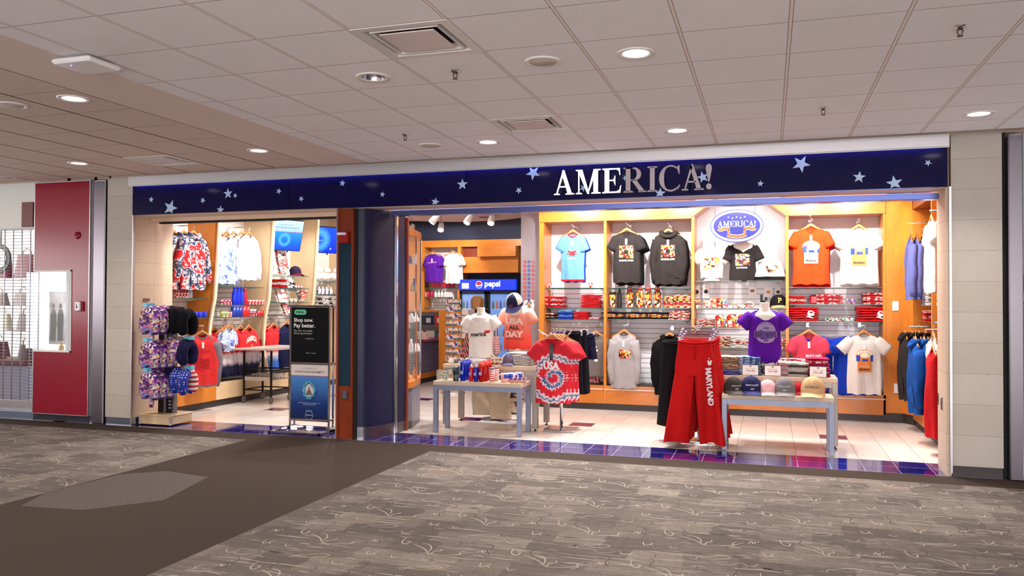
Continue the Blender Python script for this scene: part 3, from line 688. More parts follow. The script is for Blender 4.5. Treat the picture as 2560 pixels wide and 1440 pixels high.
# ================================================================= generators for merchandise
class Shirt: pass
def L16(a, b, n=16):
    w = (a+' '+b.replace(',', '')).split()[:n]
    while w[-1] in ('the', 'of', 'a', 'in', 'on', 'with', 'and', 'at', 'to'): w.pop()
    return ' '.join(w)
def sm01(x): x = max(0, min(1, x)); return x*x*(3-2*x)
def make_shirt(w=.25, h=.70, D=.045, sleeve='short', hood=False, neck='crew', seed=1, A=.015, sw=None, nw=.085, ang=62, band=False, flare=.0, tuck=0.0, scoop=.05, sr=.078, sl=.20):
    """cloth body hanging down from z=0 (neck), facing -y; returns object with .mb and .fn(x,z)"""
    R = random.Random(seed); s = Shirt(); mb = MB(); s.mb = mb
    sw = sw or w*.86; sd = .055
    ph = [R.uniform(0, 6.3) for _ in range(6)]; kk = [R.uniform(16, 22), R.uniform(30, 40), R.uniform(8, 12)]
    def Wd(t):
        if t < sd: return nw+(sw-nw)*(t/sd)**.62
        if t < .22: return sw+(w-sw)*sm01((t-sd)/(.22-sd))
        q = (t-.22)/(h-.22)
        if tuck and q > .72: return (w+flare*q)*(1-tuck*sm01((q-.72)/.28))
        return w+flare*q+.006*sin(5*q+ph[0])
    def Dp(t):
        if t < .12: return .022+(D-.022)*sm01(t/.12)
        q = (t-.12)/(h-.12)
        if tuck and q > .75: return D*(1-.35*sm01((q-.75)/.25))
        return D
    def fold(x, t):
        a = A*sm01((t-.10)/.3)
        return a*(sin(kk[0]*x+ph[1]+1.8*t)+.6*sin(kk[1]*x*(1+.2*t)+ph[2]-2.5*t)+.7*sin(kk[2]*x+ph[3]+5*t))
    def yf(x, t):
        W = Wd(t); q = min(1, abs(x)/W); return -Dp(t)*(max(0, 1-q**2.6))**.5+fold(x, t)*(1-q**4)
    s.fn = lambda x, z: (x, yf(x, -z)-.006, z)
    n = 32; T = [0, .012, .03, .055, .08, .11, .145]+[.18+.038*k for k in range(18)]
    T = [t for t in T if t < h-.045]+[h-.03, h]
    sc = scoop if neck == 'crew' else .15
    rows = []
    for t in T:
        W = Wd(t); row = []
        for i in range(n+1):
            q = -cos(pi*i/n); x = W*q
            z = -t
            if abs(x) < nw and t < .26: z -= (1-t/.26)*sc*((1-(x/nw)**2) if neck == 'crew' else (1-abs(x)/nw))
            if t == h: z += .008*sin(9*q+ph[4])
            row.append((x, yf(x, t), z))
        for i in range(n-1, 0, -1):
            q = -cos(pi*i/n); x = W*q; z = -t+(.008*sin(9*q+ph[4]) if t == h else 0)
            row.append((x, Dp(t)*(max(0, 1-abs(q)**2.6))**.5+fold(x*1.1+.3, t)*(1-abs(q)**4)*.8, z))
        rows.append(row)
    N = len(rows[0]); vs = [p for r in rows for p in r]
    fs = [(j*N+i, (j+1)*N+i, (j+1)*N+(i+1) % N, j*N+(i+1) % N) for j in range(len(rows)-1) for i in range(N)]
    mb.add(vs, fs, 0, True)
    if band:  # ribbed hem in its own material
        k = len(fs)-N
        for i in range(k, len(fs)): mb.m[i] = 1
    # collar
    col = [rows[0][i] for i in range(N)]
    mb.tube(col, [(.010, .006)]*N, 5, 2, close=True)
    for sg in (-1, 1):
        if sleeve == 'short':
            a = radians(ang+R.uniform(-4, 4)); L = sl
            d = Vector((sg*cos(a), 0, -sin(a))); p0 = Vector((sg*(sw-.055), 0, -.085)); pts = [p0+d*(L*k/5)+Vector((0, 0, .022*(1-k/5))) for k in range(6)]
            D2 = min(D, .07)
            mb.tube(pts, [(D2*.8, sr*.9), (D2*1.05, sr*1.08), (D2*1.05, sr*1.1), (D2*1.1, sr*1.1), (D2*1.12, sr*1.1), (D2*1.15, sr*1.1)], 14, 1 if neck == 'rag' else 0)
        elif sleeve == 'long':
            a = radians(ang+12+R.uniform(-3, 3)); a2 = radians(min(97, ang+34+R.uniform(-3, 6))); p = Vector((sg*(sw-.04), 0, -.10)); pts = [p]
            for k in range(1, 10):
                aa = a+(a2-a)*sm01((k-2)/5); p = p+Vector((sg*cos(aa), -.004*k/9, -sin(aa)))*.072
                pts.append(p+Vector((sg*.006*sin(k*2+ph[5]), .006*sin(k*1.7), 0)))
            rr = [(D*.8, .082), (D*.95, .08), (D*.9, .072), (D*.85, .066), (D*.8, .060), (D*.8, .056), (D*.75, .054), (D*.75, .052), (D*.7, .046), (D*.7, .044)]
            mb.tube(pts, rr, 14, 1 if band else 0)
    if hood:
        pts = [(.105*cos(q)*(1.05), -.012-.05*sin(q) if sin(q) > 0 else -.015-.04*sin(q), .012-.065*max(0, sin(q))) for q in [2*pi*i/18 for i in range(18)]]
        mb.tube(pts, [(.03, .026)]*18, 8, 0, close=True)
        pk = [(-.15, -h*.72), (-.11, -h*.62), (.11, -h*.62), (.15, -h*.72), (.16, -h*.88), (-.16, -h*.88)]
        fan2(mb, (0, -h*.75), list(reversed(pk)), lambda x, z: (x, yf(x, -z)-.012, z), 0)
    return s
def shirt_thing(name, label, loc, rz, mat, s, prints=(), group=None, cat='shirt', tagc=True, rot=None, scale=None):
    """prints: list of (partname, MB, material, label)"""
    t = thing(name, label, cat, loc, rz, group, rot)
    if scale: t.scale = (scale,)*3
    part('cloth_body', s.mb, mat, t)
    for nm, mb, mt, lb in prints: part(nm, mb, mt, t, label=lb)
    if tagc:
        b = MB(); b.add([s.fn(x, z) for x, z in ((-.016, -.19), (.016, -.19), (.016, -.10), (-.016, -.10))], [(0, 1, 2, 3)]); part('paper_tag', b, M_white, t)
    return t
M_hang = wood('hanger_wood', (176, 106, 52), (206, 138, 76), (.3, 1, 1), .35, 8, .2)
_hg = {}
def hanger_mesh():
    if not _hg:
        b = MB(); b.tube([(-.19, 0, -.045), (-.13, 0, -.022), (-.07, 0, .008), (-.03, 0, .038), (0, 0, .052), (.03, 0, .038), (.07, 0, .008), (.13, 0, -.022), (.19, 0, -.045)], [(.009, .010), (.010, .014), (.010, .017), (.010, .020), (.010, .022), (.010, .020), (.010, .017), (.010, .014), (.009, .010)], 8)
        _hg['b'] = b.mesh('hanger_bar', [M_hang])
        b = MB(); b.tube([(0, 0, .06), (0, 0, .095), (.016, 0, .108), (.022, 0, .124), (.012, 0, .138), (-.006, 0, .139), (-.018, 0, .128)], .003, 6)
        _hg['h'] = b.mesh('hook', [M_chrome])
    return _hg
def hanger(loc, rz, label, group):
    hm = hanger_mesh(); t = thing('clothes_hanger', label, 'hanger', loc, rz, group)
    for k, nm in (('b', 'hanger_bar'), ('h', 'hook')):
        o = bpy.data.objects.new(nm, hm[k]); COL.objects.link(o); o.parent = t
    return t
def faceout(loc, rz, L, label, group=None):
    """metal arm from the wall (local +y) towards -y, tip at origin"""
    t = thing('faceout_hook', label, 'display hook', loc, rz, group)
    b = MB(); b.tube([(0, L, 0), (0, 0, 0), (0, -.01, .02)], .006, 8)
    for k in range(4): b.lathe([(.0, -.010), (.010, -.004), (.010, .004), (0, .010)], 8, c=(0, .02+k*.05, .012))
    part('arm', b, M_chrome, t)
    b = MB(); b.box(-.02, .02, L-.006, L, -.03, .03); part('bracket', b, M_chrome, t)
    return t
def dark_arm(loc, rz, L, label):
    return faceout(loc, rz, L, label)
# folded garment
_fold = {}
def folded_mesh(w, d, h, mat, seed):
    key = (w, d, h, mat.name, seed)
    if key in _fold: return _fold[key]
    R = random.Random(seed); b = MB(); p1, p2 = R.uniform(0, 6), R.uniform(0, 6)
    for lay in range(2):
        hh = h/2; z0 = lay*hh
        def fn(u, v, z0=z0, lay=lay):
            a = 2*pi*u; x = (v-.5)*w
            e = 1-(abs(v-.5)*2)**6*.35
            c, s = cos(a), sin(a)
            y = (abs(c)**.35)*(1 if c > 0 else -1)*d/2; z = (abs(s)**.7)*(1 if s > 0 else -1)*hh/2*e*.98
            y += .006*sin(9*v+p1+lay*2)+.004*sin(21*v+p2)
            return (x+.003*sin(7*u*6.28+p1), y, z0+hh/2+z+.0025*sin(8*v+p2)*(1 if lay else 0))
        b.grid(fn, 20, 8, 0, True, cu=True)
        for v in (0, 1):
            pts = [fn(i/20, v) for i in range(20)]; b.add(pts, [tuple(range(20)) if v else tuple(range(19, -1, -1))], 0, False)
    _fold[key] = b.mesh('folded_cloth', [mat]); return _fold[key]
def stack(name, label, loc, n, mats, w=.26, d=.28, h=.028, rz=0, cat='folded shirt', group=None, jit=.008, seed=0):
    R = random.Random(seed+int(abs(loc[0])*100)); z = loc[2]
    mats = mats_(mats)
    for i in range(n):
        me = folded_mesh(w, d, h, mats[i % len(mats)], (i+seed) % 3)
        o = bpy.data.objects.new(name, me); COL.objects.link(o)
        o.location = (loc[0]+R.uniform(-jit, jit), loc[1]+R.uniform(-jit, jit), z); o.rotation_euler = (0, 0, rz+R.uniform(-.05, .05))
        tag(o, label, cat, group or (label+' group' if n > 1 else None)); z += h
    return z
# cap
def cap(loc, rz, crown, brim, label, text=None, tcol=None, panel=None, name='baseball_hat', tilt=0, group=None, s=1.0, btn=None):
    t = thing(name, label, 'cap', loc, rz, group, rot=(tilt, 0, rz)); t.scale = (s,)*3
    a_, b_, h_ = .088, .10, .118
    prof = [(cos(q)**.8 if q < 1.55 else 0, sin(q)) for q in [pi/2*i/9 for i in range(10)]]
    def dome(u, v):
        q = pi/2*v; r = max(0, cos(q))**.84; an = 2*pi*u; sea = 1-.012*(abs(sin(3*an+pi/2)) < .15)
        return (a_*r*sea*cos(an), b_*r*sea*sin(an), .042+h_*.9*sin(q)*(1-.10*(sin(an) > 0)*0))
    b = MB(); b.grid(dome, 36, 9, 0, True, cu=True); b.grid(lambda u, v: (a_*cos(2*pi*u), b_*sin(2*pi*u), .042*v+.006*(1-v)), 36, 1, 0, True, cu=True)
    if panel:
        nf = 36*9
        for j in range(9):
            for i in range(36):
                an = (i+.5)/36*360
                if not (215 < an < 325): b.m[j*36+i] = 1
    part('crown', b, [crown, panel or crown], t)
    def br(u, v):
        an = radians(-90+(u-.5)*150); r0x, r0y = a_*.98, b_*.98
        k = cos((u-.5)*pi)**.75; ext = .082*v*k
        x = (r0x+ext*.25)*cos(an); y = (r0y)*sin(an)-ext
        z = .034-3.6*x*x*(.35+.65*v)-.30*ext
        return (x, y, z)
    b = MB(); b.grid(br, 20, 5, 0, True); b.grid(lambda u, v: tuple(Vector(br(u, v))-Vector((0, 0, .004))), 20, 5, 0, True, flip=True)
    part('brim', b, brim, t)
    b = MB(); b.lathe([(.008, h_*.9+.04), (.007, h_*.9+.045), (0, h_*.9+.047)], 10, caps=False); part('button', b, btn or brim, t)
    if text:
        def dm(x, z):
            q = math.asin(max(-1, min(1, (z-.042)/(h_*.9)))); r = max(0.01, cos(q))**.84; X = x
            y = -b_*sqrt(max(0, r*r-(X/a_)**2)); return (X, y-.0025, z)
        b = MB()
        for i, (tx, tz, tw) in enumerate(text): put_text(b, tx, 0, tz, w=tw, fn=dm, bold=.02)
        part('embroidery', b, tcol, t)
    return t
# bottles and mugs
def lathe_thing(name, label, cat, loc, profs, group=None, n=16, rz=0):
    """profs: list of (partname, profile, material)"""
    t = thing(name, label, cat, loc, rz, group)
    for nm, pr, mt in profs:
        b = MB(); b.lathe(pr, n); part(nm, b, mt, t)
    return t
def mug(loc, rz, mat, label, group, s=1.0, inner=None):
    t = thing('mug', label, 'mug', loc, rz, group); t.scale = (s,)*3
    b = MB(); b.lathe([(.036, 0), (.040, .004), (.041, .095), (.038, .095), (.037, .008), (0, .008)], 20, caps=False); part('cup', b, mat, t)
    b = MB(); b.tube([(.039, 0, .078), (.058, 0, .08), (.07, 0, .062), (.068, 0, .035), (.055, 0, .02), (.039, 0, .022)], .006, 6); part('handle', b, M_whitegloss, t)
    return t
def simple(name, label, cat, loc, mesh, group=None, rz=0, scale=None):
    o = bpy.data.objects.new(name, mesh); COL.objects.link(o); o.location = loc; o.rotation_euler = (0, 0, rz)
    if scale: o.scale = scale if isinstance(scale, tuple) else (scale,)*3
    return tag(o, label, cat, group)
def glass_shelf(x0, x1, y0, y1, z, label, along='x', brackets=True):
    t = thing('glass_shelf', label, 'shelf', ((x0+x1)/2, (y0+y1)/2, z)); cx, cy = (x0+x1)/2, (y0+y1)/2
    b = MB(); b.box(x0-cx, x1-cx, y0-cy, y1-cy, -.008, 0, 0)
    b.m = [0, 0, 1, 1, 1, 1]
    part('pane', b, [M_glass, M_glassedge], t)
    if along == 'x':
        for x in (x0-cx+.06, x1-cx-.06): b = MB(); part('bracket', b.prism([(y0-cy+.06, -.009), (y1-cy, -.06), (y1-cy, -.009)], x-.002, x+.002, ax='x'), M_chrome, t)
    else:
        for y in (y0-cy+.06, y1-cy-.06): b = MB(); part('bracket', b.prism([(x0-cx, -.06), (x1-cx-.06, -.009), (x0-cx, -.009)], y-.002, y+.002, ax='y'), M_chrome, t)
    return t
# neck pillow : u-shaped roll in the local x/z plane, opening downward
def pillow_mesh(mats, seed=0, r=.056, R0=.105, seg=None):
    b = MB(); pts = []; rr = []
    N = 22
    for i in range(N+1):
        q = i/N; a = radians(-62+304*q) ; pts.append((R0*cos(a)*1.02, 0, R0*sin(a)*1.1))
        e = min(q, 1-q); k = .45+.55*min(1, (e/.07))**.5; rr.append((r*1.05*k, r*(k+.08*sin(q*40+seed))))
    b.tube(pts, rr, 12, 0, True)
    if seg:
        per = 12
        for i in range(N):
            for k in range(per): b.m[i*per+k] = seg(i/N)
    return b.mesh('pillow_roll', mats)
# ================================================================= neighbouring shuttered shop at the far left
M_redpanel = pm((150, 18, 44), .25, 0, .45, name='crimson_laminate')
M_paleroom = pm((226, 226, 228), .6, name='pale_room')
rp = thing('red_wall_panel', 'tall crimson laminate wall panel with a notch for a small display window', 'wall panel', (-9.07, 8.60, 0))
X0, X1 = -9.545+9.07, -8.615+9.07; wx = -8.90+9.07
b = MB()
b.prism([(X0, .10), (X1, .10), (X1, 3.22), (X0, 3.22), (X0, 2.035), (wx, 2.035), (wx, .93), (X0, .93)], 0, .06, 0)
part('panel', b, M_redpanel, rp)
b = MB(); b.box(X0-.012, X0, -.004, .06, 2.035, 3.23); b.box(X1, X1+.012, -.004, .06, .10, 3.23); b.box(X0-.012, X0, -.004, .06, .10, .93); b.box(X0, X1, -.004, .06, 3.22, 3.23); b.box(X0, X1, -.004, .06, .09, .10)
part('edge_trim', b, M_alu, rp)
b = MB(); b.box(X0+.02, X1, .04, .3, 0, .09); part('plinth', b, pm((26, 28, 40), .5), rp)
b = MB(); b.lathe([(.05, 0), (.048, .012), (.03, .022), (0, .025)], 24, M=Matrix.Translation((-8.81+9.07, 0, 2.495)) @ Matrix.Rotation(pi/2, 4, 'X')); part('round_cover', b, M_redpanel, rp)
cb = thing('call_box', 'small white call box with a red back plate on the crimson wall panel', 'call box', (-8.745, 8.59, 1.55))
b = MB(); b.box(-.045, .055, -.01, .008, -.07, .065, bev=.004); part('back_plate', b, pm((150, 18, 40), .4), cb)
b = MB(); b.box(-.055, .030, -.045, -.01, -.06, .06, bev=.008); part('housing', b, M_whitegloss, cb)
b = MB(); b.tube([(-.02, -.047, .03), (-.012, -.047, 0), (-.02, -.047, -.03)], .005, 6); b.tube([(-.01, -.047, 0), (.005, -.047, -.02)], .004, 6); part('symbol', b, pm((70, 70, 80), .5), cb)
# display window in the notch
dw = thing('display_window', 'small bright display window set into the notch of the crimson panel', 'window', (-9.22, 8.6, .93))
b = MB(); b.box(.30, .32, -.01, .5, 0, 1.105); b.box(-.33, .32, -.01, .5, 0, .02); b.box(-.33, .32, -.01, .5, 1.085, 1.105); part('window_frame', b, M_white, dw)
b = MB(); b.box(-.325, .30, .01, .016, .02, 1.085); part('pane', b, M_glass, dw)
b = MB(); b.box(-1.05, -.08, .52, .53, .0, 1.1); part('back_panel', b, emit((214, 222, 240), 1.3, 'lit_panel', (225, 228, 236)), dw)
t = NT('window_reflection'); v = t.coord(); n = t.noise(v, 5, 3); t.set(Base_Color=t.ramp(n.outputs[0], [(.35, s2l((150, 130, 120))), (.5, s2l((210, 205, 205))), (.7, s2l((240, 240, 245)))]), Roughness=.4)
b = MB(); b.box(-.15, .16, 0, .006, 0, .75)
solo('poster', 'pale panel with the reflection of two people painted in, behind the small display window', 'poster', b, t.mat, (-9.66, 9.09, 1.0))  # panel and figures paint in people reflected in the window glass
pst = bpy.data.objects['poster']
for k, (fx, col) in enumerate(((-.07, (96, 84, 80)), (.06, (80, 74, 72)))):
    b = MB(); poly2(b, [(fx-.05, .05), (fx+.05, .05), (fx+.055, .42), (fx+.03, .5), (fx-.03, .5), (fx-.055, .42)], lambda x, z: -.002); poly2(b, ell(fx, .545, .028, .038, 16), lambda x, z: -.003)
    part('reflected_figure', b, pm(col, .5), pst)
gb = MB(); gb.lathe([(.026, 0), (.034, .02), (.03, .055), (.012, .07), (.012, .085), (.015, .09), (.015, .11), (0, .112)], 16, caps=False)
solo('perfume_bottle', 'small golden perfume bottle standing in the display window', 'bottle', gb, pm((196, 150, 60), .2, .7), (-9.17, 8.70, .952))
for x, w, h, c in ((-9.07, .05, .20, (232, 214, 222)), (-9.015, .03, .12, (226, 218, 226)), (-8.975, .03, .10, (236, 226, 230)), (-8.94, .025, .17, (210, 170, 120))):
    b = MB(); b.box(-w/2, w/2, -.02, .02, 0, h, bev=.003); solo('gift_box', 'slim %s box standing in the display window' % {(232, 214, 222): 'tall pink', (226, 218, 226): 'short lilac', (236, 226, 230): 'short white', (210, 170, 120): 'narrow tan'}[c], 'box', b, pm(c, .4), (x, 8.72, .951))
# white bulkhead above the shutter
b = MB(); b.box(-14, -9.56, 8.62, 8.9, 2.615, 3.24); struct('wall_front', b, pm((232, 232, 226), .5, name='bulkhead_white'))
b = MB(); b.box(-.10, .10, -.02, .02, 0, .34, bev=.004); solo('brown_panel', 'small red-brown panel on the white bulkhead above the shutter', 'panel', b, pm((120, 62, 52), .5), (-9.68, 8.61, 2.63))
# roller shutter
gr = thing('roller_shutter', 'lowered see-through roller shutter of thin silver bars at the far left', 'shutter', (-10.6, 8.72, 0))
b = MB()
z = .26
while z < 2.6: b.tube([(-1.6, 0, z), (1.04, 0, z)], .0042, 5); z += .0445
part('bars', b, M_chrome, gr)
b = MB()
for k in range(18):
    x = 1.0-k*.155; b.box(x-.004, x+.004, -.007, .007, .24, 2.61)
part('links', b, M_steel, gr)
b = MB(); b.box(-1.6, 1.05, -.02, .02, .10, .24, bev=.004); part('bottom_rail', b, M_alu, gr)
b = MB(); b.box(-14, -9.56, 8.62, 8.75, 0, .10); struct('trim_4', b, pm((120, 130, 150), .4, .5))
# interior shell of the neighbour
b = MB(); b.box(-17, -9.05, 11.6, 11.7, 0, 3.3); b.box(-9.06, -9.0, 8.66, 11.6, 0, 3.3); struct('wall_back', b, M_paleroom)
b = MB(); b.box(-17, -9.0, 8.9, 11.7, 3.25, 3.3); struct('ceiling', b, M_white)
b = MB(); b.box(-17, -9.0, 8.575, 11.7, -.03, 0); struct('floor', b, pm((186, 184, 180), .3))
# contents seen through the bars
ds = thing('display_shelving', 'white wall shelving with four shelves of bags behind the shutter', 'shelving', (-13.0, 11.2, 0))
for z in (.55, 1.05, 1.50, 1.98):
    b = MB(); b.box(-2.2, .6, -.2, .35, z, z+.03); part('shelf', b, pm((210, 206, 200), .4), ds)
b = MB(); b.box(-2.2, .6, .35, .38, 0, 2.9); part('back_panel', b, M_white, ds)
rb = random.Random(5)
def handbag(loc, w, h, d, mat, label, group=None):
    t = thing('handbag', label, 'handbag', loc, 0, group)
    b = MB(); b.grid(lambda u, v: ((w/2)*(1-.22*v)*(abs(cos(2*pi*u))**.5)*(1 if cos(2*pi*u) > 0 else -1), (d/2)*(1-.5*v)*(abs(sin(2*pi*u))**.6)*(1 if sin(2*pi*u) > 0 else -1), h*v), 20, 4, 0, True, cu=True); b.box(-w*.38, w*.38, -d*.24, d*.24, h-.01, h); part('bag_body', b, mat, t)
    b = MB(); b.tube([(-w*.2, 0, h-.01), (-w*.18, 0, h+.07), (0, 0, h+.11), (w*.18, 0, h+.07), (w*.2, 0, h-.01)], .007, 6); part('handle', b, mat, t)
    return t
mar = pm((92, 12, 26), .4); brn = pm((70, 36, 26), .45); tau = pm((120, 108, 100), .5); crm = pm((208, 204, 182), .5)
HB = [(-12.55, 2.01, .50, .42, mar, 'maroon handbag on the top shelf behind the shutter, larger'), (-13.15, 2.01, .52, .44, mar, 'second maroon handbag on the top shelf behind the shutter, further left'),
      (-12.62, 1.53, .42, .22, tau, 'taupe handbag on the second shelf behind the shutter'), (-13.2, 1.53, .44, .22, tau, 'taupe handbag further left on the second shelf behind the shutter'),
      (-12.55, 1.08, .34, .30, brn, 'dark brown handbag on the third shelf behind the shutter'), (-13.1, 1.08, .4, .30, crm, 'cream handbag on the third shelf behind the shutter'), (-12.6, .58, .36, .30, crm, 'cream handbag on the lowest shelf behind the shutter'), (-13.15, .58, .4, .3, mar, 'maroon handbag on the lowest shelf behind the shutter')]
for x, z, w, h, m, l in HB: handbag((x, 11.15, z), w, h, .2, m, l)
b = MB(); b.lathe([(.24, -.02), (.25, 0), (.24, .02)], 32, 0, M=Matrix.Rotation(pi/2, 4, 'X')); b.lathe([(.17, .02), (.17, .03)], 28, 1, M=Matrix.Rotation(pi/2, 4, 'X')); b.lathe([(.05, .03), (.05, .036)], 16, 0, M=Matrix.Rotation(pi/2, 4, 'X'))
solo('round_display', 'round black and white display disc high behind the shutter', 'display', b, [pm((40, 40, 44), .4), M_white], (-12.3, 10.4, 2.32))
b = MB(); b.tube([(0, 0, 0), (0, 0, .45)], .01, 6); solo('ceiling_hook', 'thin dark rod carrying the round display disc', 'rod', b, M_black, (-12.3, 10.42, 2.57))
tb = thing('display_counter', 'low display counter with a red top band behind the shutter', 'counter', (-11.6, 9.9, 0))
b = MB(); b.box(-.9, .75, -.3, .3, 0, .62, bev=.004); part('cabinet', b, pm((150, 150, 168), .3), tb)
b = MB(); b.box(-.95, .8, -.33, .33, .62, .70, bev=.004); part('top', b, mar, tb)
b = MB(); b.box(-.5, -.1, -.31, -.3, .05, .55); part('front_panel', b, pm((176, 150, 110), .4), tb)
handbag((-11.75, 9.9, .70), .34, .26, .16, mar, 'crimson handbag standing on the low counter behind the shutter')
handbag((-11.15, 9.9, .70), .26, .22, .14, brn, 'small brown handbag at the right end of the low counter behind the shutter')
# right edge of the view: neighbouring wall and a little sign
b = MB(); b.box(2.236, 7, 8.8, 8.9, 0, 1.9, 0); b.box(2.236, 7, 8.8, 8.9, 1.9, 3.24, 1); struct('wall_front', b, [pm((26, 30, 36), .3), pm((176, 186, 190), .5)])
b = MB(); b.box(-.02, .30, -.01, 0, -.12, .12, 0); b.box(0, .28, -.013, -.01, -.10, .03, 1)
for k in range(3): b.box(.02, .26, -.015, -.013, -.085+k*.035, -.07+k*.035, 0)
solo('notice', 'small white and red notice on the dark wall at the right edge', 'sign', b, [M_white, pm((176, 20, 40), .5)], (2.27, 8.8, 1.62))
# ================================================================= shop fittings
def m_slat(name, rgb, axis=0, pitch=.0762, zmax=9):
    t = NT(name); v = t.sep(t.coord()); c = s2l(rgb)
    f = t.math('FRACT', t.math('DIVIDE', v[2], pitch)); g = t.math('LESS_THAN', f, .11)
    g = t.math('MULTIPLY', g, t.math('LESS_THAN', v[2], zmax))
    t.set(Base_Color=t.mix(g, c, tuple(x*.22 for x in c)), Roughness=.38)
    t.bump(t.math('SUBTRACT', 1.0, g), .5, .006)
    return t.mat
M_slat = m_slat('slat_panel', (226, 222, 226), zmax=1.84)
M_slatL = m_slat('slat_panel_pale', (236, 228, 220), zmax=1.9)
BY = 12.60   # face of the back panel
PX = [-3.40, -2.385, -1.085, .225, 1.52]
bays = []
BN = ['left bay with the blue shirt', 'second bay with the charcoal shirts', 'bay under the oval sign', 'right bay with the orange and white shirts']
for i in range(4):
    xa, xb = PX[i], PX[i+1]; xc = (xa+xb)/2; hw = (xb-xa)/2
    t = thing('display_unit', 'orange wood wall display unit, '+BN[i], 'shelving', (xc, 12.15, 0), 0, 'orange wood wall units along the back wall'); bays.append(t)
    b = MB(); b.box(-hw, hw, BY-12.15, BY-12.15+.03, .36, 2.86 if i != 2 else 3.45); part('back_panel', b, M_slat, t)
    b = MB(); pw = .085 if i == 0 else .05
    b.box(-hw, -hw+pw-.01, -.004, BY-12.15, .10, 2.86 if i != 2 else 2.90)
    if i == 3: b.box(hw-.03, hw+.0, 0, BY-12.15, .10, 2.9)
    part('side_panel', b, M_orange, t)
    if i != 2:
        b = MB(); b.box(-hw, hw, -.02, BY-12.15, 2.86, 3.03); b.prism([(-.02, 3.03), (-.30, 3.16), (-.30, 3.30), (BY-12.15, 3.30), (BY-12.15, 3.03)], -hw, hw, ax='x'); b.box(-hw, hw, -.05, -.02, 3.02, 3.06); part('header', b, M_orange_h, t)
    else:
        for s in (-1, 1):
            b = MB(); q = [(s*hw, 2.87), (s*(hw-.30), 3.10), (s*(hw-.30), 3.3), (s*hw, 3.3)]
            if s > 0: q.reverse()
            b.prism(q, -.02, .42); part('header', b, M_orange_h, t)
    b = MB(); b.box(-hw, hw, -.0, BY-12.15, .335, .37); part('ledge', b, M_orange_h, t)
    b = MB(); b.box(-hw+.01, hw-.01, .02, BY-12.15-.001, .371, .377); part('ledge_mat', b, M_black, t)
    b = MB(); b.box(-hw+.01, hw-.01, -.012, .004, .305, .322); part('handle_strip', b, pm((226, 206, 200), .35), t)
    b = MB(); b.box(-hw+.003, hw-.003, 0, .05, .10, .335); b.box(-hw, hw, .01, BY-12.15, .095, .34); part('drawer_front', b, M_orange_h, t)
    b = MB(); b.box(-hw, hw, .03, .2, 0, .097); part('kick_plate', b, M_kick, t)
b = MB(); b.box(1.50, 1.73, 12.16, 12.6, .13, 3.05); b.box(1.50, 1.74, 12.165, 12.6, 0, .13, 1); b.add([(1.73, 12.16, .13), (1.84, 11.98, .13), (1.84, 11.98, 3.05), (1.73, 12.16, 3.05)], [(0, 1, 2, 3)]); b.add([(1.735, 12.165, 0), (1.845, 11.985, 0), (1.845, 11.985, .13), (1.735, 12.165, .13)], [(0, 1, 2, 3)], 1)
solo('corner_panel', 'plain orange wood corner panel between the back units and the right wall units', 'panel', b, [M_orange, M_kick])
for z, nm in ((1.42, 'upper'), (.55, 'lower')):
    c = aY(2239, 765, 12.15) if nm == 'upper' else aY(2243, 971, 12.15)
    b = MB(); b.box(-.04, .04, -.008, 0, -.065, .065, bev=.003); b.box(-.012, .012, -.012, -.008, -.02, .02); solo('wall_switch', 'white %s switch plate on the orange corner panel' % nm, 'switch', b, M_whitegloss, (c.x, 12.158, c.z))
# right wall units (face -x)
YR = [9.42, 10.36+.05, 11.55, 11.98]
for i, (ya, yb) in enumerate(((9.30, 10.62), (10.62, 11.98))):
    yb = yb if i else 10.62
    t = thing('display_unit', 'orange wood wall unit on the right side wall, '+('nearer the opening' if i == 0 else 'in the corner'), 'shelving', (1.83, (ya+yb)/2, 0), 0, 'orange wood units on the right wall'); yc = (ya+yb)/2; hw = (yb-ya)/2
    b = MB(); b.box(.42, .46, -hw, hw, .3, 3.05); part('back_panel', b, M_orange, t)
    b = MB(); b.box(0, .42, -hw, -hw+.05, .3, 3.05); part('side_panel', b, M_orange, t)
    if i: b = MB(); b.box(0, .42, hw-.03, hw, .3, 3.05); part('side_panel', b, M_orange, t)
    b = MB(); b.box(0, .46, -hw, hw, 2.88, 3.20); part('header', b, M_redwood if i else M_orange_h, t)
    b = MB(); b.box(0, .44, -hw, hw, .30, .335); b.box(-.012, 0, -hw+.01, hw-.01, .265, .29, 1); part('ledge', b, [M_orange_h, pm((226, 190, 176), .35)], t)
    b = MB(); b.box(0, .03, -hw+.004, hw-.004, .085, .30, bev=.003); part('drawer_front', b, M_orange, t)
    b = MB(); b.box(.02, .1, -hw, hw, 0, .09); part('kick_plate', b, M_kick, t)
# glass shelves on the back wall
SHB = [(0, 1.845, 'highest'), (0, 1.540, 'middle'), (0, 1.362, 'lowest'), (1, 1.845, 'highest'), (1, 1.542, 'middle'), (1, 1.372, 'lowest'),
       (2, 1.945, 'highest'), (2, 1.545, 'second'), (2, 1.273, 'third'), (2, .967, 'lowest'), (3, 1.848, 'highest'), (3, 1.608, 'middle'), (3, 1.368, 'lowest')]
for i, z, nm in SHB:
    glass_shelf(PX[i]+.055, PX[i+1]-.04, 12.2, 12.59, z, nm+' glass shelf in the '+BN[i])
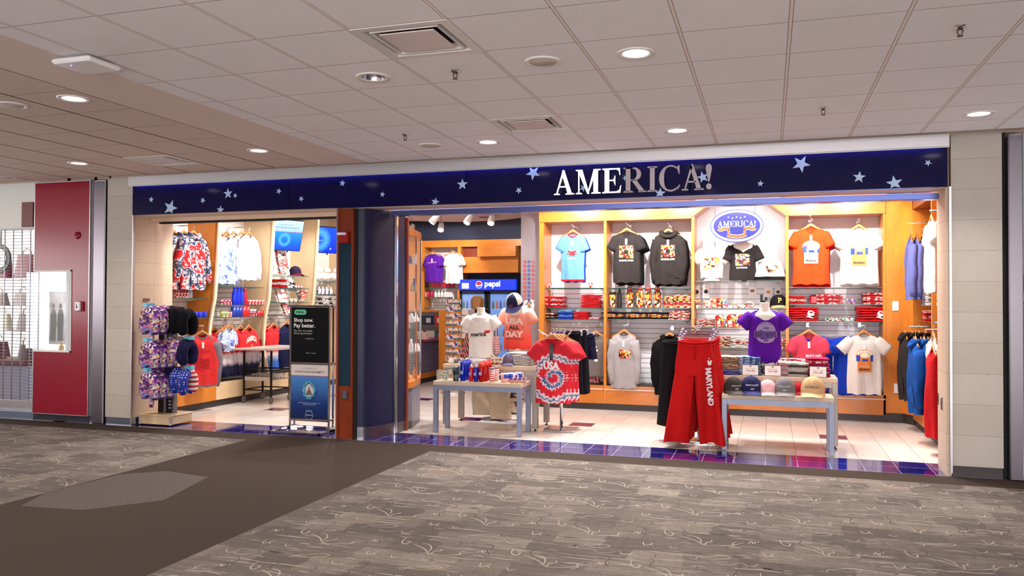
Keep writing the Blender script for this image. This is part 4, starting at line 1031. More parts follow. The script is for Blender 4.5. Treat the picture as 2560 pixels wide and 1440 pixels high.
# ---------------------------------------------------------------- left wall units (face +x)
FY = [9.50, 10.56, 11.98, 13.40, 14.82, 16.24, 17.4]
LN = ['first bay, orange, with the tie-dye hoodies', 'second bay with the blue bottles', 'third bay with the left screen', 'fourth bay with the right screen', 'fifth bay, deep in the shop', 'last bay']
for i in range(6):
    ya, yb = FY[i], FY[i+1]; yc = (ya+yb)/2; hw = (yb-ya)/2
    t = thing('display_unit', 'wood display unit on the left wall, '+LN[i], 'shelving', (-8.10, yc, 0), 0, 'curved-fin display units along the left wall')
    b = MB(); b.box(-.55, -.52, -hw, hw, .34, 3.45); part('back_panel', b, M_slatL, t)
    front = M_orange if i == 0 else M_maple_h
    # fin at far end, bulging front edge
    pf = [(-.52, .36), (-.02, .36)]+[(-.02+.0-.10*sin(pi*min(1, (z-.36)/1.3))*1.0 if z < 1.66 else -.02+.09*sin(pi*(z-1.66)/1.85*.5), z) for z in [.5, .7, .9, 1.1, 1.3, 1.5, 1.66, 1.9, 2.15, 2.4, 2.7, 3.0, 3.3, 3.45]]+[(-.52, 3.45)]
    b = MB(); b.prism(pf, hw-.035, hw-.0, 0, ax='y'); 
    n = len(pf)
    if i == 0:
        k0 = 0; b.m[0] = 1
    part('side_fin', b, [M_maple, M_orange], t)
    b = MB(); ed = [(x+.012, z) for x, z in pf[1:-1]]; vs = []
    for (x, z) in ed: vs += [(x, hw-.045, z), (x, hw+.01, z)]
    b.add(vs, [(2*k, 2*k+1, 2*k+3, 2*k+2) for k in range(len(ed)-1)], 0, True); 
    vs2 = []
    for (x, z) in ed: vs2 += [(x, hw-.045, z), (x-.03, hw-.045, z)]
    b.add(vs2, [(2*k+1, 2*k, 2*k+2, 2*k+3) for k in range(len(ed)-1)], 0)
    part('edge_band', b, pm((238, 214, 176), .4), t)
    b = MB(); b.box(-.55, -.0, -hw, hw, .335, .365, bev=.003); part('ledge', b, front, t)
    b = MB(); b.box(-.5, -.02, -hw+.02, hw-.05, .366, .372); part('ledge_mat', b, M_black, t)
    b = MB(); b.box(-.04, 0, -hw+.003, hw-.003, .10, .335, bev=.003); part('drawer_front', b, front, t)
    b = MB(); b.box(-.06, -.02, -hw, hw, 0, .10); part('kick_plate', b, M_kick, t)
SHL = [(0, 1.667, 'upper'), (0, 1.37, 'lower'), (1, 1.855, 'highest'), (1, 1.56, 'middle'), (1, 1.365, 'lowest'), (2, 2.09, 'highest'), (2, 1.86, 'second'), (2, 1.60, 'third'), (2, 1.37, 'lowest'), (3, 2.02, 'highest'), (3, 1.76, 'middle'), (3, 1.52, 'lowest'), (4, 1.9, 'upper'), (4, 1.55, 'lower')]
for i, z, nm in SHL:
    glass_shelf(-8.61, -8.2, FY[i]+.02, FY[i+1]-.05, z, nm+' glass shelf on the left wall, '+LN[i].split(',')[0].split(' with')[0], along='y')
# ---------------------------------------------------------------- screens
def screen(loc, rz, w, h, label, tilt, deco):
    t = thing('wall_screen', label, 'screen', loc, rz, 'blue advertising screens on the left wall', rot=(tilt, 0, rz))
    b = MB(); b.box(-w/2-.012, w/2+.012, 0, .05, -h/2-.012, h/2+.012, bev=.005); part('casing', b, M_black, t)
    m = NT('screen_picture'); z = m.sep(m.coord())[2]; x = m.sep(m.coord())[0]
    col = m.ramp(m.math('ADD', m.math('DIVIDE', z, h), .5), deco['ramp'])
    d = m.new('ShaderNodeVectorMath', operation='LENGTH'); cc = m.new('ShaderNodeCombineXYZ'); m.inp(cc, 0, m.math('SUBTRACT', x, deco['c'][0])); m.inp(cc, 1, m.math('SUBTRACT', z, deco['c'][1])); m.inp(d, 0, cc.outputs[0])
    ring = m.math('SUBTRACT', 1.0, m.math('MULTIPLY', m.math('ABSOLUTE', m.math('SUBTRACT', d.outputs['Value'], deco['r'])), deco['k']), clamp=True)
    col = m.mix(m.math('MULTIPLY', ring, .55), col, s2l((90, 190, 255)))
    m.set(Base_Color=(0, 0, 0), Emission_Color=col, Emission_Strength=1.25, Roughness=.25)
    b = MB(); b.box(-w/2, w/2, -.002, .001, -h/2, h/2); part('display', b, m.mat, t)
    b = MB(); b.box(-.03, -.015, .05, .35, -.2, -.15); b.box(.1, .12, .03, .05, -h/2-.05, -h/2); b.box(-.12, -.1, .03, .05, -h/2-.05, -h/2); part('mount', b, M_black, t)
    return t
c = (aY(725, 588, 12.5)); 
s1 = screen((-8.17, 12.50, c.z), radians(62), .66, .54, 'blue screen showing an ornament advert, tilted, left of the two', radians(17), {'ramp': [(0, s2l((10, 60, 205))), (.3, s2l((8, 96, 225))), (.60, s2l((30, 130, 235))), (.62, s2l((170, 60, 110))), (.635, s2l((150, 180, 245))), (1, s2l((176, 200, 250)))], 'c': (.0, -.08), 'r': .09, 'k': 22})
f0 = lambda x, z: (x, -.004, z)
b = MB(); put_text(b, 'THE OFFICIAL 2021', 0, .19, w=.26, fn=f0); put_text(b, 'WHITE HOUSE ORNAMENT', 0, .14, w=.52, fn=f0); part('display_text', b, emit((60, 90, 170), .6), s1)
c2 = aY(812, 600, 13.9)
s2 = screen((c2.x, 13.9, c2.z), radians(58), .80, .50, 'blue screen with a round glowing emblem, right of the two', radians(15), {'ramp': [(0, s2l((0, 40, 190))), (1, s2l((20, 70, 235)))], 'c': (-.12, .0), 'r': .15, 'k': 9})
b = MB(); put_text(b, 'AMERICA', -.13, -.01, w=.17, fn=f0, bold=.02); fan2(b, (.14, -.17), ell(.14, -.17, .018, .022, 12), f0); part('display_text', b, emit((190, 220, 255), .7), s2)
# ---------------------------------------------------------------- oval shop sign
sg = thing('oval_sign', 'oval blue hanging sign with white serif letters and an orange ribbon', 'sign', (-.438, 11.98, 2.72))
b = MB(); A_, B_ = .366, .237
b.prism(ell(0, 0, A_, B_, 64), 0, .03); part('board', b, pm((40, 46, 128), .4, name='oval_rim_blue'), sg)
def oring(a0, b0, a1, b1, y, m, n=64):
    vs = []
    for i in range(n):
        q = 2*pi*i/n; vs += [(a0*cos(q), y, b0*sin(q)), (a1*cos(q), y, b1*sin(q))]
    return vs, [(2*i, 2*i+1, (2*i+3) % (2*n), (2*i+2) % (2*n)) for i in range(n)]
b = MB(); b.add(*oring(.322, .192, .353, .224, -.002, 0)); part('cream_border', b, pm((238, 214, 190), .5), sg)
b = MB(); b.add([(x, -.003, z) for x, z in ell(0, 0, .318, .188, 64)], [tuple(range(64))]); part('field', b, pm((26, 28, 126), .4), sg)
b = MB(); out, tw = serif_string('AMERICA!'); sc = .52/tw
for ch, x, S, w in out:
    for poly in S: poly2(b, [(-.26+(x+px)*sc, -.012+pz*.082) for px, pz in poly], lambda X, Z: -.006)
part('lettering', b, pm((240, 240, 250), .5), sg)
for k, (x, z) in enumerate(((-.115, .125), (-.06, .11), (-.002, .125), (.055, .11), (.11, .125))): b = MB(); fan2(b, (x, z), star_poly(x, z, .0145), lambda X, Z: -.006); part('star', b, pm((240, 240, 250), .5), sg)
def band(b, pts, w, y, m=0):
    vs = []
    for i, p in enumerate(pts):
        a = Vector(pts[min(i+1, len(pts)-1)])-Vector(pts[max(i-1, 0)]); a.normalize(); vs += [(p[0]-a.y*w, y, p[1]+a.x*w), (p[0]+a.y*w, y, p[1]-a.x*w)]
    b.add(vs, [(2*i+1, 2*i, 2*i+2, 2*i+3) for i in range(len(pts)-1)], m)
for w, y, mt, nm in ((.026, -.0045, pm((236, 226, 224), .5), 'ribbon_outline'), (.0205, -.007, pm((196, 84, 30), .5), 'ribbon')):
    b = MB(); band(b, [(-.13+.26*i/12, -.125-.028*sin(pi*i/12)) for i in range(13)], w, y)
    for s in (-1, 1):
        band(b, [(s*(.255-.15*i/10), -.035-.012*sin(2.2*pi*i/10)-.012*i/10) for i in range(11)], w, y)
        band(b, [(s*.112, -.05), (s*.105, -.09), (s*.122, -.115)], w*.45, y)
    part(nm, b, mt, sg)
b = MB()
for x in (-.30, .25): b.tube([(x, .01, .12), (x, .01, .75)], .0022, 5)
for x in (-.30, .25): b.tube([(x, .06, -.9), (x, .06, .12)], .0018, 5)
part('hanging_wire', b, M_dark, sg)
# ---------------------------------------------------------------- nesting tables
M_tabletop = wood('table_laminate', (196, 172, 146), (210, 188, 162), (.5, 1, 1), .35, 3)
M_tleg = steel('table_leg_metal', (150, 156, 176), .42, (40, 40, 2), .6)
M_tleg2 = steel('table_leg_warm', (168, 158, 150), .42, (40, 40, 2), .6)
def table(x0, x1, y0, y1, h, leg, label, glides=False, m=None):
    cx, cy = (x0+x1)/2, (y0+y1)/2; hx, hy = (x1-x0)/2, (y1-y0)/2; m = m or M_tleg
    t = thing('display_table', label, 'table', (cx, cy, 0), 0, None)
    b = MB(); b.box(-hx, hx, -hy, hy, h-.05, h, bev=.004); part('tabletop', b, M_tabletop, t)
    b = MB(); b.box(-hx+.004, hx-.004, -hy+.004, -hy+.045, h-.11, h-.05); b.box(-hx+.004, hx-.004, hy-.045, hy-.004, h-.11, h-.05); b.box(-hx+.004, -hx+.045, -hy+.045, hy-.045, h-.11, h-.05); b.box(hx-.045, hx-.004, -hy+.045, hy-.045, h-.11, h-.05); part('frame', b, m, t)
    for sx in (-1, 1):
        for sy in (-1, 1):
            b = MB(); xa = sx*hx-(leg if sx > 0 else 0); ya = sy*hy-(leg if sy > 0 else 0)
            b.box(xa, xa+leg, ya, ya+leg, .035 if glides else .004, h-.05, bev=.003); o = part('leg', b, m, t)
            if glides: g = MB(); g.lathe([(.018, 0), (.016, .012), (.006, .02), (.006, .036)], 10, c=(xa+leg/2, ya+leg/2, 0)); part('glide', g, M_black, o)
    return t
LT = (-4.00, -2.855, 9.40, 9.95, .64); TT = (-4.06, -2.79, 9.82, 10.48, .815)
table(-4.00, -2.855, 9.40, 9.84, .64, .055, 'low grey-legged display table at the front left holding drink bottles')
table(-4.06, -2.78, 9.86, 10.48, .815, .07, 'taller display table standing behind the low bottle table', True, M_tleg2)
table(-.50, .66, 9.28, 9.70, .62, .055, 'low blue-grey display table in front holding the row of caps')
table(-.58, .73, 9.74, 10.25, .79, .06, 'taller display table behind the caps with price signs and folded shirts', True, M_tleg2)
# ---------------------------------------------------------------- rear of the shop
bk = thing('display_unit', 'orange wood wall unit at the very back of the shop with the purple shirt', 'shelving', (-7.05, 16.9, 0), 0)
b = MB(); b.box(-.75, .5, .35, .4, .2, 2.85); part('back_panel', b, m_slat('slat_back', (232, 226, 222), zmax=1.9), bk)
b = MB(); b.box(-.75, -.36, -.02, .4, 0, 2.85); part('side_panel', b, M_orange, bk)
b = MB(); b.box(.44, .52, -.02, .4, 0, 2.85); part('side_panel', b, M_orange, bk)
b = MB(); b.box(-.75, 1.95, -.03, .4, 2.84, 2.99); part('header', b, M_orange_h, bk)
for z in (1.93, 1.72, 1.48): glass_shelf(-7.40, -6.60, 16.85, 17.24, z, {1.93: 'highest', 1.72: 'middle', 1.48: 'lowest'}[z]+' glass shelf in the unit at the very back')
oc = thing('overhead_cabinet', 'stepped orange wood overhead cabinets above the drinks fridge', 'cabinet', (-5.88, 16.9, 2.26))
b = MB(); b.box(-.66, .68, -.02, .4, 0, .35); part('lower_box', b, M_orange_h, oc)
b = MB(); b.box(-.2, .68, -.2, .4, .35, .57); part('door', b, M_orange_h, oc)
b = MB(); b.box(-.66, -.2, .1, .4, .35, .58); part('niche', b, M_redwood, oc)
fr = thing('drinks_fridge', 'two-door glass drinks fridge with a glowing blue header', 'fridge', (-5.88, 16.82, 0))
b = MB(); b.box(-.66, .66, .02, .7, 0, 2.11); part('body', b, pm((26, 28, 36), .4), fr)
b = MB(); b.box(-.66, .66, -.05, .06, 1.875, 2.11, bev=.01); hd = part('header_sign', b, emit((20, 50, 225), .85, 'fridge_header', (10, 30, 160)), fr)
b = MB(); fh = lambda x, z: -.054
put_text(b, 'pepsi', .13, 1.995, w=.36, fn=fh, bold=.035); b.box(-.58, -.42, -.056, -.05, 1.91, 2.03); part('header_lettering', b, emit((245, 248, 255), 1.0), hd)
b = MB(); fan2(b, (-.18, 1.995), ell(-.18, 1.995, .078, .082, 28), fh); part('emblem_disc', b, emit((240, 244, 255), .9), hd)
b = MB(); up = arc_pts(-.18, 1.995, .066, .07, radians(15), radians(175), 14); poly2(b, up+[(-.2, 1.985), (-.15, 1.99)], lambda x, z: -.056); part('emblem_top', b, emit((214, 20, 40), .8), hd)
b = MB(); dn = arc_pts(-.18, 1.995, .066, .07, radians(200), radians(350), 14); poly2(b, dn+[(-.14, 1.965), (-.2, 1.955)], lambda x, z: -.056); part('emblem_bottom', b, emit((20, 50, 200), .8), hd)
for k in range(2):
    x0 = -.64+k*.655
    b = MB()
    b.box(x0, x0+.05, -.03, .02, .12, 1.85); b.box(x0+.575, x0+.625, -.03, .02, .12, 1.85); b.box(x0, x0+.625, -.03, .02, 1.79, 1.85); b.box(x0, x0+.625, -.03, .02, .12, .2); d = part('door', b, M_black, fr)
    b = MB(); b.box(x0+.05, x0+.575, -.01, -.006, .2, 1.79); part('door_glass', b, M_glass, d)
    b = MB(); b.box(x0+.04, x0+.585, .012, .018, .2, 1.79); part('lit_interior', b, emit((90, 150, 235), .55, 'fridge_glow', (60, 80, 120)), fr)
rb = random.Random(9)
cols = [(40, 60, 170), (200, 210, 230), (120, 150, 210), (210, 60, 50), (230, 230, 235), (30, 90, 60)]
bt = MB(); bt.lathe([(.028, 0), (.03, .02), (.03, .12), (.012, .17), (.012, .19), (0, .19)], 10, caps=False)
bms = [bt.mesh('soda', [pm(c, .2)]) for c in cols]
for r, z in enumerate((.55, .86, 1.17, 1.47)):
    b = MB(); b.box(-.62, .62, -.04, -.028, z-.012, z) if False else b.box(-.6, .6, .0, .012, z-.015, z)
    part('fridge_shelf', b, M_whitegloss, fr)
    for k in range(14):
        if abs(k-6.5) < .8: continue
        simple('soda_bottle', ['bottom', 'lower middle', 'upper middle', 'top'][r]+' row drink bottle behind the fridge glass', 'bottle', (-5.88-.56+k*.086, 16.84, z), bms[rb.randrange(6)], 'drink bottles in the fridge, %s row' % ['bottom', 'lower middle', 'upper middle', 'top'][r])
# cash counter
t = NT('wavy_mauve_panel'); wv = t.new('ShaderNodeTexWave', wave_type='BANDS', bands_direction='Z'); wv.inputs['Scale'].default_value = 9; wv.inputs['Distortion'].default_value = 6; wv.inputs['Detail'].default_value = 2; t.inp(wv, 'Vector', t.coord(scale=(1, .35, 1)))
t.set(Base_Color=s2l((112, 96, 112)), Roughness=.4); t.bump(wv.outputs['Fac'], .8, .02); M_wavy = t.mat
cc = thing('cash_counter', 'cash counter with a red top and wavy mauve front panel', 'counter', (-6.55, 14.9, 0))
b = MB(); b.box(-.8, -.02, -1.1, .95, .1, .82); part('cabinet', b, M_redwood, cc)
b = MB(); b.box(-.018, 0, -1.05, .80, .20, .80); part('front_panel', b, M_wavy, cc)
b = MB(); b.box(-.85, .05, -1.15, 1.0, .82, .875, bev=.006); part('countertop', b, pm((150, 34, 26), .25), cc)
b = MB(); b.box(-.02, .012, .80, .95, .1, .82); b.box(-.02, .012, -1.1, .95, .10, .20); part('edge_trim', b, M_orange, cc)
b = MB(); b.box(-.78, -.03, -1.08, .93, 0, .1); part('kick_plate', b, M_kick, cc)
# glass showcase beside the mosaic column
gc = thing('glass_showcase', 'tall narrow glass showcase with wooden frame built against the mosaic column', 'showcase', (-4.5, 9.9, 0))
foot = [(-.0+.10, -.48), (.12, -.30), (.06, -.05), (-.02, .25), (-.12, .50), (-.35, .55), (-.35, -.48)]
b = MB(); b.prism(foot, .10, .52, ax='z'); part('mosaic_base', b, pm((118, 112, 128), .3, var=.2), gc)
b = MB(); b.prism([(x*1.0, y) for x, y in foot], 0, .10, ax='z'); part('base_band', b, M_steel, gc)
b = MB(); b.prism([(x*1.08+.01, y*1.02) for x, y in foot], .52, .60, ax='z'); b.prism([(x*1.08+.01, y*1.02) for x, y in foot], 2.48, 2.56, ax='z'); part('wood_frame', b, M_orange_h, gc)
b = MB()
for i in range(5):
    p, q = foot[i], foot[i+1]; b.add([(p[0], p[1], .60), (q[0], q[1], .60), (q[0], q[1], 2.48), (p[0], p[1], 2.48)], [(0, 1, 2, 3)])
part('pane', b, M_glass, gc)
for z in (.95, 1.35, 1.75, 2.12): b = MB(); b.prism([(x*.96, y*.96) for x, y in foot], z, z+.007, ax='z'); part('inner_shelf', b, [M_glass], gc)
b = MB()
for i in (0, 2, 4): b.box(foot[i][0]-.01, foot[i][0]+.01, foot[i][1]-.01, foot[i][1]+.01, .6, 2.48)
part('corner_post', b, M_chrome, gc)
rb = random.Random(4)
for z in (.60, .957, 1.357, 1.757, 2.127):
    for k in range(3):
        c = [(236, 226, 210), (196, 30, 40), (230, 230, 235), (200, 150, 60), (60, 80, 150)][rb.randrange(5)]; h = rb.uniform(.08, .2)
        b = MB(); b.lathe([(.03, 0), (.035, .01), (.03, h*.6), (.015, h*.8), (.018, h), (0, h)], 12, caps=False)
        solo('souvenir_figure', 'small souvenir inside the glass showcase', 'souvenir', b, pm(c, .4), (-4.5+rb.uniform(-.06, 0), 9.65+k*.2, z+.001), group='souvenirs in the glass showcase')
# ---------------------------------------------------------------- track lights and ceiling bits inside
M_fix = pm((230, 224, 220), .4)
TL = [(-6.9, 12.3), (-6.4, 13.0), (-5.9, 12.5), (-5.45, 12.8), (-5.9, 14.2), (-4.9, 13.0), (-4.55, 13.2), (-6.6, 14.4)]
for k, (x, y) in enumerate(TL):
    t = thing('track_light', 'white track spotlight hanging from the ceiling inside the shop', 'spotlight', (x, y, 3.02), rb.uniform(-1, 1), 'track spotlights deep in the shop')
    b = MB(); M = Matrix.Rotation(radians(-38), 4, 'X'); b.lathe([(.03, .12), (.045, .10), (.062, -.02), (.064, -.07), (.056, -.07), (.05, 0)], 16, 0, caps=False, M=M); part('lamp_head', b, M_fix, t)
    b = MB(); b.lathe([(.054, -.06), (.054, -.055)], 16, M=M); part('lens', b, emit((255, 240, 220), 9, 'spot_lens'), t)
    b = MB(); b.tube([(0, 0, .08), (0, 0, .3), (.02, 0, .48)], .006, 6); b.box(-.06, .1, -.02, .02, .44, .48); part('stem', b, pm((120, 110, 106), .4, .6), t)
for x, y, lx in ((-6.3, 12.8, 2.2), (-5.2, 13.3, 2.0)):
    b = MB(); b.box(-lx/2, lx/2, -.02, .02, -.035, 0); solo('light_track', 'pale light track under the ceiling deep in the shop, '+('left' if x < -6 else 'right')+' one', 'light track', b, M_fix, (x, y, 3.499))
b = MB(); b.box(-.3, .3, -.15, .15, -.012, 0); solo('ceiling_panel_light', 'bright rectangular ceiling light seen above the right screen', 'ceiling light', b, emit((255, 245, 230), 8), (-7.6, 13.4, 3.49))
b = MB(); b.lathe([(.0, .0), (.28, -.0), (.34, .03), (.34, .05)], 32, caps=False); b.lathe([(.0, -.002), (.10, -.002)], 20, 1, caps=False); solo('round_air_vent', 'round dark-ringed air vent in the ceiling disc deep in the shop', 'air vent', b, [pm((190, 164, 150), .5), M_dark], (-5.3, 14.9, 3.27))
# ================================================================= garments along the back wall
C_char = cloth((42, 37, 36)); C_black = cloth((15, 14, 16)); C_blk2 = cloth((20, 19, 22)); C_wht = cloth((226, 218, 210), .04); C_or = cloth((226, 64, 20)); C_pink = cloth((206, 66, 88)); C_royal = cloth((22, 54, 168)); C_lblue = cloth((100, 150, 214)); C_red = cloth((186, 22, 28)); C_redr = cloth((196, 26, 34)); C_grey = cloth((168, 162, 164)); C_gry2 = cloth((112, 104, 100)); C_navy = cloth((24, 28, 62)); C_purple = cloth((80, 22, 140)); C_lilac = cloth((104, 110, 170)); C_maroon = cloth((104, 16, 46))
M_md = patches('state_flag_print', [(226, 180, 70), (24, 22, 20), (190, 24, 30), (238, 232, 224), (226, 180, 70), (24, 22, 20), (190, 24, 30)], 44)
M_md2 = patches('flag_print_fine', [(226, 180, 70), (24, 22, 20), (200, 60, 40), (238, 232, 224), (190, 24, 30)], 42)
M_mdred = patches('red_white_print', [(190, 24, 34), (236, 226, 220), (190, 24, 34), (210, 60, 60), (240, 236, 230)], 46)
M_mdcream = patches('cream_print', [(232, 222, 206), (200, 170, 110), (236, 230, 220), (90, 70, 60), (200, 60, 50)], 48)
M_ink = pm((232, 228, 224), .6, name='white_ink'); M_inkd = pm((30, 26, 40), .6, name='dark_ink'); M_inkr = pm((196, 26, 34), .6, name='red_ink'); M_inkb = pm((26, 66, 176), .6, name='blue_ink'); M_inko = pm((226, 132, 62), .6, name='orange_ink'); M_inkc = pm((240, 226, 200), .6, name='cream_ink')
PXM = 12.2
def P(px, py, Y=12.2): return aY(px, py, Y)
def subdiv_rect(b, fn, x0, x1, z0, z1, nx=8, nz=6, m=0):
    b.add([fn(x0+(x1-x0)*i/nx, z0+(z1-z0)*j/nz) for j in range(nz+1) for i in range(nx+1)], [(j*(nx+1)+i, j*(nx+1)+i+1, (j+1)*(nx+1)+i+1, (j+1)*(nx+1)+i) for j in range(nz) for i in range(nx)], m)
def off(fn, d): return lambda x, z: (fn(x, z)[0], fn(x, z)[1]-d, fn(x, z)[2])
def hang(name, label, px, py, rz, mat, s, prints=(), behind=0, step=.045, bmat=None, blabel=None, cat='shirt', Y=12.2, L=.38, tagc=True, dx=.0, arm=True, loc=None, bprints=False):
    loc = Vector(loc) if loc else P(px, py, Y)
    d = Vector((-sin(rz), cos(rz), 0))    # away from the viewer side
    t = shirt_thing(name, label, loc, rz, mat, s, prints, cat=cat, tagc=tagc)
    hanger(loc, rz, L16('hanger of the', label), None)
    for k in range(behind):
        l2 = loc+d*step*(k+1)+Vector((dx*(k+1), 0, -.012*(k+1)))
        o = thing(name, blabel or ('plain side of another '+label), cat, l2, rz+(.05 if k % 2 else -.04), (blabel+' group') if behind > 1 and blabel else None)
        c = [q for q in t.children if q.name.startswith('cloth_body')][0].copy(); COL.objects.link(c); c.parent = o
        if bmat:
            c.data = c.data.copy(); 
            for i, mm in enumerate(mats_(bmat)): c.data.materials[i] = mm
    if arm:
        al = loc-d*.05+Vector((0, 0, .123))
        faceout(al, rz, L+.05, L16('hook of the', label), None)
    return t
# blue ringer tee with a red crab
s = make_shirt(.185, .73, .04, 'short', seed=3, nw=.08, band=True)
s.mb.m = [1 if (m == 1) else m for m in s.mb.m]
b = MB(); f = s.fn
for x, z, r in ((0, -.30, .05), (-.05, -.27, .022), (.05, -.27, .022), (-.065, -.31, .016), (.065, -.31, .016), (-.03, -.335, .015), (.03, -.335, .015)): fan2(b, (x, z), ell(x, z, r, r*.62, 14), f)
b2 = MB(); put_text(b2, 'MARYLAND', 0, -.385, w=.13, fn=f, bold=.04)
for sx in (-1, 1): fan2(b2, (sx*.02, -.255), ell(sx*.02, -.255, .012, .012, 10), off(f, .002))
hang('t_shirt', 'light blue t-shirt with red trim and crab print, upper left of the back wall', 1432, 585, 0, [C_lblue, C_redr, C_redr], s, [('crab_print', b, M_inkr, None), ('printed_lettering', b2, M_ink, None)], 1, .05, [C_royal, C_royal, C_royal], 'blue t-shirt hanging behind the light blue crab t-shirt', dx=.012)
def md_print(f, w=.21, z=-.30, words='MARYLAND', square=True):
    b = MB(); subdiv_rect(b, f, -w/2, w/2, z-w*.44, z+w*.46, 10, 10)
    # leave a dark centre
    c = MB(); fan2(c, (0, z), ell(0, z, w*.17, w*.17, 20), off(f, .002)); t_ = MB(); put_text(t_, words, 0, z-w*.60, w=w*1.0, h=.026, fn=f, bold=.05)
    return [('flag_print', b, M_md, None), ('print_centre', c, C_char, None), ('printed_lettering', t_, M_ink, None)]
s = make_shirt(.205, .76, .05, 'short', seed=5, sw=.19)
hang('t_shirt', 'charcoal t-shirt with a square flag print, upper row of the second bay', 1567, 581, 0, [C_char]*3, s, md_print(s.fn), 3, .05, [C_blk2]*3, 'plain black t-shirt hanging behind the charcoal printed t-shirt', dx=.012)
s = make_shirt(.225, .76, .055, 'long', hood=True, seed=6, sw=.2, band=True)
hang('hoodie', 'charcoal hoodie with a square flag print, upper row of the second bay', 1671, 583, 0, [C_char]*3, s, md_print(s.fn, .20, -.27), 2, .055, [C_blk2]*3, 'plain black hoodie hanging behind the charcoal printed hoodie', cat='hoodie', dx=.012)
def bucket_print(f, z=-.30, s=1.0, col=None):
    b = MB(); subdiv_rect(b, f, -.085*s, .085*s, z-.17*s, z+.02*s, 8, 8); fan2(b, (0, z+.04*s), ell(0, z+.045*s, .105*s, .075*s, 24), f)
    c = MB(); subdiv_rect(c, off(f, .002), -.10*s, -.055*s, z-.03*s, z+.045*s, 3, 4); subdiv_rect(c, off(f, .002), .07*s, .10*s, z-.03*s, z+.06*s, 3, 4); subdiv_rect(c, off(f, .002), -.03*s, .04*s, z-.03*s, z, 4, 2)
    d = MB(); fan2(d, (0, z+.05*s), ell(0, z+.05*s, .055*s, .035*s, 18), off(f, .003)); 
    for k in range(7): a = pi*(.1+.8*k/6); fan2(d, (.085*s*cos(a), z+.05*s+.05*s*sin(a)), ell(.085*s*cos(a), z+.05*s+.05*s*sin(a), .022*s, .014*s, 10), off(f, .0028))
    e = MB(); put_text(e, 'PICKIN\'', 0, z-.135*s, w=.13*s, h=.026*s, fn=off(f, .003), bold=.05); g = MB(); put_text(g, 'Crab House', 0, z-.095*s, w=.11*s, fn=off(f, .003))
    return [('bucket_print', b, col or M_inko, None), ('blue_patch', c, M_inkb, None), ('crab_shape', d, M_inkc, None), ('printed_lettering', e, M_inkd, None), ('small_lettering', g, M_inkc, None)]
s = make_shirt(.235, .79, .065, 'short', seed=8, sw=.21, flare=.015)
hang('t_shirt', 'orange t-shirt with a cream basket print, upper row of the right bay', 2027, 571, 0, [C_or]*3, s, bucket_print(s.fn, -.31, 1.1, M_inkc), 4, .035, [C_red]*3, 'red t-shirt hanging behind the orange basket t-shirt', dx=.006)
s = make_shirt(.245, .76, .05, 'short', seed=9, sw=.21)
hang('t_shirt', 'white t-shirt with an orange basket print, upper row of the right bay', 2147, 573, 0, [C_wht]*3, s, bucket_print(s.fn, -.32, 1.1), 3, .04, [C_wht]*3, 'plain white t-shirt hanging behind the upper white basket t-shirt', dx=.008)
# lower row
s = make_shirt(.19, .62, .045, 'short', seed=12, sw=.17)
b = MB()
for k in range(5): fan2(b, (.0+.02*sin(k*2), -.18-.05*k), ell(.02*sin(k*2), -.18-.05*k, .03, .022, 10), s.fn)
hang('t_shirt', 'dark grey t-shirt with a scattered pale print, lower row of the left bay', 1489, 838, 0, [C_gry2]*3, s, [('pale_print', b, M_ink, None)], 2, .05, [C_gry2]*3, 'plain dark grey t-shirt hanging behind the scattered print t-shirt', Y=12.25, tagc=False)
s = make_shirt(.20, .81, .05, 'long', seed=14, sw=.18)
b = MB(); subdiv_rect(b, s.fn, -.07, .105, -.36, -.235, 9, 7); c = MB(); poly2(c, [(-.075, -.34), (-.02, -.37), (-.075, -.375)], s.fn)
hang('long_sleeve_shirt', 'pale grey long sleeve shirt with a flag map print, lower row of the second bay', 1560, 835, 0, [C_grey]*3, s, [('flag_map_print', b, M_md, None)], 2, .055, [C_grey]*3, 'plain pale grey long sleeve shirt hanging behind the flag map shirt', dx=-.02, Y=12.15)
s = make_shirt(.225, .84, .055, 'long', hood=True, seed=15, sw=.2, band=True)
hang('hoodie', 'plain black hoodie with a white paper tag, lower row of the second bay', 1674, 843, 0, [C_black]*3, s, [], 2, .055, [C_blk2]*3, 'black hoodie hanging behind the tagged black hoodie', cat='hoodie', dx=-.012, Y=12.12)
s = make_shirt(.225, .78, .05, 'short', seed=17, neck='v', sw=.205, ang=64)
b = MB(); subdiv_rect(b, s.fn, -.02, .17, -.34, -.25, 8, 4)
c = MB(); put_text(c, 'MARYLAND', .06, -.30, w=.2, h=.05, fn=off(s.fn, .003), bold=.04)
hang('baseball_shirt', 'pink v-neck baseball shirt with white lettering, lower row of the right bay', 2022, 836, 0, [C_pink]*3, s, [('printed_lettering', c, M_ink, None)], 2, .06, [C_royal]*3, 'royal blue shirt hanging behind the pink baseball shirt', dx=.05, Y=12.1)
s = make_shirt(.215, .80, .05, 'short', seed=19, sw=.2, ang=42)
hang('t_shirt', 'white t-shirt with an orange basket print, lower row of the right bay', 2160, 838, 0, [C_wht]*3, s, bucket_print(s.fn, -.32, 1.05), 3, .06, [C_royal]*3, 'royal blue t-shirt hanging behind the lower white basket t-shirt', dx=-.055, Y=12.0, L=.58)
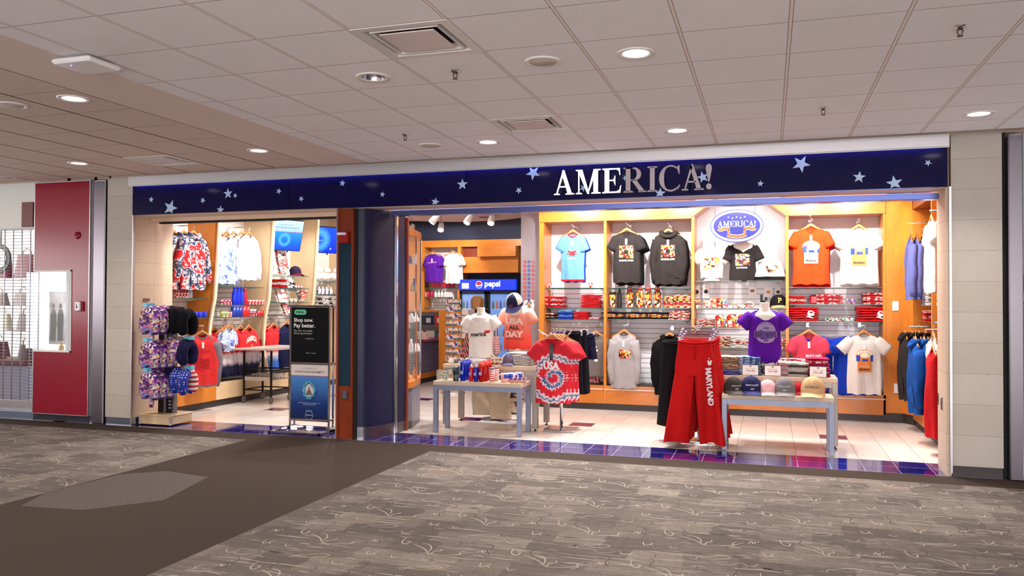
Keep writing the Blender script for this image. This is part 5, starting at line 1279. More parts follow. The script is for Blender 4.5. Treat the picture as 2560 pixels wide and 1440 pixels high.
# ================================================================= things on the glass shelves of the back wall
def SX(px): return aY(px, 760, 12.38).x
ZA = 1.8455; 
def globe_mug(px, z, lb):
    mug((SX(px), 12.36, z), pi, M_mdred, lb, 'printed mugs on the highest left shelf', .85)
globe_mug(1374, 1.846, 'red and white mug at the left end of the highest shelf, left bay'); globe_mug(1476, 1.846, 'red and white mug at the right end of the highest shelf, left bay')
stack('folded_shirt', 'red and white folded shirt in the rounded stack on the left bay middle shelf', (SX(1385), 12.38, 1.541), 5, [C_redr, M_mdred], .36, .28, .034)
stack('folded_shirt', 'plain red folded shirt in the messy stack on the left bay middle shelf', (SX(1479), 12.38, 1.541), 4, [C_red, C_redr], .30, .28, .05, rz=.1)
stack('folded_shirt', 'dark patterned folded shirt at the left of the lowest shelf, left bay', (SX(1381), 12.38, 1.363), 4, [C_navy, M_md2], .20, .26, .022)
stack('folded_shirt', 'bright blue folded shirt on the lowest shelf, left bay', (SX(1418), 12.38, 1.363), 4, [C_royal, C_lblue], .23, .26, .034)
stack('folded_shirt', 'orange-red folded shirt on the lowest shelf, left bay', (SX(1456), 12.38, 1.363), 4, [C_redr], .22, .26, .027)
stack('folded_shirt', 'single pale pink folded shirt on the lowest shelf, left bay', (SX(1489), 12.38, 1.363), 1, [cloth((216, 150, 170))], .16, .24, .03)
# tumblers and bottles, second bay
lathe_thing('tumbler', 'flag print travel tumbler with black lid on the second bay middle shelf', 'tumbler', (SX(1534), 12.3, 1.543), [('cup', [(.035, 0), (.04, .02), (.048, .20), (0, .20)], M_md), ('lid', [(.049, .20), (.05, .235), (.044, .24), (0, .24)], M_black)])
lathe_thing('drink_bottle', 'slim black drink bottle beside the flag print tumbler', 'bottle', (SX(1551), 12.3, 1.543), [('bottle_body', [(.034, 0), (.036, .02), (.036, .2), (.016, .27), (.015, .30), (0, .3)], pm((34, 34, 36), .3, .3)), ('cap', [(.017, .30), (.017, .335), (0, .335)], M_alu)])
pb = [lathe_thing('drink_bottle', 'flag print drink bottle with red cap on the second bay middle shelf', 'bottle', (SX(1576), 12.32, 1.543), [('bottle_body', [(.05, 0), (.053, .02), (.053, .09), (.047, .13), (.053, .17), (.053, .23), (.04, .26), (0, .26)], M_md), ('cap', [(.040, .26), (.042, .30), (.03, .32), (0, .32)], M_inkr)], 'flag print bottles with red caps')]
for px in (1601, 1622, 1645): dup(pb[0], (SX(px), 12.32, 1.543), .5*px)
for px, lb in ((1676, 'left'), (1702, 'middle'), (1724, 'right')):
    stack('folded_scarf', 'bulky flag print folded bandana in the %s pile, second bay middle shelf' % lb, (SX(px)-(.03 if lb == 'right' else 0), 12.38, 1.543), 4, [M_md2, M_mdred, M_md], .17, .22, .05-(.006 if lb == 'left' else 0), cat='bandana')
for px, w, lb in ((1534, .34, 'first'), (1591, .32, 'second'), (1645, .32, 'third')):
    stack('folded_scarf', 'flag print and black folded scarf, %s stack from the left, second bay lowest shelf' % lb, (SX(px), 12.38, 1.373), 4, [C_blk2, M_md, M_md2], w, .26, .026, cat='scarf')
stack('folded_scarf', 'small print cream folded scarf in the right stack, second bay lowest shelf', (SX(1700), 12.38, 1.373), 5, [M_mdred, M_mdcream], .30, .26, .026, cat='scarf')
# bay under the oval sign
def card(px, py, w, h, lb, col=M_ink, deco=M_inko, Y=12.5):
    p = aY(px, py, Y); t = thing('hanging_card', lb, 'card', (p.x, Y, p.z), 0)
    b = MB(); b.box(-w/2, w/2, 0, .004, -h/2, h/2); part('card', b, M_white, t)
    b = MB(); fan2(b, (0, 0), ell(0, 0, w*.3, h*.16, 14), lambda x, z: -.002); put_text(b, 'BALTIMORE', 0, -h*.32, w=w*.5, fn=lambda x, z: -.002); part('printed_picture', b, deco, t)
    b = MB(); b.tube([(0, .09, h/2+.004), (0, -.04, h/2+.004)], .002, 5); part('peg', b, M_chrome, t)
card(1742, 730, .10, .20, 'white hanging card, leftmost under the highest glass shelf of the sign bay', deco=M_inkd); card(1765, 729, .10, .19, 'white hanging card, second from the left in the sign bay', deco=M_inkd)
card(1881, 727, .11, .13, 'white hanging card with a brown picture, left of the mannequin neck', deco=pm((150, 90, 70), .6)); card(1921, 730, .11, .13, 'white hanging card with an orange picture, right of the mannequin neck'); card(1945, 730, .08, .15, 'narrow white hanging card, rightmost in the sign bay', deco=M_inkd)
b = MB()
for z in (0, .07): b.grid(lambda u, v, z=z: (.05*cos(2*pi*u)*(1-.1*v), .11*sin(2*pi*u), z+.055*v*(1-.3*abs(sin(pi*u)))), 20, 3, 0, True, cu=True)
b.box(-.045, .045, -.10, .10, .10, .125)
solo('slipper_pair', 'white printed slippers at the left end of the second shelf in the sign bay', 'slippers', b, M_mdcream, (SX(1745), 12.36, 1.546))
gn = 0
for px, h, m, lb in ((1768, .11, M_mdcream, 'brown and white'), (1784, .14, patches('orange_str', [(226, 120, 50), (240, 220, 200), (200, 60, 40)], 60), 'orange striped'), (1800, .145, M_md2, 'dark'), (1812, .13, patches('teal_p', [(60, 140, 150), (230, 60, 90), (240, 240, 240)], 50), 'teal and pink')):
    b = MB(); b.box(-.045, .045, -.02, .02, 0, h, bev=.006); solo('souvenir_pack', lb+' souvenir pack on the second shelf of the sign bay', 'souvenir', b, m, (SX(px), 12.33, 1.546))
for px, lb in ((1848, 'long cream'), (1875, 'small cream ring')):
    b = MB(); b.box(-.09, .09, -.03, .03, 0, .055, bev=.008) if lb[0] == 'l' else b.tube([(.05*cos(a*pi/8), 0, .05+.04*sin(a*pi/8)) for a in range(16)], .013, 6, close=True)
    solo('souvenir_box', lb+' souvenir left of the purple mannequin, second shelf of the sign bay', 'souvenir', b, M_mdcream, (SX(px), 12.33, 1.546))
cap((SX(1946), 12.33, 1.548), .15, cloth((22, 20, 22)), cloth((176, 150, 100)), 'black cap with gold badge and tan brim on the second shelf of the sign bay', [('P', .085, .035)], pm((210, 160, 60), .5), s=1.35)
stack('folded_shirt', 'cream print folded shirt on the third shelf of the sign bay, left stack', (SX(1762), 12.38, 1.274), 5, [M_mdcream, M_mdred], .27, .26, .022)
for px, w, h, lb in ((1799, .12, .17, 'left'), (1828, .16, .18, 'middle'), (1856, .16, .18, 'right')):
    b = MB(); b.box(-w/2, w/2, -.012, .012, 0, h, bev=.003); b.box(-w*.25, w*.1, -.015, -.012, h*.2, h*.5, 1); solo('printed_plaque', 'flag print plaque on the third shelf of the sign bay, %s one of three' % lb, 'plaque', b, [M_md2, M_white], (SX(px), 12.33, 1.274))
stack('folded_shirt', 'flag print folded shirt on the lowest shelf of the sign bay, left stack', (SX(1803), 12.38, .968), 6, [M_mdcream, M_md2, M_mdred], .27, .26, .028)
stack('folded_shirt', 'white and red folded shirt on the lowest shelf of the sign bay, middle stack', (SX(1853), 12.38, .968), 5, [C_wht, C_wht, M_mdred], .30, .26, .032)
stack('folded_shirt', 'red print folded shirt on the lowest shelf of the sign bay, right stack', (SX(1953), 12.38, .968), 5, [M_mdred, M_mdcream], .22, .26, .028)
stack('folded_shirt', 'khaki folded garment in the tall stack on the ledge behind the tables', (SX(1812), 12.36, .378), 9, [cloth((176, 158, 126)), M_mdcream], .34, .28, .04)
# right bay
stack('folded_shirt', 'red and cream folded garment at the left of the right bay middle shelf', (SX(1989), 12.38, 1.609), 3, [C_redr, M_mdcream, C_red], .26, .26, .038)
b = MB(); b.box(-.07, .07, -.03, .03, 0, .13, bev=.02); solo('red_pouch', 'shiny red souvenir pouch on the right bay middle shelf', 'souvenir', b, pm((190, 16, 40), .25), (SX(2037), 12.34, 1.609))
stack('folded_shirt', 'red and white print folded shirt beside the red pouch, right bay middle shelf', (SX(2073), 12.38, 1.609), 5, [M_mdred, C_redr], .34, .26, .028)
for px, lb in ((2121, 'left'), (2134, 'right')): lathe_thing('souvenir_cup', 'small pink and blue souvenir cup, %s of the two on the right bay middle shelf' % lb, 'cup', (SX(px), 12.33, 1.609), [('cup', [(.02, 0), (.03, .045), (.033, .075), (0, .075)], patches('cup_p', [(60, 60, 150), (230, 160, 170), (240, 200, 160)], 60))], n=12)
stack('folded_shirt', 'red and white print folded shirt at the right end of the right bay middle shelf', (SX(2187), 12.38, 1.609), 6, [M_mdred, C_red, M_mdred], .32, .26, .027)
stack('folded_sweatshirt', 'thick red folded sweatshirt at the left of the right bay lowest shelf', (SX(2009), 12.36, 1.369), 3, [C_red], .40, .3, .066, cat='folded sweatshirt')
b = MB(); b.box(-.19, .19, -.03, .03, 0, .05, bev=.008); solo('flag_strip', 'row of small patterned flags in the middle of the right bay lowest shelf', 'souvenir', b, patches('strip_p', [(30, 28, 30), (230, 230, 225), (190, 30, 40), (40, 140, 90), (230, 230, 225)], 60), (SX(2098), 12.36, 1.369))
stack('folded_sweatshirt', 'thick red folded sweatshirt at the right of the right bay lowest shelf', (SX(2178), 12.36, 1.369), 3, [C_red], .40, .3, .07, cat='folded sweatshirt')
b = MB(); put_text(b, 'MD', .06, .10, w=.1, h=.09, rot=1.3, bold=.05); 
for px, lb in ((2014, 'left'), (2186, 'right')): solo('lettering_patch', 'white letters on the %s pile of thick red sweatshirts' % lb, 'lettering', b, M_ink, (SX(px), 12.20, 1.369))
# red gift bag on the ledge of the left bay
t = thing('gift_bag', 'small red printed gift bag on the ledge of the left bay', 'bag', (SX(1482), 12.36, .379))
b = MB(); b.box(-.11, .11, -.05, .05, 0, .15, bev=.01); part('bag_body', b, M_mdred, t)
b = MB(); b.lathe([(0, .14), (.05, .16), (.04, .19), (0, .2)], 12, caps=False); part('tissue', b, pm((224, 70, 30), .6), t)
# busts under the oval sign
M_bust = pm((232, 222, 210), .45, name='mannequin_plastic')
def bust(loc, rz, label, h=.74, w=.155, D=.10, s=1.0, stand=None):
    t = thing('mannequin_torso', label, 'mannequin', loc, rz); t.scale = (s,)*3
    prof = [(.80, 0), (.74, .10), (.78, .24), (.92, .38), (1.0, .50), (1.0, .56), (.88, .62), (.52, .66), (.36, .685), (.33, .73), (.34, .76)]
    b = MB()
    def fn(u, v):
        k = v*(len(prof)-1); i = min(int(k), len(prof)-2); f_ = k-i; r = prof[i][0]*(1-f_)+prof[i+1][0]*f_; z = prof[i][1]*(1-f_)+prof[i+1][1]*f_
        yy = D*min(1, r+.1) if r > .5 else .055+ (r-.33)*.1
        xx = w*r
        return (xx*cos(2*pi*u), yy*sin(2*pi*u)*(.9 if sin(2*pi*u) > 0 else 1), z*h/.76)
    b.grid(fn, 28, 24, 0, True, cu=True); top = [fn(i/28, 1) for i in range(28)]; b.add(top, [tuple(range(28))]); b.add([fn(i/28, 0) for i in range(28)], [tuple(range(27, -1, -1))])
    part('torso', b, M_bust, t)
    b = MB(); b.tube([(0, 0, h), (0, 0, h+.012)], .05, n=20) if False else b.lathe([(.052, 0), (.052, .006), (0, .007)], 24, c=(0, 0, h-.001)); part('neck_cap', b, pm((240, 238, 236), .2), t)
    if stand:
        b = MB(); b.cyl((0, 0, -stand), (0, 0, .05), .012); b.lathe([(.13, 0), (.13, .006), (.02, .012)], 24, c=(0, 0, -stand)); part('stand', b, M_chrome, t)
    return t
c = P(1779, 704, 12.30)
bust((c.x, 12.30, 1.947), 0, 'white mannequin torso on the highest shelf left of the dark shirt', .56, .15, .09)
s = make_shirt(.165, .46, .085, 'short', seed=31, sw=.155, nw=.062, scoop=.03, ang=38, A=.006)
b = MB(); subdiv_rect(b, s.fn, -.10, .11, -.30, -.16, 8, 6)
c2 = MB(); poly2(c2, [(-.12, -.28), (.02, -.32), (-.1, -.33)], off(s.fn, .003)); put_text(c2, 'BALTIMORE', 0, -.145, w=.17, fn=s.fn, arc=.015)
t = shirt_thing('t_shirt', 'white t-shirt with a small flag print on the left mannequin under the oval sign', (c.x, 12.30, 1.947+.50), 0, [C_wht]*3, s, [('flag_print', b, patches('flag_splash', [(238, 232, 224), (200, 60, 30), (238, 232, 224), (70, 50, 30), (226, 160, 60), (238, 232, 224)], 30), None), ('printed_lettering', c2, M_inko, None)], tagc=False)
c = P(1857, 704, 12.30)
bust((c.x, 12.30, 1.947), .1, 'mannequin torso wearing the dark shirt under the oval sign', .64, .16, .1)
s = make_shirt(.185, .56, .10, 'short', seed=33, sw=.19, nw=.066, scoop=.035, ang=62, A=.008)
b = MB(); subdiv_rect(b, s.fn, -.11, .09, -.34, -.17, 8, 6); b2 = MB(); put_text(b2, 'BALTIMORE', -.02, -.37, w=.15, h=.022, fn=s.fn, bold=.04)
shirt_thing('t_shirt', 'dark grey t-shirt with a busy flag print on the right mannequin under the oval sign', (c.x, 12.30, 1.947+.555), .1, [C_char]*3, s, [('flag_print', b, patches('flag_busy', [(238, 232, 224), (58, 52, 52), (200, 50, 30), (238, 232, 224), (200, 160, 60), (58, 52, 52)], 44), None), ('printed_lettering', b2, M_ink, None)], tagc=False)
c = P(1925, 704, 12.35)
stack('folded_sweatshirt', 'dark folded sweatshirt under the white one on the highest shelf of the sign bay', (c.x, 12.36, 1.947), 1, [C_char], .40, .3, .06, cat='folded sweatshirt')
b = MB(); f2 = lambda u, v: ((u-.5)*.42*(1-.25*v), -.10+.16*v+.02*sin(7*u), .05+.24*v*(1-.15*abs(u-.5)))
b.grid(f2, 12, 8, 0, True); b.grid(lambda u, v: ((u-.5)*.42*(1-.25*v), .02+.08*v, .05+.24*v*(1-.15*abs(u-.5))), 12, 8, 0, True, flip=True)
t = thing('folded_sweatshirt', 'white folded sweatshirt with an orange flag print, propped up under the oval sign', 'folded sweatshirt', (c.x, 12.34, 1.955)); part('cloth_body', b, C_wht, t)
b = MB(); b.add([tuple(Vector(f2(.35+.5*i/5, .25+.5*j/4))+Vector((0, -.006, 0))) for j in range(5) for i in range(6)], [(j*6+i, j*6+i+1, (j+1)*6+i+1, (j+1)*6+i) for j in range(4) for i in range(5)]); part('flag_print', b, patches('flag_splash2', [(238, 232, 224), (210, 90, 30), (30, 26, 24), (226, 170, 70), (238, 232, 224)], 28), t)
# ================================================================= right side wall garments (face -x)
def side(name, label, Y, z, mat, s, X=1.86, rz=-pi/2, prints=(), tagc=False, cat='shirt'):
    t = shirt_thing(name, label, (X, Y, z), rz, mat, s, prints, tagc=tagc, cat=cat)
    hanger((X, Y, z), rz, L16('hanger of the', label), None)
    return t
sl = make_shirt(.21, .78, .05, 'long', seed=41, sw=.19); st = make_shirt(.22, .80, .05, 'short', seed=42, sw=.2)
for k in range(4): side('sweatshirt', 'lilac-blue sweatshirt in the row hanging in the corner unit, number %s from the corner' % ['one', 'two', 'three', 'four'][k] if False else ['lilac-blue sweatshirt nearest the corner, right wall', 'lilac-blue sweatshirt second from the corner, right wall', 'white and lilac sweatshirt in the corner unit, right wall', 'lilac-blue sweatshirt farthest back, right wall'][k], 11.55, 2.46, [[C_lilac]*3, [C_lilac]*3, [C_wht, C_lilac, C_wht], [C_lilac]*3][k], sl, X=1.74+k*.07, cat='sweatshirt')
for k in range(4): side('t_shirt', ['white t-shirt foremost in the upper near unit, right wall', 'white t-shirt second in the upper near unit, right wall', 'royal blue t-shirt in the upper near unit, right wall', 'white t-shirt at the back of the upper near unit, right wall'][k], 10.0, 2.55, [[C_wht]*3, [C_wht]*3, [C_royal]*3, [C_wht]*3][k], st, X=1.72+k*.075)
sh = make_shirt(.22, .82, .06, 'long', hood=True, seed=43, sw=.2)
for k in range(4): side('hoodie', ['dark grey hoodie foremost in the lower corner unit, right wall', 'dark grey hoodie second in the lower corner unit, right wall', 'black hoodie third in the lower corner unit, right wall', 'black hoodie at the back of the lower corner unit, right wall'][k], 11.45, 1.22, [[C_char]*3, [C_char]*3, [C_blk2]*3, [C_blk2]*3][k], sh, X=1.66+k*.08, cat='hoodie')
C_blue2 = cloth((20, 70, 140))
for k in range(3): side('hoodie', ['deep blue hoodie foremost in the lower near unit, right wall', 'deep blue hoodie second in the lower near unit, right wall', 'deep blue hoodie third in the lower near unit, right wall'][k], 10.42, 1.18, [C_blue2]*3, sh, X=1.62+k*.09, cat='hoodie')
for k in range(2): side('sweatpants', ['bright red garment foremost near the right jamb', 'bright red garment behind, near the right jamb'][k], 9.72, 1.12, [C_red]*3, make_shirt(.17, .92, .06, None, seed=44+k, sw=.16), X=1.68+k*.1, cat='trousers')
side('t_shirt', 'white t-shirt between the deep blue hoodies and the red garments, right wall', 10.02, 1.24, [C_wht]*3, make_shirt(.17, .45, .05, 'short', seed=47, sw=.16), X=1.74)
for z, lb in ((2.66, 'upper'), (1.33, 'lower')):
    for y in ((11.55, 10.0) if z > 2 else (11.45, 10.3)): b = MB(); b.tube([(-.3, 0, 0), (.26, 0, 0)], .008, 8); solo('hang_rail', 'short steel hang rail, %s %s on the right wall' % (lb, 'corner' if y > 11 else 'near'), 'rail', b, M_chrome, (2.0, y, z))
for z, ya, yb, lb in ((1.88, 10.70, 11.93, 'highest'), (1.60, 10.70, 11.93, 'middle'), (1.40, 10.70, 11.93, 'lowest'), (1.90, 9.36, 10.58, 'highest'), (1.60, 9.36, 10.58, 'middle'), (1.40, 9.36, 10.58, 'lowest')):
    b = MB(); b.box(-.19, .19, -(yb-ya)/2, (yb-ya)/2, -.01, 0); b.m[:] = [0]*6; solo('glass_shelf', '%s shelf of the %s unit on the right wall' % (lb, 'corner' if ya > 10.6 else 'near'), 'shelf', b, M_glass if z != 1.60 or ya > 10.6 else pm((150, 30, 34), .3), (2.08, (ya+yb)/2, z))
M_dots = patches('purple_dots', [(70, 60, 130), (230, 226, 236), (50, 44, 100)], 60); M_redw = M_mdred
for x, y, z, n, m, w, h, lb in ((2.0, 11.35, 1.601, 6, [M_dots], .24, .035, 'purple dotted folded garment on the middle shelf, right corner unit'), (2.0, 11.05, 1.601, 5, [C_wht, M_mdcream], .24, .04, 'white folded garment on the middle shelf, right corner unit'),
        (2.0, 11.25, 1.401, 4, [C_redr, M_mdred], .26, .035, 'red folded garment on the lowest shelf, right corner unit'), (2.0, 10.30, 1.601, 7, [C_wht, M_mdcream], .26, .035, 'white folded garment on the middle shelf, right near unit'), (2.0, 9.95, 1.601, 9, [C_wht, cloth((220, 180, 180))], .24, .033, 'pinkish white folded garment on the middle shelf, right near unit')):
    stack('folded_garment', lb, (x, y, z), n, m, .30, w, h, rz=0, cat='folded garment')
cap((1.99, 10.2, 1.402), -pi/2, cloth((70, 110, 176)), cloth((90, 130, 190)), 'light blue cap on the lowest shelf of the right near unit', s=1.2)
# ================================================================= left front table and what stands on it
TZ1, TZ2 = .641, .816
def X1(px, Y=9.5, py=940): return aY(px, py, Y).x
M_bluep = pm((10, 44, 190), .12, 0, .6, name='blue_translucent', Transmission_Weight=.35, IOR=1.3); M_redp = pm((196, 18, 22), .12, 0, .6, name='red_translucent', Transmission_Weight=.35, IOR=1.3)
M_redlid = pm((220, 52, 30), .3); M_bluelid = pm((20, 40, 176), .3)
M_flaglab = pm((170, 176, 214), .4)
def bottle(px, Y, colr, lid, h, r, label, wide=True, group=None):
    x = X1(px, Y); t = thing('drink_bottle', label, 'bottle', (x, Y, TZ1), .3, group)
    b = MB(); b.lathe([(r*.86, 0), (r*.93, .015), (r, .03), (r, h*.72), (r*.93, h*.80), (r*.72 if not wide else r*.92, h*.86), (0, h*.86)], 22, caps=False); part('bottle_body', b, colr, t)
    b = MB(); b.lathe([(r*(.95 if wide else .5), h*.84), (r*(.97 if wide else .5), h), (r*.7 if wide else r*.4, h*1.0), (r*.66 if wide else .01, h*.97), (0, h*.97)], 22, caps=False)
    if wide: b.tube([(-r*.6, 0, h*.99), (-r*.4, 0, h*1.05), (r*.4, 0, h*1.05), (r*.6, 0, h*.99)], .007, 6)
    part('lid', b, lid, t)
    b = MB(); b.grid(lambda u, v: ((r+.0012)*cos(-2.6+1.0*u), (r+.0012)*sin(-2.6+1.0*u), h*.36+h*.17*v), 8, 2, 0, True); part('flag_label', b, M_flaglab, t)
bottle(1158, 9.52, M_bluep, M_bluelid, .235, .040, 'wide blue drink bottle, front left of the blue ones on the low table')
bottle(1165, 9.62, M_bluep, M_bluelid, .235, .040, 'wide blue drink bottle second in the row running back on the low table')
bottle(1171, 9.72, M_bluep, M_bluelid, .235, .040, 'wide blue drink bottle third in the row running back on the low table')
bottle(1178, 9.50, pm((190, 20, 26), .25), M_alu, .21, .031, 'slim red drink bottle between two blue ones on the low table', False)
bottle(1190, 9.48, pm((20, 30, 150), .25), M_alu, .21, .031, 'slim blue drink bottle beside the slim red one on the low table', False)
bottle(1204, 9.50, M_redp, M_redlid, .225, .040, 'wide red drink bottle, front left of the red ones on the low table')
bottle(1214, 9.60, M_redp, M_redlid, .235, .040, 'wide red drink bottle behind and right of the front red one')
bottle(1222, 9.72, M_redp, M_redlid, .235, .040, 'wide red drink bottle at the back of the red row')
M_stripe = NT('wavy_flag_stripes'); wv = M_stripe.new('ShaderNodeTexWave', wave_type='BANDS', bands_direction='Z'); wv.inputs['Scale'].default_value = 14; wv.inputs['Distortion'].default_value = 2.5; M_stripe.inp(wv, 'Vector', M_stripe.coord())
M_stripe.set(Base_Color=M_stripe.ramp(wv.outputs['Fac'], [(0, s2l((186, 28, 36))), (.5, s2l((232, 226, 218)))], 'CONSTANT'), Roughness=.35); M_stripe = M_stripe.mat
M_stripeH = NT('flag_mug_glaze'); z_ = M_stripeH.sep(M_stripeH.coord()); wv = M_stripeH.new('ShaderNodeTexWave', wave_type='BANDS', bands_direction='Z'); wv.inputs['Scale'].default_value = 22; wv.inputs['Distortion'].default_value = 1.5; M_stripeH.inp(wv, 'Vector', M_stripeH.coord())
st_ = M_stripeH.ramp(wv.outputs['Fac'], [(0, s2l((206, 64, 50))), (.5, s2l((238, 228, 216)))], 'CONSTANT')
bl_ = M_stripeH.math('MULTIPLY', M_stripeH.math('GREATER_THAN', z_[2], .045), M_stripeH.math('LESS_THAN', z_[0], .012)); wh_ = M_stripeH.math('GREATER_THAN', z_[2], .088)
M_stripeH.set(Base_Color=M_stripeH.mix(wh_, M_stripeH.mix(bl_, st_, s2l((30, 60, 160))), s2l((238, 234, 230))), Roughness=.2); M_stripeH = M_stripeH.mat
for px, Y, lb in ((1230, 9.50, 'front'), (1240, 9.62, 'back')):
    lathe_thing('tumbler', 'stars and stripes tumbler with grey lid, %s of the two on the low table' % lb, 'tumbler', (X1(px, Y), Y, TZ1), [('cup', [(.028, 0), (.03, .02), (.038, .16), (0, .16)], M_stripe), ('lid', [(.039, .16), (.039, .175), (.02, .18), (0, .18)], pm((120, 116, 116), .3))], n=20)
mug((X1(1262, 9.52), 9.52, TZ1), radians(200), M_stripeH, 'flag mug at the front left of the mugs on the low table', None, 1.15); mug((X1(1279, 9.60), 9.60, TZ1), radians(20), M_stripeH, 'flag mug in the middle of the mugs on the low table', None, 1.15); mug((X1(1297, 9.70), 9.70, TZ1), radians(60), M_stripeH, 'flag mug at the back right of the mugs on the low table', None, 1.15)
for k, (px, Y) in enumerate(((1280, 9.46), (1291, 9.47), (1302, 9.48), (1311, 9.54))):
    lathe_thing('shot_cup', ['tiny flag cup at the left of the front row on the low table', 'tiny flag cup second from the left in the front row', 'tiny flag cup third from the left in the front row', 'tiny flag cup at the right end of the front row'][k], 'cup', (X1(px, Y), Y, TZ1), [('cup', [(.022, 0), (.027, .055), (.029, .062), (0, .062)], M_stripeH)], n=16)
t = thing('clear_bin', 'clear bin of small camouflage souvenirs at the left end of the low table', 'bin', (X1(1116, 9.55), 9.55, TZ1))
b = MB(); b.box(-.10, .10, -.08, .08, 0, .004); b.box(-.10, .10, -.082, -.08, 0, .13); b.box(-.102, -.10, -.08, .08, 0, .13); b.box(.10, .102, -.08, .08, 0, .13); part('bin_walls', b, M_glass, t)
cm_ = patches('camo_bits', [(90, 96, 70), (60, 56, 50), (170, 160, 130), (120, 60, 50), (200, 196, 186)], 60)
rb = random.Random(8)
for k in range(16):
    b = MB(); b.box(-.03, .03, -.012, .012, -.008, .008, bev=.004); solo('small_souvenir', 'small camouflage souvenir lying in the clear bin', 'souvenir', b, cm_, (X1(1116, 9.55)+rb.uniform(-.06, .06), 9.55+rb.uniform(-.05, .05), TZ1+.014+.007*k), rot=(rb.uniform(-.3, .3), rb.uniform(-.3, .3), rb.uniform(0, 3)), group='souvenirs in the clear bin')
lathe_thing('tumbler', 'dark camouflage tumbler between the clear bin and the blue bottles', 'tumbler', (X1(1140, 9.5), 9.5, TZ1), [('cup', [(.034, 0), (.036, .02), (.04, .165), (0, .165)], patches('camo_dark', [(40, 56, 62), (60, 80, 84), (24, 30, 34), (90, 110, 110)], 30)), ('lid', [(.041, .165), (.041, .18), (0, .18)], M_chrome)], n=20)
# tall left table
def X2(px, Y=10.1, py=915): return aY(px, py, Y).x
cap((X2(1271, 9.98), 9.98, TZ2), .25, cloth((96, 92, 116)), cloth((96, 92, 116)), 'grey-blue cap with a red emblem on the taller table beside white shirts', [('USA', .075, .06)], pm((214, 40, 40), .6), panel=C_wht, s=1.02)
for k in range(5): stack('folded_shirt', 'white folded t-shirt in the big soft stack beside the grey-blue cap', (X2(1306, 10.1), 10.12, TZ2+k*.032), 1, [C_wht], .34, .36, .032, group='white shirts stacked on the taller left table', seed=k)
stack('folded_shirt', 'red and white print folded shirt at the right end of the taller left table', (X2(1338, 10.1)-.02, 10.2, TZ2), 5, [M_mdred], .13, .3, .026)
for k, (px, Y, h) in enumerate(((1232, 9.95, .12), (1243, 9.98, .10), (1250, 10.05, .09), (1256, 9.93, .05))):
    b = MB(); b.box(-.03, .03, -.015, .015, 0, h, bev=.004); solo('souvenir_pack', ['tallest cream souvenir pack right of the white mannequin', 'second cream souvenir pack right of the white mannequin', 'third cream souvenir pack right of the white mannequin', 'shortest cream souvenir pack right of the white mannequin'][k], 'souvenir', b, M_mdcream, (X2(px, Y), Y, TZ2))
rb = random.Random(12)
jm = [MB().lathe([(.018, 0), (.03, .01), (.028, .03), (.012, .05), (0, .052)], 10, caps=False).mesh('trinket', [pm(c, .3)]) for c in ((214, 204, 190), (170, 160, 150), (226, 220, 210), (120, 110, 104))]
for k in range(26):
    simple('trinket', 'small pale trinket lying on the left part of the taller left table', 'trinket', (-4.02+.75*rb.random(), 9.90+rb.random()*.3, TZ2), jm[rb.randrange(4)], 'trinkets on the taller left table', rb.uniform(0, 3), .8+rb.random()*.7)
stack('folded_shirt', 'red striped folded scarf under the white mannequin shirt', (X2(1215, 10.05), 10.0, TZ2), 2, [M_stripe], .24, .2, .03, cat='scarf')
b = MB(); b.box(-.10, .10, -.05, .05, 0, .03, bev=.004); b.box(-.08, .08, -.055, -.05, .005, .025, 1); solo('sign_holder', 'small clear price holder lying in front of the white mannequin', 'sign', b, [M_glass, M_white], (X2(1190, 9.92), 9.94, TZ2+.06)); 
b = MB(); b.box(-.1, .1, -.05, .05, 0, .059, bev=.004); solo('riser_block', 'clear riser block under the small price holder', 'riser', b, pm((220, 214, 206), .3), (X2(1190, 9.92), 9.94, TZ2))
# mannequins
bust((-3.645, 10.17, TZ2+.05), .1, 'white mannequin torso on the taller left table', .68, .155, .10, stand=.05)
C_white2 = cloth((232, 226, 216), .03)
s = make_shirt(.165, .585, .105, 'short', seed=51, sl=.15, sw=.175, nw=.07, scoop=.06, ang=46, A=.009)
b = MB(); put_text(b, 'merica', -.01, -.275, w=.21, fn=off(s.fn, .005), bold=.03, rot=.06)
b2 = MB(); 
for dz, hh in ((.008, .011), (-.008, .013)): fan2(b2, (.105, -.24+dz), [(.105+.038*cos(q), -.24+dz+hh*sin(q)+.3*(.038*cos(q))*.4) for q in [2*pi*i/18 for i in range(18)]], s.fn)
shirt_thing('t_shirt', 'white t-shirt with black script lettering and red lips on the left mannequin', (-3.645, 10.17, 1.475), .1, [C_white2]*3, s, [('script_lettering', b, M_inkd, None), ('lips_print', b2, M_inkr, None)], tagc=False)
bust((-3.215, 10.42, TZ2+.14), -.1, 'white mannequin torso behind, wearing the salmon shirt and a cap', .66, .165, .105, stand=.14)
t = NT('salmon_fade'); z = t.sep(t.coord())[2]; n = t.noise(t.coord(), 7, 2)
t.set(Base_Color=t.ramp(t.math('ADD', z, t.math('MULTIPLY', n.outputs[0], .06)), [(0, s2l((226, 50, 32)))]) if False else t.ramp(t.math('ADD', t.math('ADD', t.math('MULTIPLY', z, 1.6), .95), t.math('MULTIPLY', n.outputs[0], .1)), [(.05, s2l((224, 48, 34))), (.35, s2l((226, 84, 66))), (.75, s2l((236, 150, 128))), (.95, s2l((246, 206, 188)))]), Roughness=.9)
M_salmon = t.mat
s = make_shirt(.19, .575, .11, 'short', seed=53, sl=.17, sw=.19, nw=.068, scoop=.035, ang=60, A=.009)
b = MB(); put_text(b, 'USA', 0, -.20, w=.25, h=.085, fn=off(s.fn, .006), bold=.06); put_text(b, 'DAY', 0, -.375, w=.25, h=.085, fn=off(s.fn, .006), bold=.06)
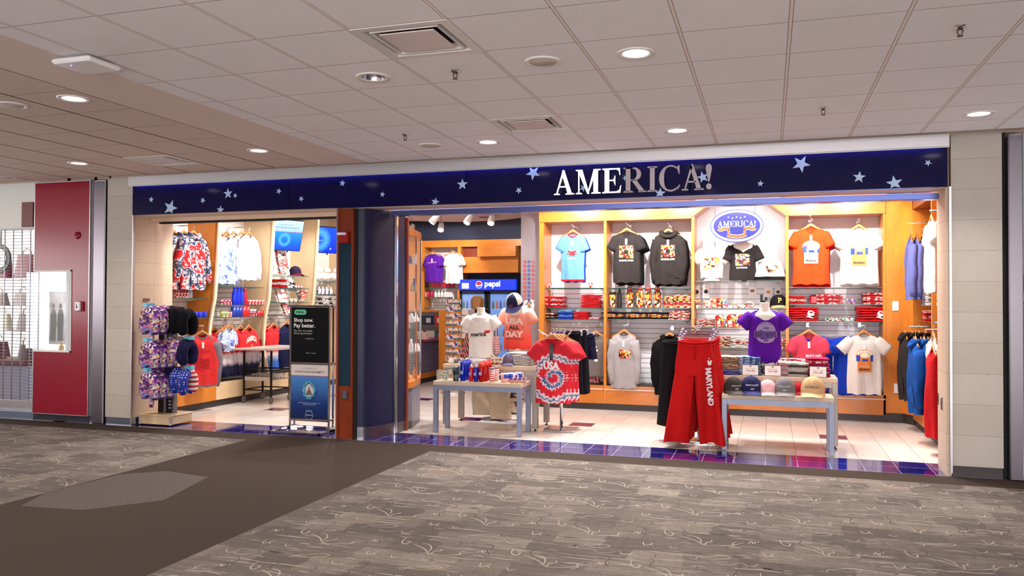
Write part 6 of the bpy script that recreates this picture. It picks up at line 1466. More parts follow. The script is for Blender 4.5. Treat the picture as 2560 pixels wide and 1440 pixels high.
b2 = MB(); put_text(b2, 'ALL', 0, -.29, w=.15, h=.05, fn=off(s.fn, .006), bold=.05); put_text(b2, '*', -.115, -.29, h=.03, fn=s.fn, bold=.05); put_text(b2, '*', .115, -.29, h=.03, fn=s.fn, bold=.05); subdiv_rect(b2, s.fn, -.13, .13, -.442, -.436, 8, 1)
shirt_thing('t_shirt', 'salmon faded t-shirt reading USA ALL DAY on the rear left mannequin', (-3.215, 10.42, 1.575), -.1, [M_salmon]*3, s, [('pale_lettering', b, pm((236, 196, 186), .7), None), ('dark_lettering', b2, pm((88, 22, 34), .7), None)], tagc=False)
cp = cap((-3.225, 10.34, 1.575), -.1, cloth((36, 32, 60)), cloth((70, 70, 116)), 'dark navy and white trucker cap on top of the salmon-shirted mannequin', [('USA', .055, .05)], pm((190, 24, 34), .6), panel=C_wht, s=1.22, tilt=radians(28), btn=C_navy)
# star scarf and stripe scarf beside the white mannequin
M_stars = NT('scarf_stars'); v_ = M_stars.coord(); vo = M_stars.new('ShaderNodeTexVoronoi'); vo.inputs['Scale'].default_value = 55; M_stars.inp(vo, 'Vector', v_); sp_ = M_stars.math('LESS_THAN', vo.outputs['Distance'], .28)
wv = M_stars.new('ShaderNodeTexWave', wave_type='BANDS', bands_direction='X'); wv.inputs['Scale'].default_value = 9; M_stars.inp(wv, 'Vector', M_stars.coord(rot=(0, .35, 0)))
M_stars.set(Base_Color=M_stars.mix(M_stars.math('GREATER_THAN', wv.outputs['Fac'], .55), M_stars.mix(sp_, s2l((30, 32, 54)), s2l((220, 212, 206))), s2l((214, 120, 110))), Roughness=.9); M_stars = M_stars.mat
def cloth_drop(name, label, loc, w0, w1, h, mat, rz=0, cat='scarf', D=.03, seed=1, lean=0):
    R = random.Random(seed); p1, p2 = R.uniform(0, 6), R.uniform(0, 6); b = MB()
    b.grid(lambda u, v: ((w0+(w1-w0)*v)/2*cos(2*pi*u)+lean*v, D*sin(2*pi*u)+.014*sin(11*cos(2*pi*u)*(1+.3*v)+p1)*(v+.2), -h*v+.012*sin(5*cos(2*pi*u)+p2)*v), 32, 10, 0, True, cu=True)
    return solo(name, label, cat, b, mat, loc, rz)
cloth_drop('scarf', 'stars and stripes scarf hanging left of the white mannequin', (aY(1172, 830, 10.4).x, 10.42, 1.20), .10, .20, .34, M_stars, 0, seed=2, lean=-.03)
cloth_drop('scarf', 'blue, white and red striped scarf hanging right of the white mannequin', (aY(1240, 840, 10.28).x, 10.30, 1.17), .08, .13, .24, M_stripe, 0, seed=5)
b = MB(); b.cyl((0, 0, 0), (0, 0, .36), .006); b.lathe([(.07, 0), (.07, .006), (0, .01)], 20, caps=False); b.tube([(-.07, 0, .365), (.07, 0, .365)], .005, 6)
o = solo('scarf_stand', 'small chrome stand holding the stars and stripes scarf', 'stand', b, M_chrome, (aY(1172, 830, 10.4).x, 10.42, TZ2)); o.scale = (1, 1, 1.06)
o2 = solo('scarf_stand', 'small chrome stand holding the striped scarf', 'stand', MB().cyl((0, 0, 0), (0, 0, .36), .006).lathe([(.06, 0), (.06, .006), (0, .01)], 20, caps=False), M_chrome, (aY(1240, 840, 10.28).x, 10.30, TZ2))
# tote bags on a floor rack behind the table legs
t = thing('bag_rack', 'chrome floor rack with tote bags seen under the left tables', 'rack', (-3.62, 10.72, 0))
b = MB(); b.cyl((0, 0, 0), (0, 0, 1.45), .018); b.box(-.02, .02, -.012, .012, .1, 1.45); part('pole', b, steel('rack_pole', (120, 116, 124), .3, (40, 40, 1)), t)
b = MB(); b.lathe([(.20, 0), (.20, .012), (0, .02)], 28, caps=False); part('base', b, M_steel, t)
b = MB(); b.tube([(-.25, -.06, .52), (.32, -.06, .52)], .008, 6); part('arm', b, M_chrome, t)
M_canvas = cloth((186, 164, 138)); 
def tote(loc, rz, w, h, label, mat=M_canvas, seed=1):
    t = thing('tote_bag', label, 'bag', loc, rz); R = random.Random(seed); p = R.uniform(0, 6)
    b = MB(); b.grid(lambda u, v: ((w/2)*(1-.05*v)*(abs(cos(2*pi*u))**.6)*(1 if cos(2*pi*u) > 0 else -1)+.012*sin(6*v+p), (.035*(1.1-v*.7))*sin(2*pi*u)+.012*sin(8*v+5*cos(2*pi*u)+p), h*(v-1)+.008*sin(9*u)), 36, 10, 0, True, cu=True); b.add([((w/2)*(abs(cos(2*pi*u))**.6)*(1 if cos(2*pi*u) > 0 else -1), .038*sin(2*pi*u), -h) for u in [i/24 for i in range(24)]], [tuple(range(23, -1, -1))]); part('bag_body', b, mat, t)
    for s in (-1, 1):
        b = MB(); b.tube([(-w*.2, s*.02, -.01), (-w*.12, s*.015, .07), (w*.12, s*.015, .07), (w*.2, s*.02, -.01)], [(.003, .012)]*4, 6); part('handle', b, mat, t)
    return t
tote((-3.78, 10.62, .45), .1, .30, .38, 'beige canvas tote bag hanging low under the tables, left one', seed=1); tote((-3.50, 10.55, .45), -.15, .32, .42, 'beige canvas tote bag hanging low under the tables, front right one', seed=4)
tote((-3.36, 10.72, .44), .3, .26, .36, 'beige tote bag with dark stripes on its edge, rearmost under the tables', patches('tote_strip', [(186, 164, 138), (186, 164, 138), (176, 150, 124), (60, 40, 44)], 9, (1, 1, 3)), seed=6)
# ================================================================= four-way rack with tie-dye shirts
def tiedye(name, cx, cz, cols, spiral=True, scale=9, k=1.0):
    t = NT(name); v = t.sep(t.coord()); x = t.math('SUBTRACT', v[0], cx); z = t.math('SUBTRACT', v[2], cz)
    r = t.math('SQRT', t.math('ADD', t.math('MULTIPLY', x, x), t.math('MULTIPLY', z, z))); th = t.math('DIVIDE', t.math('ARCTAN2', z, x), 2*pi)
    n = t.noise(t.coord(), 30, 3, .6); n2 = t.noise(t.coord(), 5, 3, .6)
    if spiral: f = t.math('ADD', t.math('MULTIPLY', r, scale), t.math('ADD', th, t.math('ADD', t.math('MULTIPLY', n.outputs[0], .35), t.math('MULTIPLY', n2.outputs[0], .3*k))))
    else: f = t.math('ADD', t.math('MULTIPLY', n2.outputs[0], 3.2), t.math('ADD', t.math('MULTIPLY', n.outputs[0], .5), t.math('MULTIPLY', r, scale)))
    f = t.math('FRACT', f)
    ss = t.new('ShaderNodeTexWave', wave_type='BANDS', bands_direction='X'); 
    st = [(i/len(cols), s2l(c)) for i, c in enumerate(cols)]
    t.set(Base_Color=t.ramp(f, st, 'LINEAR' if not spiral else 'EASE'), Roughness=.9, Specular_IOR_Level=.2)
    return t.mat
RD, WH, NB = (206, 22, 40), (226, 220, 226), (26, 60, 110)
t = NT('tie_dye_swirl'); v = t.sep(t.coord()); x_ = t.math('SUBTRACT', v[0], .03); z_ = t.math('SUBTRACT', v[2], -.47)
r_ = t.math('SQRT', t.math('ADD', t.math('MULTIPLY', x_, x_), t.math('MULTIPLY', z_, z_))); th = t.math('ARCTAN2', z_, x_); n = t.noise(t.coord(), 22, 3, .6)
f_ = t.math('ADD', t.math('ADD', r_, t.math('MULTIPLY', t.math('SINE', t.math('MULTIPLY', th, 23.0)), .011)), t.math('ADD', t.math('MULTIPLY', th, .012), t.math('MULTIPLY', t.math('SUBTRACT', n.outputs[0], .5), .09)))
t.set(Base_Color=t.ramp(t.math('MULTIPLY', f_, 2.0), [(0, s2l((196, 24, 60))), (.10, s2l(RD)), (.12, s2l(WH)), (.17, s2l(NB)), (.21, s2l((60, 110, 160))), (.24, s2l(WH)), (.28, s2l(RD)), (.44, s2l(RD)), (.48, s2l(WH)), (.54, s2l(NB)), (.58, s2l(WH)), (.63, s2l(RD)), (.9, s2l((190, 18, 36)))]), Roughness=.9); M_td = t.mat
M_tdb = tiedye('tie_dye_blue', 0, -.3, [NB, (60, 110, 160), WH, (60, 120, 170), NB], False, 2)
rk = thing('four_way_rack', 'chrome four-way clothes rack with a square foot beside the left tables', 'clothes rack', (-2.52, 10.06, 0))
b = MB(); b.box(-.20, .20, -.17, .17, 0, .028, bev=.006); part('base', b, M_chrome, rk)
b = MB(); b.cyl((0, 0, .02), (0, 0, 1.22), .020); b.box(-.014, .014, .03, .055, .08, 1.2); part('pole', b, M_chrome, rk)
for a, L in ((radians(218), .32), (radians(38), .3), (radians(128), .3), (radians(308), .3)):
    b = MB(); b.tube([(0, 0, 1.12), (L*.6*cos(a), L*.6*sin(a), 1.20), (L*cos(a), L*sin(a), 1.27)], .009, 8); part('arm', b, M_chrome, rk)
s = make_shirt(.20, .80, .05, 'short', seed=61, neck='v', sw=.175, nw=.10, ang=48, A=.014)
b = MB(); put_text(b, 'USA', .0, -.325, w=.20, h=.10, fn=s.fn, bold=.05)
b2 = MB(); subdiv_rect(b2, off(s.fn, .002), -.02, .022, -.26, -.06, 2, 8)
p0 = aY(1380, 848, 9.86)
shirt_thing('t_shirt', 'red tie-dye t-shirt with white USA lettering and a blue swirl, front of the rack', p0, .12, [M_td, M_tdb, M_td], s, [('printed_lettering', b, M_ink, None), ('hang_tag', b2, pm((20, 18, 20), .4), 'black hang tag')], tagc=False)
hanger(p0, .12, 'dark wooden hanger of the foremost tie-dye t-shirt', None)
for k, lb in enumerate(('second', 'third', 'fourth')):
    q = p0+Vector((.035*(k+1), .055*(k+1), -.004*k)); t = thing('t_shirt', 'red tie-dye t-shirt hanging %s on the four-way rack' % lb, 'shirt', q, .12+.05*(k-1)); s_ = make_shirt(.20, .80-.01*k, .05, 'short', seed=62+k, neck='v', sw=.175, nw=.10, ang=44+6*k, A=.014); part('cloth_body', s_.mb, [M_td, M_tdb, M_td], t); hanger(q, .12, 'wooden hanger of the %s tie-dye t-shirt' % lb, None)
# trousers generator
def trousers(wt, hip, L, crotch, spread, seed=1, D=.07, A=.016, legw=.13, legw2=.17):
    R = random.Random(seed); ph = [R.uniform(0, 6) for _ in range(6)]; b = MB()
    def yf(x, t): return A*sm01(t/.25)*(sin(19*x+ph[0]+1.5*t)+.6*sin(41*x*(1-.3*t)+ph[1])+.4*sin(9*x+ph[2]+4*t))
    def top(u, v):
        t = crotch*v; w = wt+(hip-wt)*sm01(v*1.2); a = 2*pi*u; c, s = cos(a), sin(a); x = w*(abs(c)**.7)*(1 if c > 0 else -1)
        return (x, D*(abs(s)**.8)*(1 if s > 0 else -1)+yf(x, t)*(1 if s < 0 else .4), -t+.02*(1-(x/w)**2)*(-1 if s < 0 else 0)*(1-v))
    b.grid(top, 44, 10, 0, True, cu=True)
    b.tube([top(i/44, 0) for i in range(44)], [(.012, .014)]*44, 5, 0, close=True); b.tube([tuple(Vector(top(i/44, .10))+Vector((0, 0, 0))) for i in range(44)], [(.008, .006)]*44, 5, 0, close=True)
    def leg(sg):
        def fn(u, v):
            t = crotch*.93+(L-crotch*.93)*v; a = 2*pi*u; c, s = cos(a), sin(a)
            w = legw+(legw2-legw)*v; cx = sg*((hip-legw)+spread*v); x = cx+w*(abs(c)**.75)*(1 if c > 0 else -1)
            return (x, D*(1+.35*v)*(abs(s)**.8)*(1 if s > 0 else -1)+yf(x, t)*(1.6 if s < 0 else .5)*(1+.6*v), -t+.012*sin(14*x+ph[4])*v**4)
        return fn
    for sg in (-1, 1):
        f = leg(sg); b.grid(f, 36, 18, 0, True, cu=True)
    fr = leg(1)
    def front(x, z):
        t = -z; v = (t-crotch*.93)/(L-crotch*.93)
        if v < 0: w = hip; xx = max(-1, min(1, x/hip)); base = -D*(1-abs(xx)**2.5)**.5; k = 1
        else:
            w = legw+(legw2-legw)*v; cx = (hip-legw)+spread*v; q = max(-1, min(1, (x-cx)/w)); base = -D*(1+.35*v)*(max(0, 1-abs(q)**(2/.75*1)))**.4; k = 1.6*(1+.6*v)
        return (x, base+yf(x, t)*k-.012, z)
    return b, front
def clip_hanger(loc, rz, w, label, mat):
    t = thing('clip_hanger', label, 'hanger', loc, rz)
    b = MB(); b.box(-w/2, w/2, -.006, .006, 0, .022, bev=.004); part('bar', b, mat, t)
    b = MB(); b.tube([(0, 0, .02), (0, 0, .07), (.016, 0, .085), (.012, 0, .105), (-.008, 0, .105)], .003, 6); part('hook', b, M_chrome, t)
    for s in (-1, 1): b = MB(); b.box(s*w*.42-.014, s*w*.42+.014, -.016, .012, -.05, .012, bev=.004); part('clip', b, pm((186, 190, 226), .2), t)
    return t
M_hmar = pm((84, 20, 36), .3)
# dark trousers and shorts on the right side of the rack
C_ink = cloth((14, 13, 22))
for k, (px, py, Y, lb) in enumerate(((1432, 832, 10.12, 'foremost'), (1447, 830, 10.25, 'second'))):
    b, fr_ = trousers(.10, .12, .78, .28, .02, 70+k, .06, .014, .075, .08); p = aY(px, py, Y)
    solo('trousers', 'black wide-leg trousers hanging on the right arm of the rack, '+lb, 'trousers', b, C_ink, p, .5)
    clip_hanger((p.x, p.y, p.z+.01), .5, .26, 'dark clip hanger of the %s black trousers' % lb, M_hmar)
b, fr_ = trousers(.11, .125, .30, .16, .015, 75, .05, .01, .08, .09); p = aY(1466, 838, 10.42)
solo('shorts', 'dark navy shorts at the rear right of the four-way rack', 'shorts', b, cloth((22, 20, 46)), p, .5); clip_hanger((p.x, p.y, p.z+.01), .5, .24, 'purple clip hanger of the navy shorts', pm((60, 30, 80), .3))
b, fr_ = trousers(.11, .12, .26, .14, .01, 77, .05, .01, .08, .085); p = aY(1398, 836, 10.4)
solo('shorts', 'blue and white print shorts behind the tie-dye shirts on the rack', 'shorts', b, M_tdb, p, -.3); clip_hanger((p.x, p.y, p.z+.01), -.3, .30, 'purple clip hanger behind the tie-dye shirts', pm((60, 30, 80), .3))
# ================================================================= red MARYLAND trousers on their own stand
C_redt = cloth((188, 20, 20), .08)
b, front = trousers(.185, .22, 1.13, .38, .09, 81, .075, .022, .112, .140)
tp = aY(1737, 853, 9.30); t = thing('sweatpants', 'front pair of long red sweatpants with white lettering down one leg', 'trousers', tp, 0)
part('cloth_body', b, C_redt, t)
b = MB(); letters = 'MARYLAND'
put_text(b, letters, .165, -.50, w=.42, h=.062, fn=front, rot=-pi/2+.07, bold=.05)
for dx, dz, r in ((.165, -.24, .020), (.150, -.215, .010), (.180, -.215, .010), (.160, -.185, .007)): fan2(b, (dx, dz), ell(dx, dz, r, r*1.1, 12), front)
part('printed_lettering', b, pm((236, 226, 226), .7), t)
b = MB(); b.tube([(-.005, -.09, -.03), (0, -.105, -.12), (.006, -.10, -.2)], .004, 5); b.tube([(.012, -.09, -.03), (.018, -.105, -.1), (.012, -.10, -.17)], .004, 5); part('drawstring', b, C_redt, t)
clip_hanger(tp+Vector((0, 0, .03)), 0, .40, 'clip hanger of the front red sweatpants', pm((150, 60, 60), .3))
for k, lb in enumerate(('second', 'third', 'fourth')):
    b, _f = trousers(.185, .22, 1.10-.01*k, .38, .09, 83+k, .07, .018, .112, .138); q = tp+Vector((.02*(k+1), .11*(k+1), .01*k))
    solo('sweatpants', 'red sweatpants hanging %s on the same stand, mostly hidden' % lb, 'trousers', b, C_redt, q, .03*k)
    clip_hanger(q+Vector((-.01*k, 0, .045+.012*k)), .02*k, .40, 'maroon clip hanger of the %s red sweatpants' % lb, M_hmar)
for k, lb in enumerate(('lowest', 'middle', 'top')):
    clip_hanger(tp+Vector((-.02+.01*k, .36+.04*k, .05+.035*k)), .05*k-.05, .42, 'empty maroon clip hanger behind the red sweatpants, %s one' % lb, M_hmar)
t = thing('garment_stand', 'chrome stand with one arm carrying the red sweatpants', 'clothes rack', (tp.x, 9.80, 0))
b = MB(); b.cyl((0, 0, 0), (0, 0, 1.32), .016); part('pole', b, M_chrome, t)
b = MB(); b.box(-.2, .2, -.14, .14, 0, .02, bev=.006); part('base', b, M_chrome, t)
b = MB(); b.tube([(0, .1, 1.26), (0, -.48, 1.34)], .010, 8); b.lathe([(0, -.02), (.02, 0), (0, .02)], 10, c=(0, -.48, 1.35)); part('arm', b, M_chrome, t)
b, _f = trousers(.17, .19, .98, .34, .03, 91, .06, .015, .10, .12)
p = aY(1712, 880, 9.75); solo('sweatpants', 'black sweatpants edge showing left of the red pair', 'trousers', b, C_blk2, (p.x-.09, 9.78, 1.16), .1)
# ================================================================= caps table
TC = .621; CY = 9.42
def XC(px, py=975, Y=CY): return aY(px, py, Y).x
cap((XC(1834), CY, TC), .35, cloth((56, 52, 50)), cloth((92, 86, 84)), 'charcoal cap with white embroidery at the left end of the cap row', [('MARYLAND', .075, .085), ('EST. 1788', .055, .03)][:1]+[('est', .05, .03)], pm((190, 186, 184), .7), s=1.22)
cap((XC(1878), CY, TC), .12, cloth((34, 34, 74)), cloth((58, 58, 104)), 'navy cap with white lettering, second from the left in the cap row', [('MARYLAND', .08, .10), ('est', .05, .03)], pm((196, 192, 206), .7), s=1.32)
cap((XC(1919), CY, TC), .05, cloth((226, 172, 176)), cloth((238, 196, 194)), 'pale pink cap in the middle of the cap row', [('MARYLAND', .07, .085)], pm((236, 208, 206), .7), s=1.08)
cap((XC(1962), CY, TC), -.02, cloth((112, 108, 112)), cloth((136, 130, 128)), 'grey cap with grey embroidery, fourth in the cap row', [('MARYLAND', .08, .095), ('est', .05, .03)], pm((190, 186, 190), .7), s=1.28)
cap((XC(2032, 980), CY, TC), -.12, cloth((196, 160, 118)), cloth((212, 178, 136)), 'khaki cap with dark lettering at the right end of the cap row', [('BALTIMORE', .075, .10)], pm((90, 80, 96), .7), s=1.42)
cap((XC(1996), CY+.16, TC), 0, cloth((170, 30, 44)), cloth((170, 30, 44)), 'red cap half hidden behind the grey cap', s=.85)
# tall table stock
TQ = .791
def XT(px, Y=10.0, py=925): return aY(px, py, Y).x
stack('folded_shirt', 'khaki patterned folded shirt at the left end of the taller right table', (XT(1822), 9.98, TQ), 7, [M_mdcream, cloth((150, 136, 110)), cloth((176, 158, 130))], .26, .3, .030)
stack('folded_shirt', 'purple folded shirt with white print lying in front of the khaki stack', (XT(1827, 9.84), 9.84, TQ), 2, [cloth((84, 84, 150))], .20, .15, .025)
stack('folded_shirt', 'blue and white folded shirt behind the first price sign', (XT(1870), 10.0, TQ), 7, [patches('blue_white', [(60, 130, 200), (230, 234, 240), (40, 60, 140), (120, 180, 226)], 60)], .28, .3, .030)
stack('folded_shirt', 'dark and white folded shirt between the first two price signs', (XT(1905), 10.02, TQ), 6, [patches('dk_wh', [(30, 28, 44), (220, 216, 216), (60, 50, 60)], 50)], .07, .25, .026)
stack('folded_shirt', 'pink and white folded shirt right of the second price sign', (XT(1962), 10.0, TQ), 6, [cloth((226, 150, 160)), C_wht], .17, .3, .026)
stack('folded_shirt', 'white folded shirt with grey layers between the second and third price signs', (XT(1995), 9.95, TQ), 6, [C_wht, cloth((96, 88, 84)), C_wht], .21, .3, .026)
stack('folded_shirt', 'crimson folded shirt with white lettering behind the third price sign', (XT(2043), 10.0, TQ), 7, [cloth((190, 30, 76)), M_mdred], .24, .3, .030)
stack('folded_shirt', 'red and cream folded shirt at the rear of the taller right table', (XT(1985, 10.15), 10.16, TQ), 7, [M_mdred, M_mdcream], .3, .14, .026)
for px, l1, lb in ((1876, 'KIDS T-SHIRTS', 'left'), (1932, 'BALTIMORE TEES', 'middle'), (2045, 'ADULT TEES', 'right')):
    t = thing('price_sign', 'white price sign in a thin dark frame on the taller right table, %s one' % lb, 'sign', (XT(px, 9.79, 922), 9.785, TQ), 0)
    w, h = .185, .125
    b = MB(); b.box(-w/2, w/2, 0, .004, 0, h); b.box(-w/2, w/2, 0, .05, 0, .004); part('sign_panel', b, pm((240, 234, 230), .4), t)
    b = MB(); b.box(-w/2, -w/2+.006, -.002, .006, 0, h); b.box(w/2-.006, w/2, -.002, .006, 0, h); b.box(-w/2, w/2, -.002, .006, h-.006, h); b.box(-w/2, w/2, -.002, .006, .0, .004); part('frame', b, pm((50, 40, 70), .4), t)
    b = MB(); put_text(b, l1, 0, h*.62, w=w*.6, fn=lambda x, z: -.002); part('small_lettering', b, pm((150, 130, 120), .6), t)
    b = MB(); put_text(b, "2 For $30", 0, h*.42, w=w*.55, fn=lambda x, z: -.002, bold=.02); fan2(b, (0, h*.84), ell(0, h*.84, .012, .007, 14), lambda x, z: -.002); part('price_lettering', b, pm((110, 50, 60), .6), t)
# purple mannequin
bust((-.05, 10.0, .795+.1), .12, 'white mannequin torso wearing the purple shirt on the taller right table', .73, .16, .105, stand=.104)
s = make_shirt(.182, .66, .115, 'short', seed=95, sl=.165, sw=.19, nw=.068, scoop=.035, ang=44, A=.008, tuck=.42)
M_seal = pm((150, 130, 176), .7)
f = s.fn
b = MB(); n = 36; cz = -.265; R0 = .108
def clipd(x, z): return f(x, z)
fan2(b, (0, cz+.02), [(R0*cos(a), cz+.02+R0*sin(a)) for a in [pi*i/18 for i in range(19)]]+[(-R0, cz+.025)], f)
fan2(b, (0, cz-.07), [(R0*cos(a)*.95, cz-.055+.062*sin(a)) for a in [pi+pi*i/18 for i in range(19)]], f)
b2 = MB(); put_text(b2, 'BALTIMORE', 0, cz-.018, w=.245, h=.062, fn=off(f, .003), bold=.045); put_text(b2, '1729', 0, cz+.052, w=.06, fn=off(f, .003), bold=.04); put_text(b2, 'AUTHENTIC GOODS', 0, cz+.092, w=.13, fn=off(f, .003), arc=.02, bold=.02); put_text(b2, 'MD', 0, cz-.085, w=.05, fn=off(f, .003), bold=.05)
b3 = MB(); put_text(b3, 'BALTIMORE', 0, cz-.018, w=.255, h=.072, fn=off(f, .0018), bold=.09)
shirt_thing('t_shirt', 'purple t-shirt with a pale round seal print on the right mannequin', (-.05, 10.0, 1.545), .12, [cloth((84, 20, 146))]*3, s, [('seal_print', b, M_seal, None), ('dark_lettering', b2, pm((44, 12, 90), .7), None), ('lettering_outline', b3, M_seal, None)], tagc=False)
b = MB(); b.cyl((0, 0, 0), (0, 0, .02), .03); b.box(-.03, .0, -.01, .01, .02, .09); b.box(.02, .05, -.01, .01, .02, .06); solo('mannequin_fitting', 'black metal fitting on top of the purple mannequin neck', 'fitting', b, M_blackmetal, (-.07, 10.02, 1.635))
# ================================================================= left wall garments (face +x)
RZ = pi/2
M_hood_td = tiedye('tie_dye_red_navy', 0, -.35, [(206, 36, 40), (206, 36, 40), (226, 200, 196), (50, 58, 86), (40, 48, 78), (150, 150, 166), (226, 200, 196), (206, 40, 44)], False, 2.0, 1)
M_bl_td = tiedye('tie_dye_blue_white', 0, -.3, [(226, 230, 240), (120, 150, 214), (226, 232, 244), (50, 84, 176), (96, 130, 206), (226, 230, 240)], False, 1.0, 1)
M_dip = NT('dip_dye'); z = M_dip.sep(M_dip.coord())[2]; n = M_dip.noise(M_dip.coord(scale=(6, 6, 1)), 3, 2)
M_dip.set(Base_Color=M_dip.ramp(M_dip.math('ADD', M_dip.math('MULTIPLY', z, -1.25), M_dip.math('MULTIPLY', n.outputs[0], .12)), [(.0, s2l((206, 28, 32))), (.50, s2l((206, 30, 34))), (.55, s2l((228, 214, 214))), (.70, s2l((226, 214, 220))), (.78, s2l((36, 34, 74))), (1, s2l((24, 24, 56)))]), Roughness=.9); M_dip = M_dip.mat
def lw(name, labels, px, py, Y, X, mats, s, prints=None, step=.06, cat='hoodie', dy=0, tagc=False, scale=None, fx=None):
    """row of garments on one arm; first is nearest the aisle"""
    for k, lb in enumerate(labels):
        z = aX(px, py, X).z if k == 0 else z
        y = aX(px, py, X).y if k == 0 else y
        loc = (X-step*k, y+dy*k, z-.006*k)
        t = shirt_thing(name, lb, loc, RZ+(.04*(-1)**k), mats[k % len(mats)], s, (prints or []) if k == 0 else [], tagc=tagc and k == 0, cat=cat, scale=scale)
        hanger(loc, RZ, L16('hanger of the', lb), None)
    b = MB(); b.tube([(-.30, 0, 0), (.10, 0, 0)], .008, 8); solo('hang_rail', 'steel hang rail of the '+labels[0].split(',')[0], 'rail', b, M_chrome, (X-.2, y, z+.14))
s = make_shirt(.27, .82, .07, 'long', hood=True, seed=101, sw=.24, A=.02, ang=50)
lw('hoodie', ['red and navy tie-dye hoodie, foremost on the upper left rail', 'red and navy tie-dye hoodie, second on the upper left rail', 'red and navy tie-dye hoodie, third on the upper left rail', 'red and navy tie-dye hoodie, last on the upper left rail'], 484, 587, 0, -8.18, [[M_hood_td]*3], s, dy=-.10, step=.09)
s = make_shirt(.24, .74, .06, 'long', seed=102, sw=.22, A=.016, ang=52)
lw('sweatshirt', ['blue and white tie-dye sweatshirt, foremost in the second bay', 'blue and white tie-dye sweatshirt, behind in the second bay'], 566, 594, 0, -8.25, [[M_bl_td]*3], s, cat='sweatshirt', dy=-.03)
s = make_shirt(.23, .74, .06, 'long', seed=103, sw=.21, A=.014, ang=56)
lw('sweatshirt', ['white sweatshirt, foremost of the white row in the second bay', 'white sweatshirt, second of the white row in the second bay', 'white sweatshirt, third of the white row in the second bay', 'white sweatshirt, last of the white row in the second bay'], 622, 589, 0, -8.22, [[cloth((240, 240, 244), .03)]*3], s, cat='sweatshirt', dy=-.10, step=.07)
# raglan sweatshirt hanging low at the front
M_coral = cloth((226, 56, 56)); M_rag = cloth((120, 108, 118))
s = make_shirt(.255, .76, .06, 'long', seed=104, sw=.22, band=True, A=.014, ang=62)
b = MB(); 
for k in range(5): subdiv_rect(b, s.fn, -.10, .10, -.36-k*.032, -.342-k*.032, 6, 1)
bt_ = MB(); put_text(bt_, 'AMERICA', 0, -.24, w=.2, fn=s.fn)
loc = aY(505, 838, 10.05)
t = shirt_thing('sweatshirt', 'coral red sweatshirt with grey sleeves hanging low behind the neck pillow stand', loc, radians(52), [M_coral, M_rag, M_rag], s, [('tonal_print', b, cloth((190, 40, 50)), None), ('printed_lettering', bt_, cloth((190, 40, 50)), None)], tagc=True)
b = MB()
for sg in (-1, 1): b.add([s.fn(sg*x, z) for x, z in ((.088, -.012), (.15, -.03), (.215, -.10), (.235, -.24), (.205, -.24), (.11, -.06))], [tuple(range(6)) if sg > 0 else tuple(range(5, -1, -1))])
part('shoulder_panel', b, M_rag, t)
hanger(loc, radians(52), 'wooden hanger of the coral red sweatshirt', None)
b = MB(); b.tube([(-.6, 0, .0), (.02, 0, .0)], .008, 8); solo('hang_rail', 'steel arm carrying the coral red sweatshirt', 'rail', b, M_chrome, (loc.x, loc.y, loc.z+.14))
# lower row second bay
s = make_shirt(.15, .36, .05, 'short', seed=105, sw=.13, A=.014)
lw('t_shirt', ['small blue and white tie-dye t-shirt in the lower second bay', 'second small tie-dye t-shirt behind the foremost in the lower bay'], 573, 822, 0, -8.2, [[M_bl_td]*3], s, cat='shirt')
s = make_shirt(.225, .74, .06, 'long', seed=106, sw=.2, A=.016, ang=60)
b = MB(); put_text(b, 'AMERICA', 0, -.20, w=.30, h=.085, fn=s.fn, bold=.05, arc=.05); fan2(b, (0, -.27), star_poly(0, -.27, .03), s.fn); 
lw('hoodie', ['red, white and navy dip-dye sweatshirt with white arched lettering, foremost', 'dip-dye sweatshirt, second in the lower row of the second bay', 'dip-dye sweatshirt, third in the lower row of the second bay', 'dip-dye sweatshirt, fourth in the lower row of the second bay', 'dip-dye sweatshirt, last in the lower row of the second bay'], 622, 822, 0, -8.14, [[M_dip]*3], s, [('arched_lettering', b, M_ink, None)], cat='sweatshirt', dy=-.13, step=.07)
# lower row third bay
M_dip2 = NT('dip_blue'); z = M_dip2.sep(M_dip2.coord())[2]
M_dip2.set(Base_Color=M_dip2.ramp(M_dip2.math('MULTIPLY', z, -1.2), [(.0, s2l((206, 28, 32))), (.50, s2l((206, 30, 34))), (.56, s2l((228, 214, 214))), (.72, s2l((60, 120, 214))), (1, s2l((30, 70, 190)))]), Roughness=.9); M_dip2 = M_dip2.mat
lw('hoodie', ['red to blue dip-dye sweatshirt in the lower third bay', 'red to blue dip-dye sweatshirt behind in the lower third bay'], 684, 816, 0, -8.2, [[M_dip2]*3], make_shirt(.19, .74, .06, 'long', seed=107, sw=.17, ang=66), cat='sweatshirt', dy=-.05)
lw('track_jacket', ['navy track jacket in the lower third bay', 'red track jacket behind the navy one in the lower third bay', 'navy track jacket at the back of the lower third bay'], 716, 812, 0, -8.15, [[C_navy]*3, [C_red]*3, [C_navy]*3], make_shirt(.2, .74, .06, 'long', seed=108, sw=.18, ang=66), cat='jacket', dy=.12)
# ---------------------------------------------------------------- shelf goods on the left wall
def LY(px, X=-8.35, py=760): return aX(px, py, X).y
X8 = -8.38
def goods(pxs, z, h, w, mat, name, label, cat, grp, shape='box', X=X8):
    b = MB()
    if shape == 'box': b.box(-.04, .04, -w/2, w/2, 0, h, bev=.006)
    elif shape == 'mug': b.lathe([(w*.42, 0), (w*.48, .01), (w*.48, h), (w*.42, h), (w*.40, .01), (0, .01)], 14, caps=False)
    elif shape == 'bottle': b.lathe([(w*.44, 0), (w*.5, .015), (w*.5, h*.62), (w*.26, h*.8), (w*.26, h*.86), (w*.3, h*.88), (w*.3, h), (0, h)], 14, caps=False)
    me = b.mesh(name, [mat])
    for px in pxs: simple(name, label, cat, (X+.12, LY(px, X+.12), z), me, grp if len(pxs) > 1 else None)
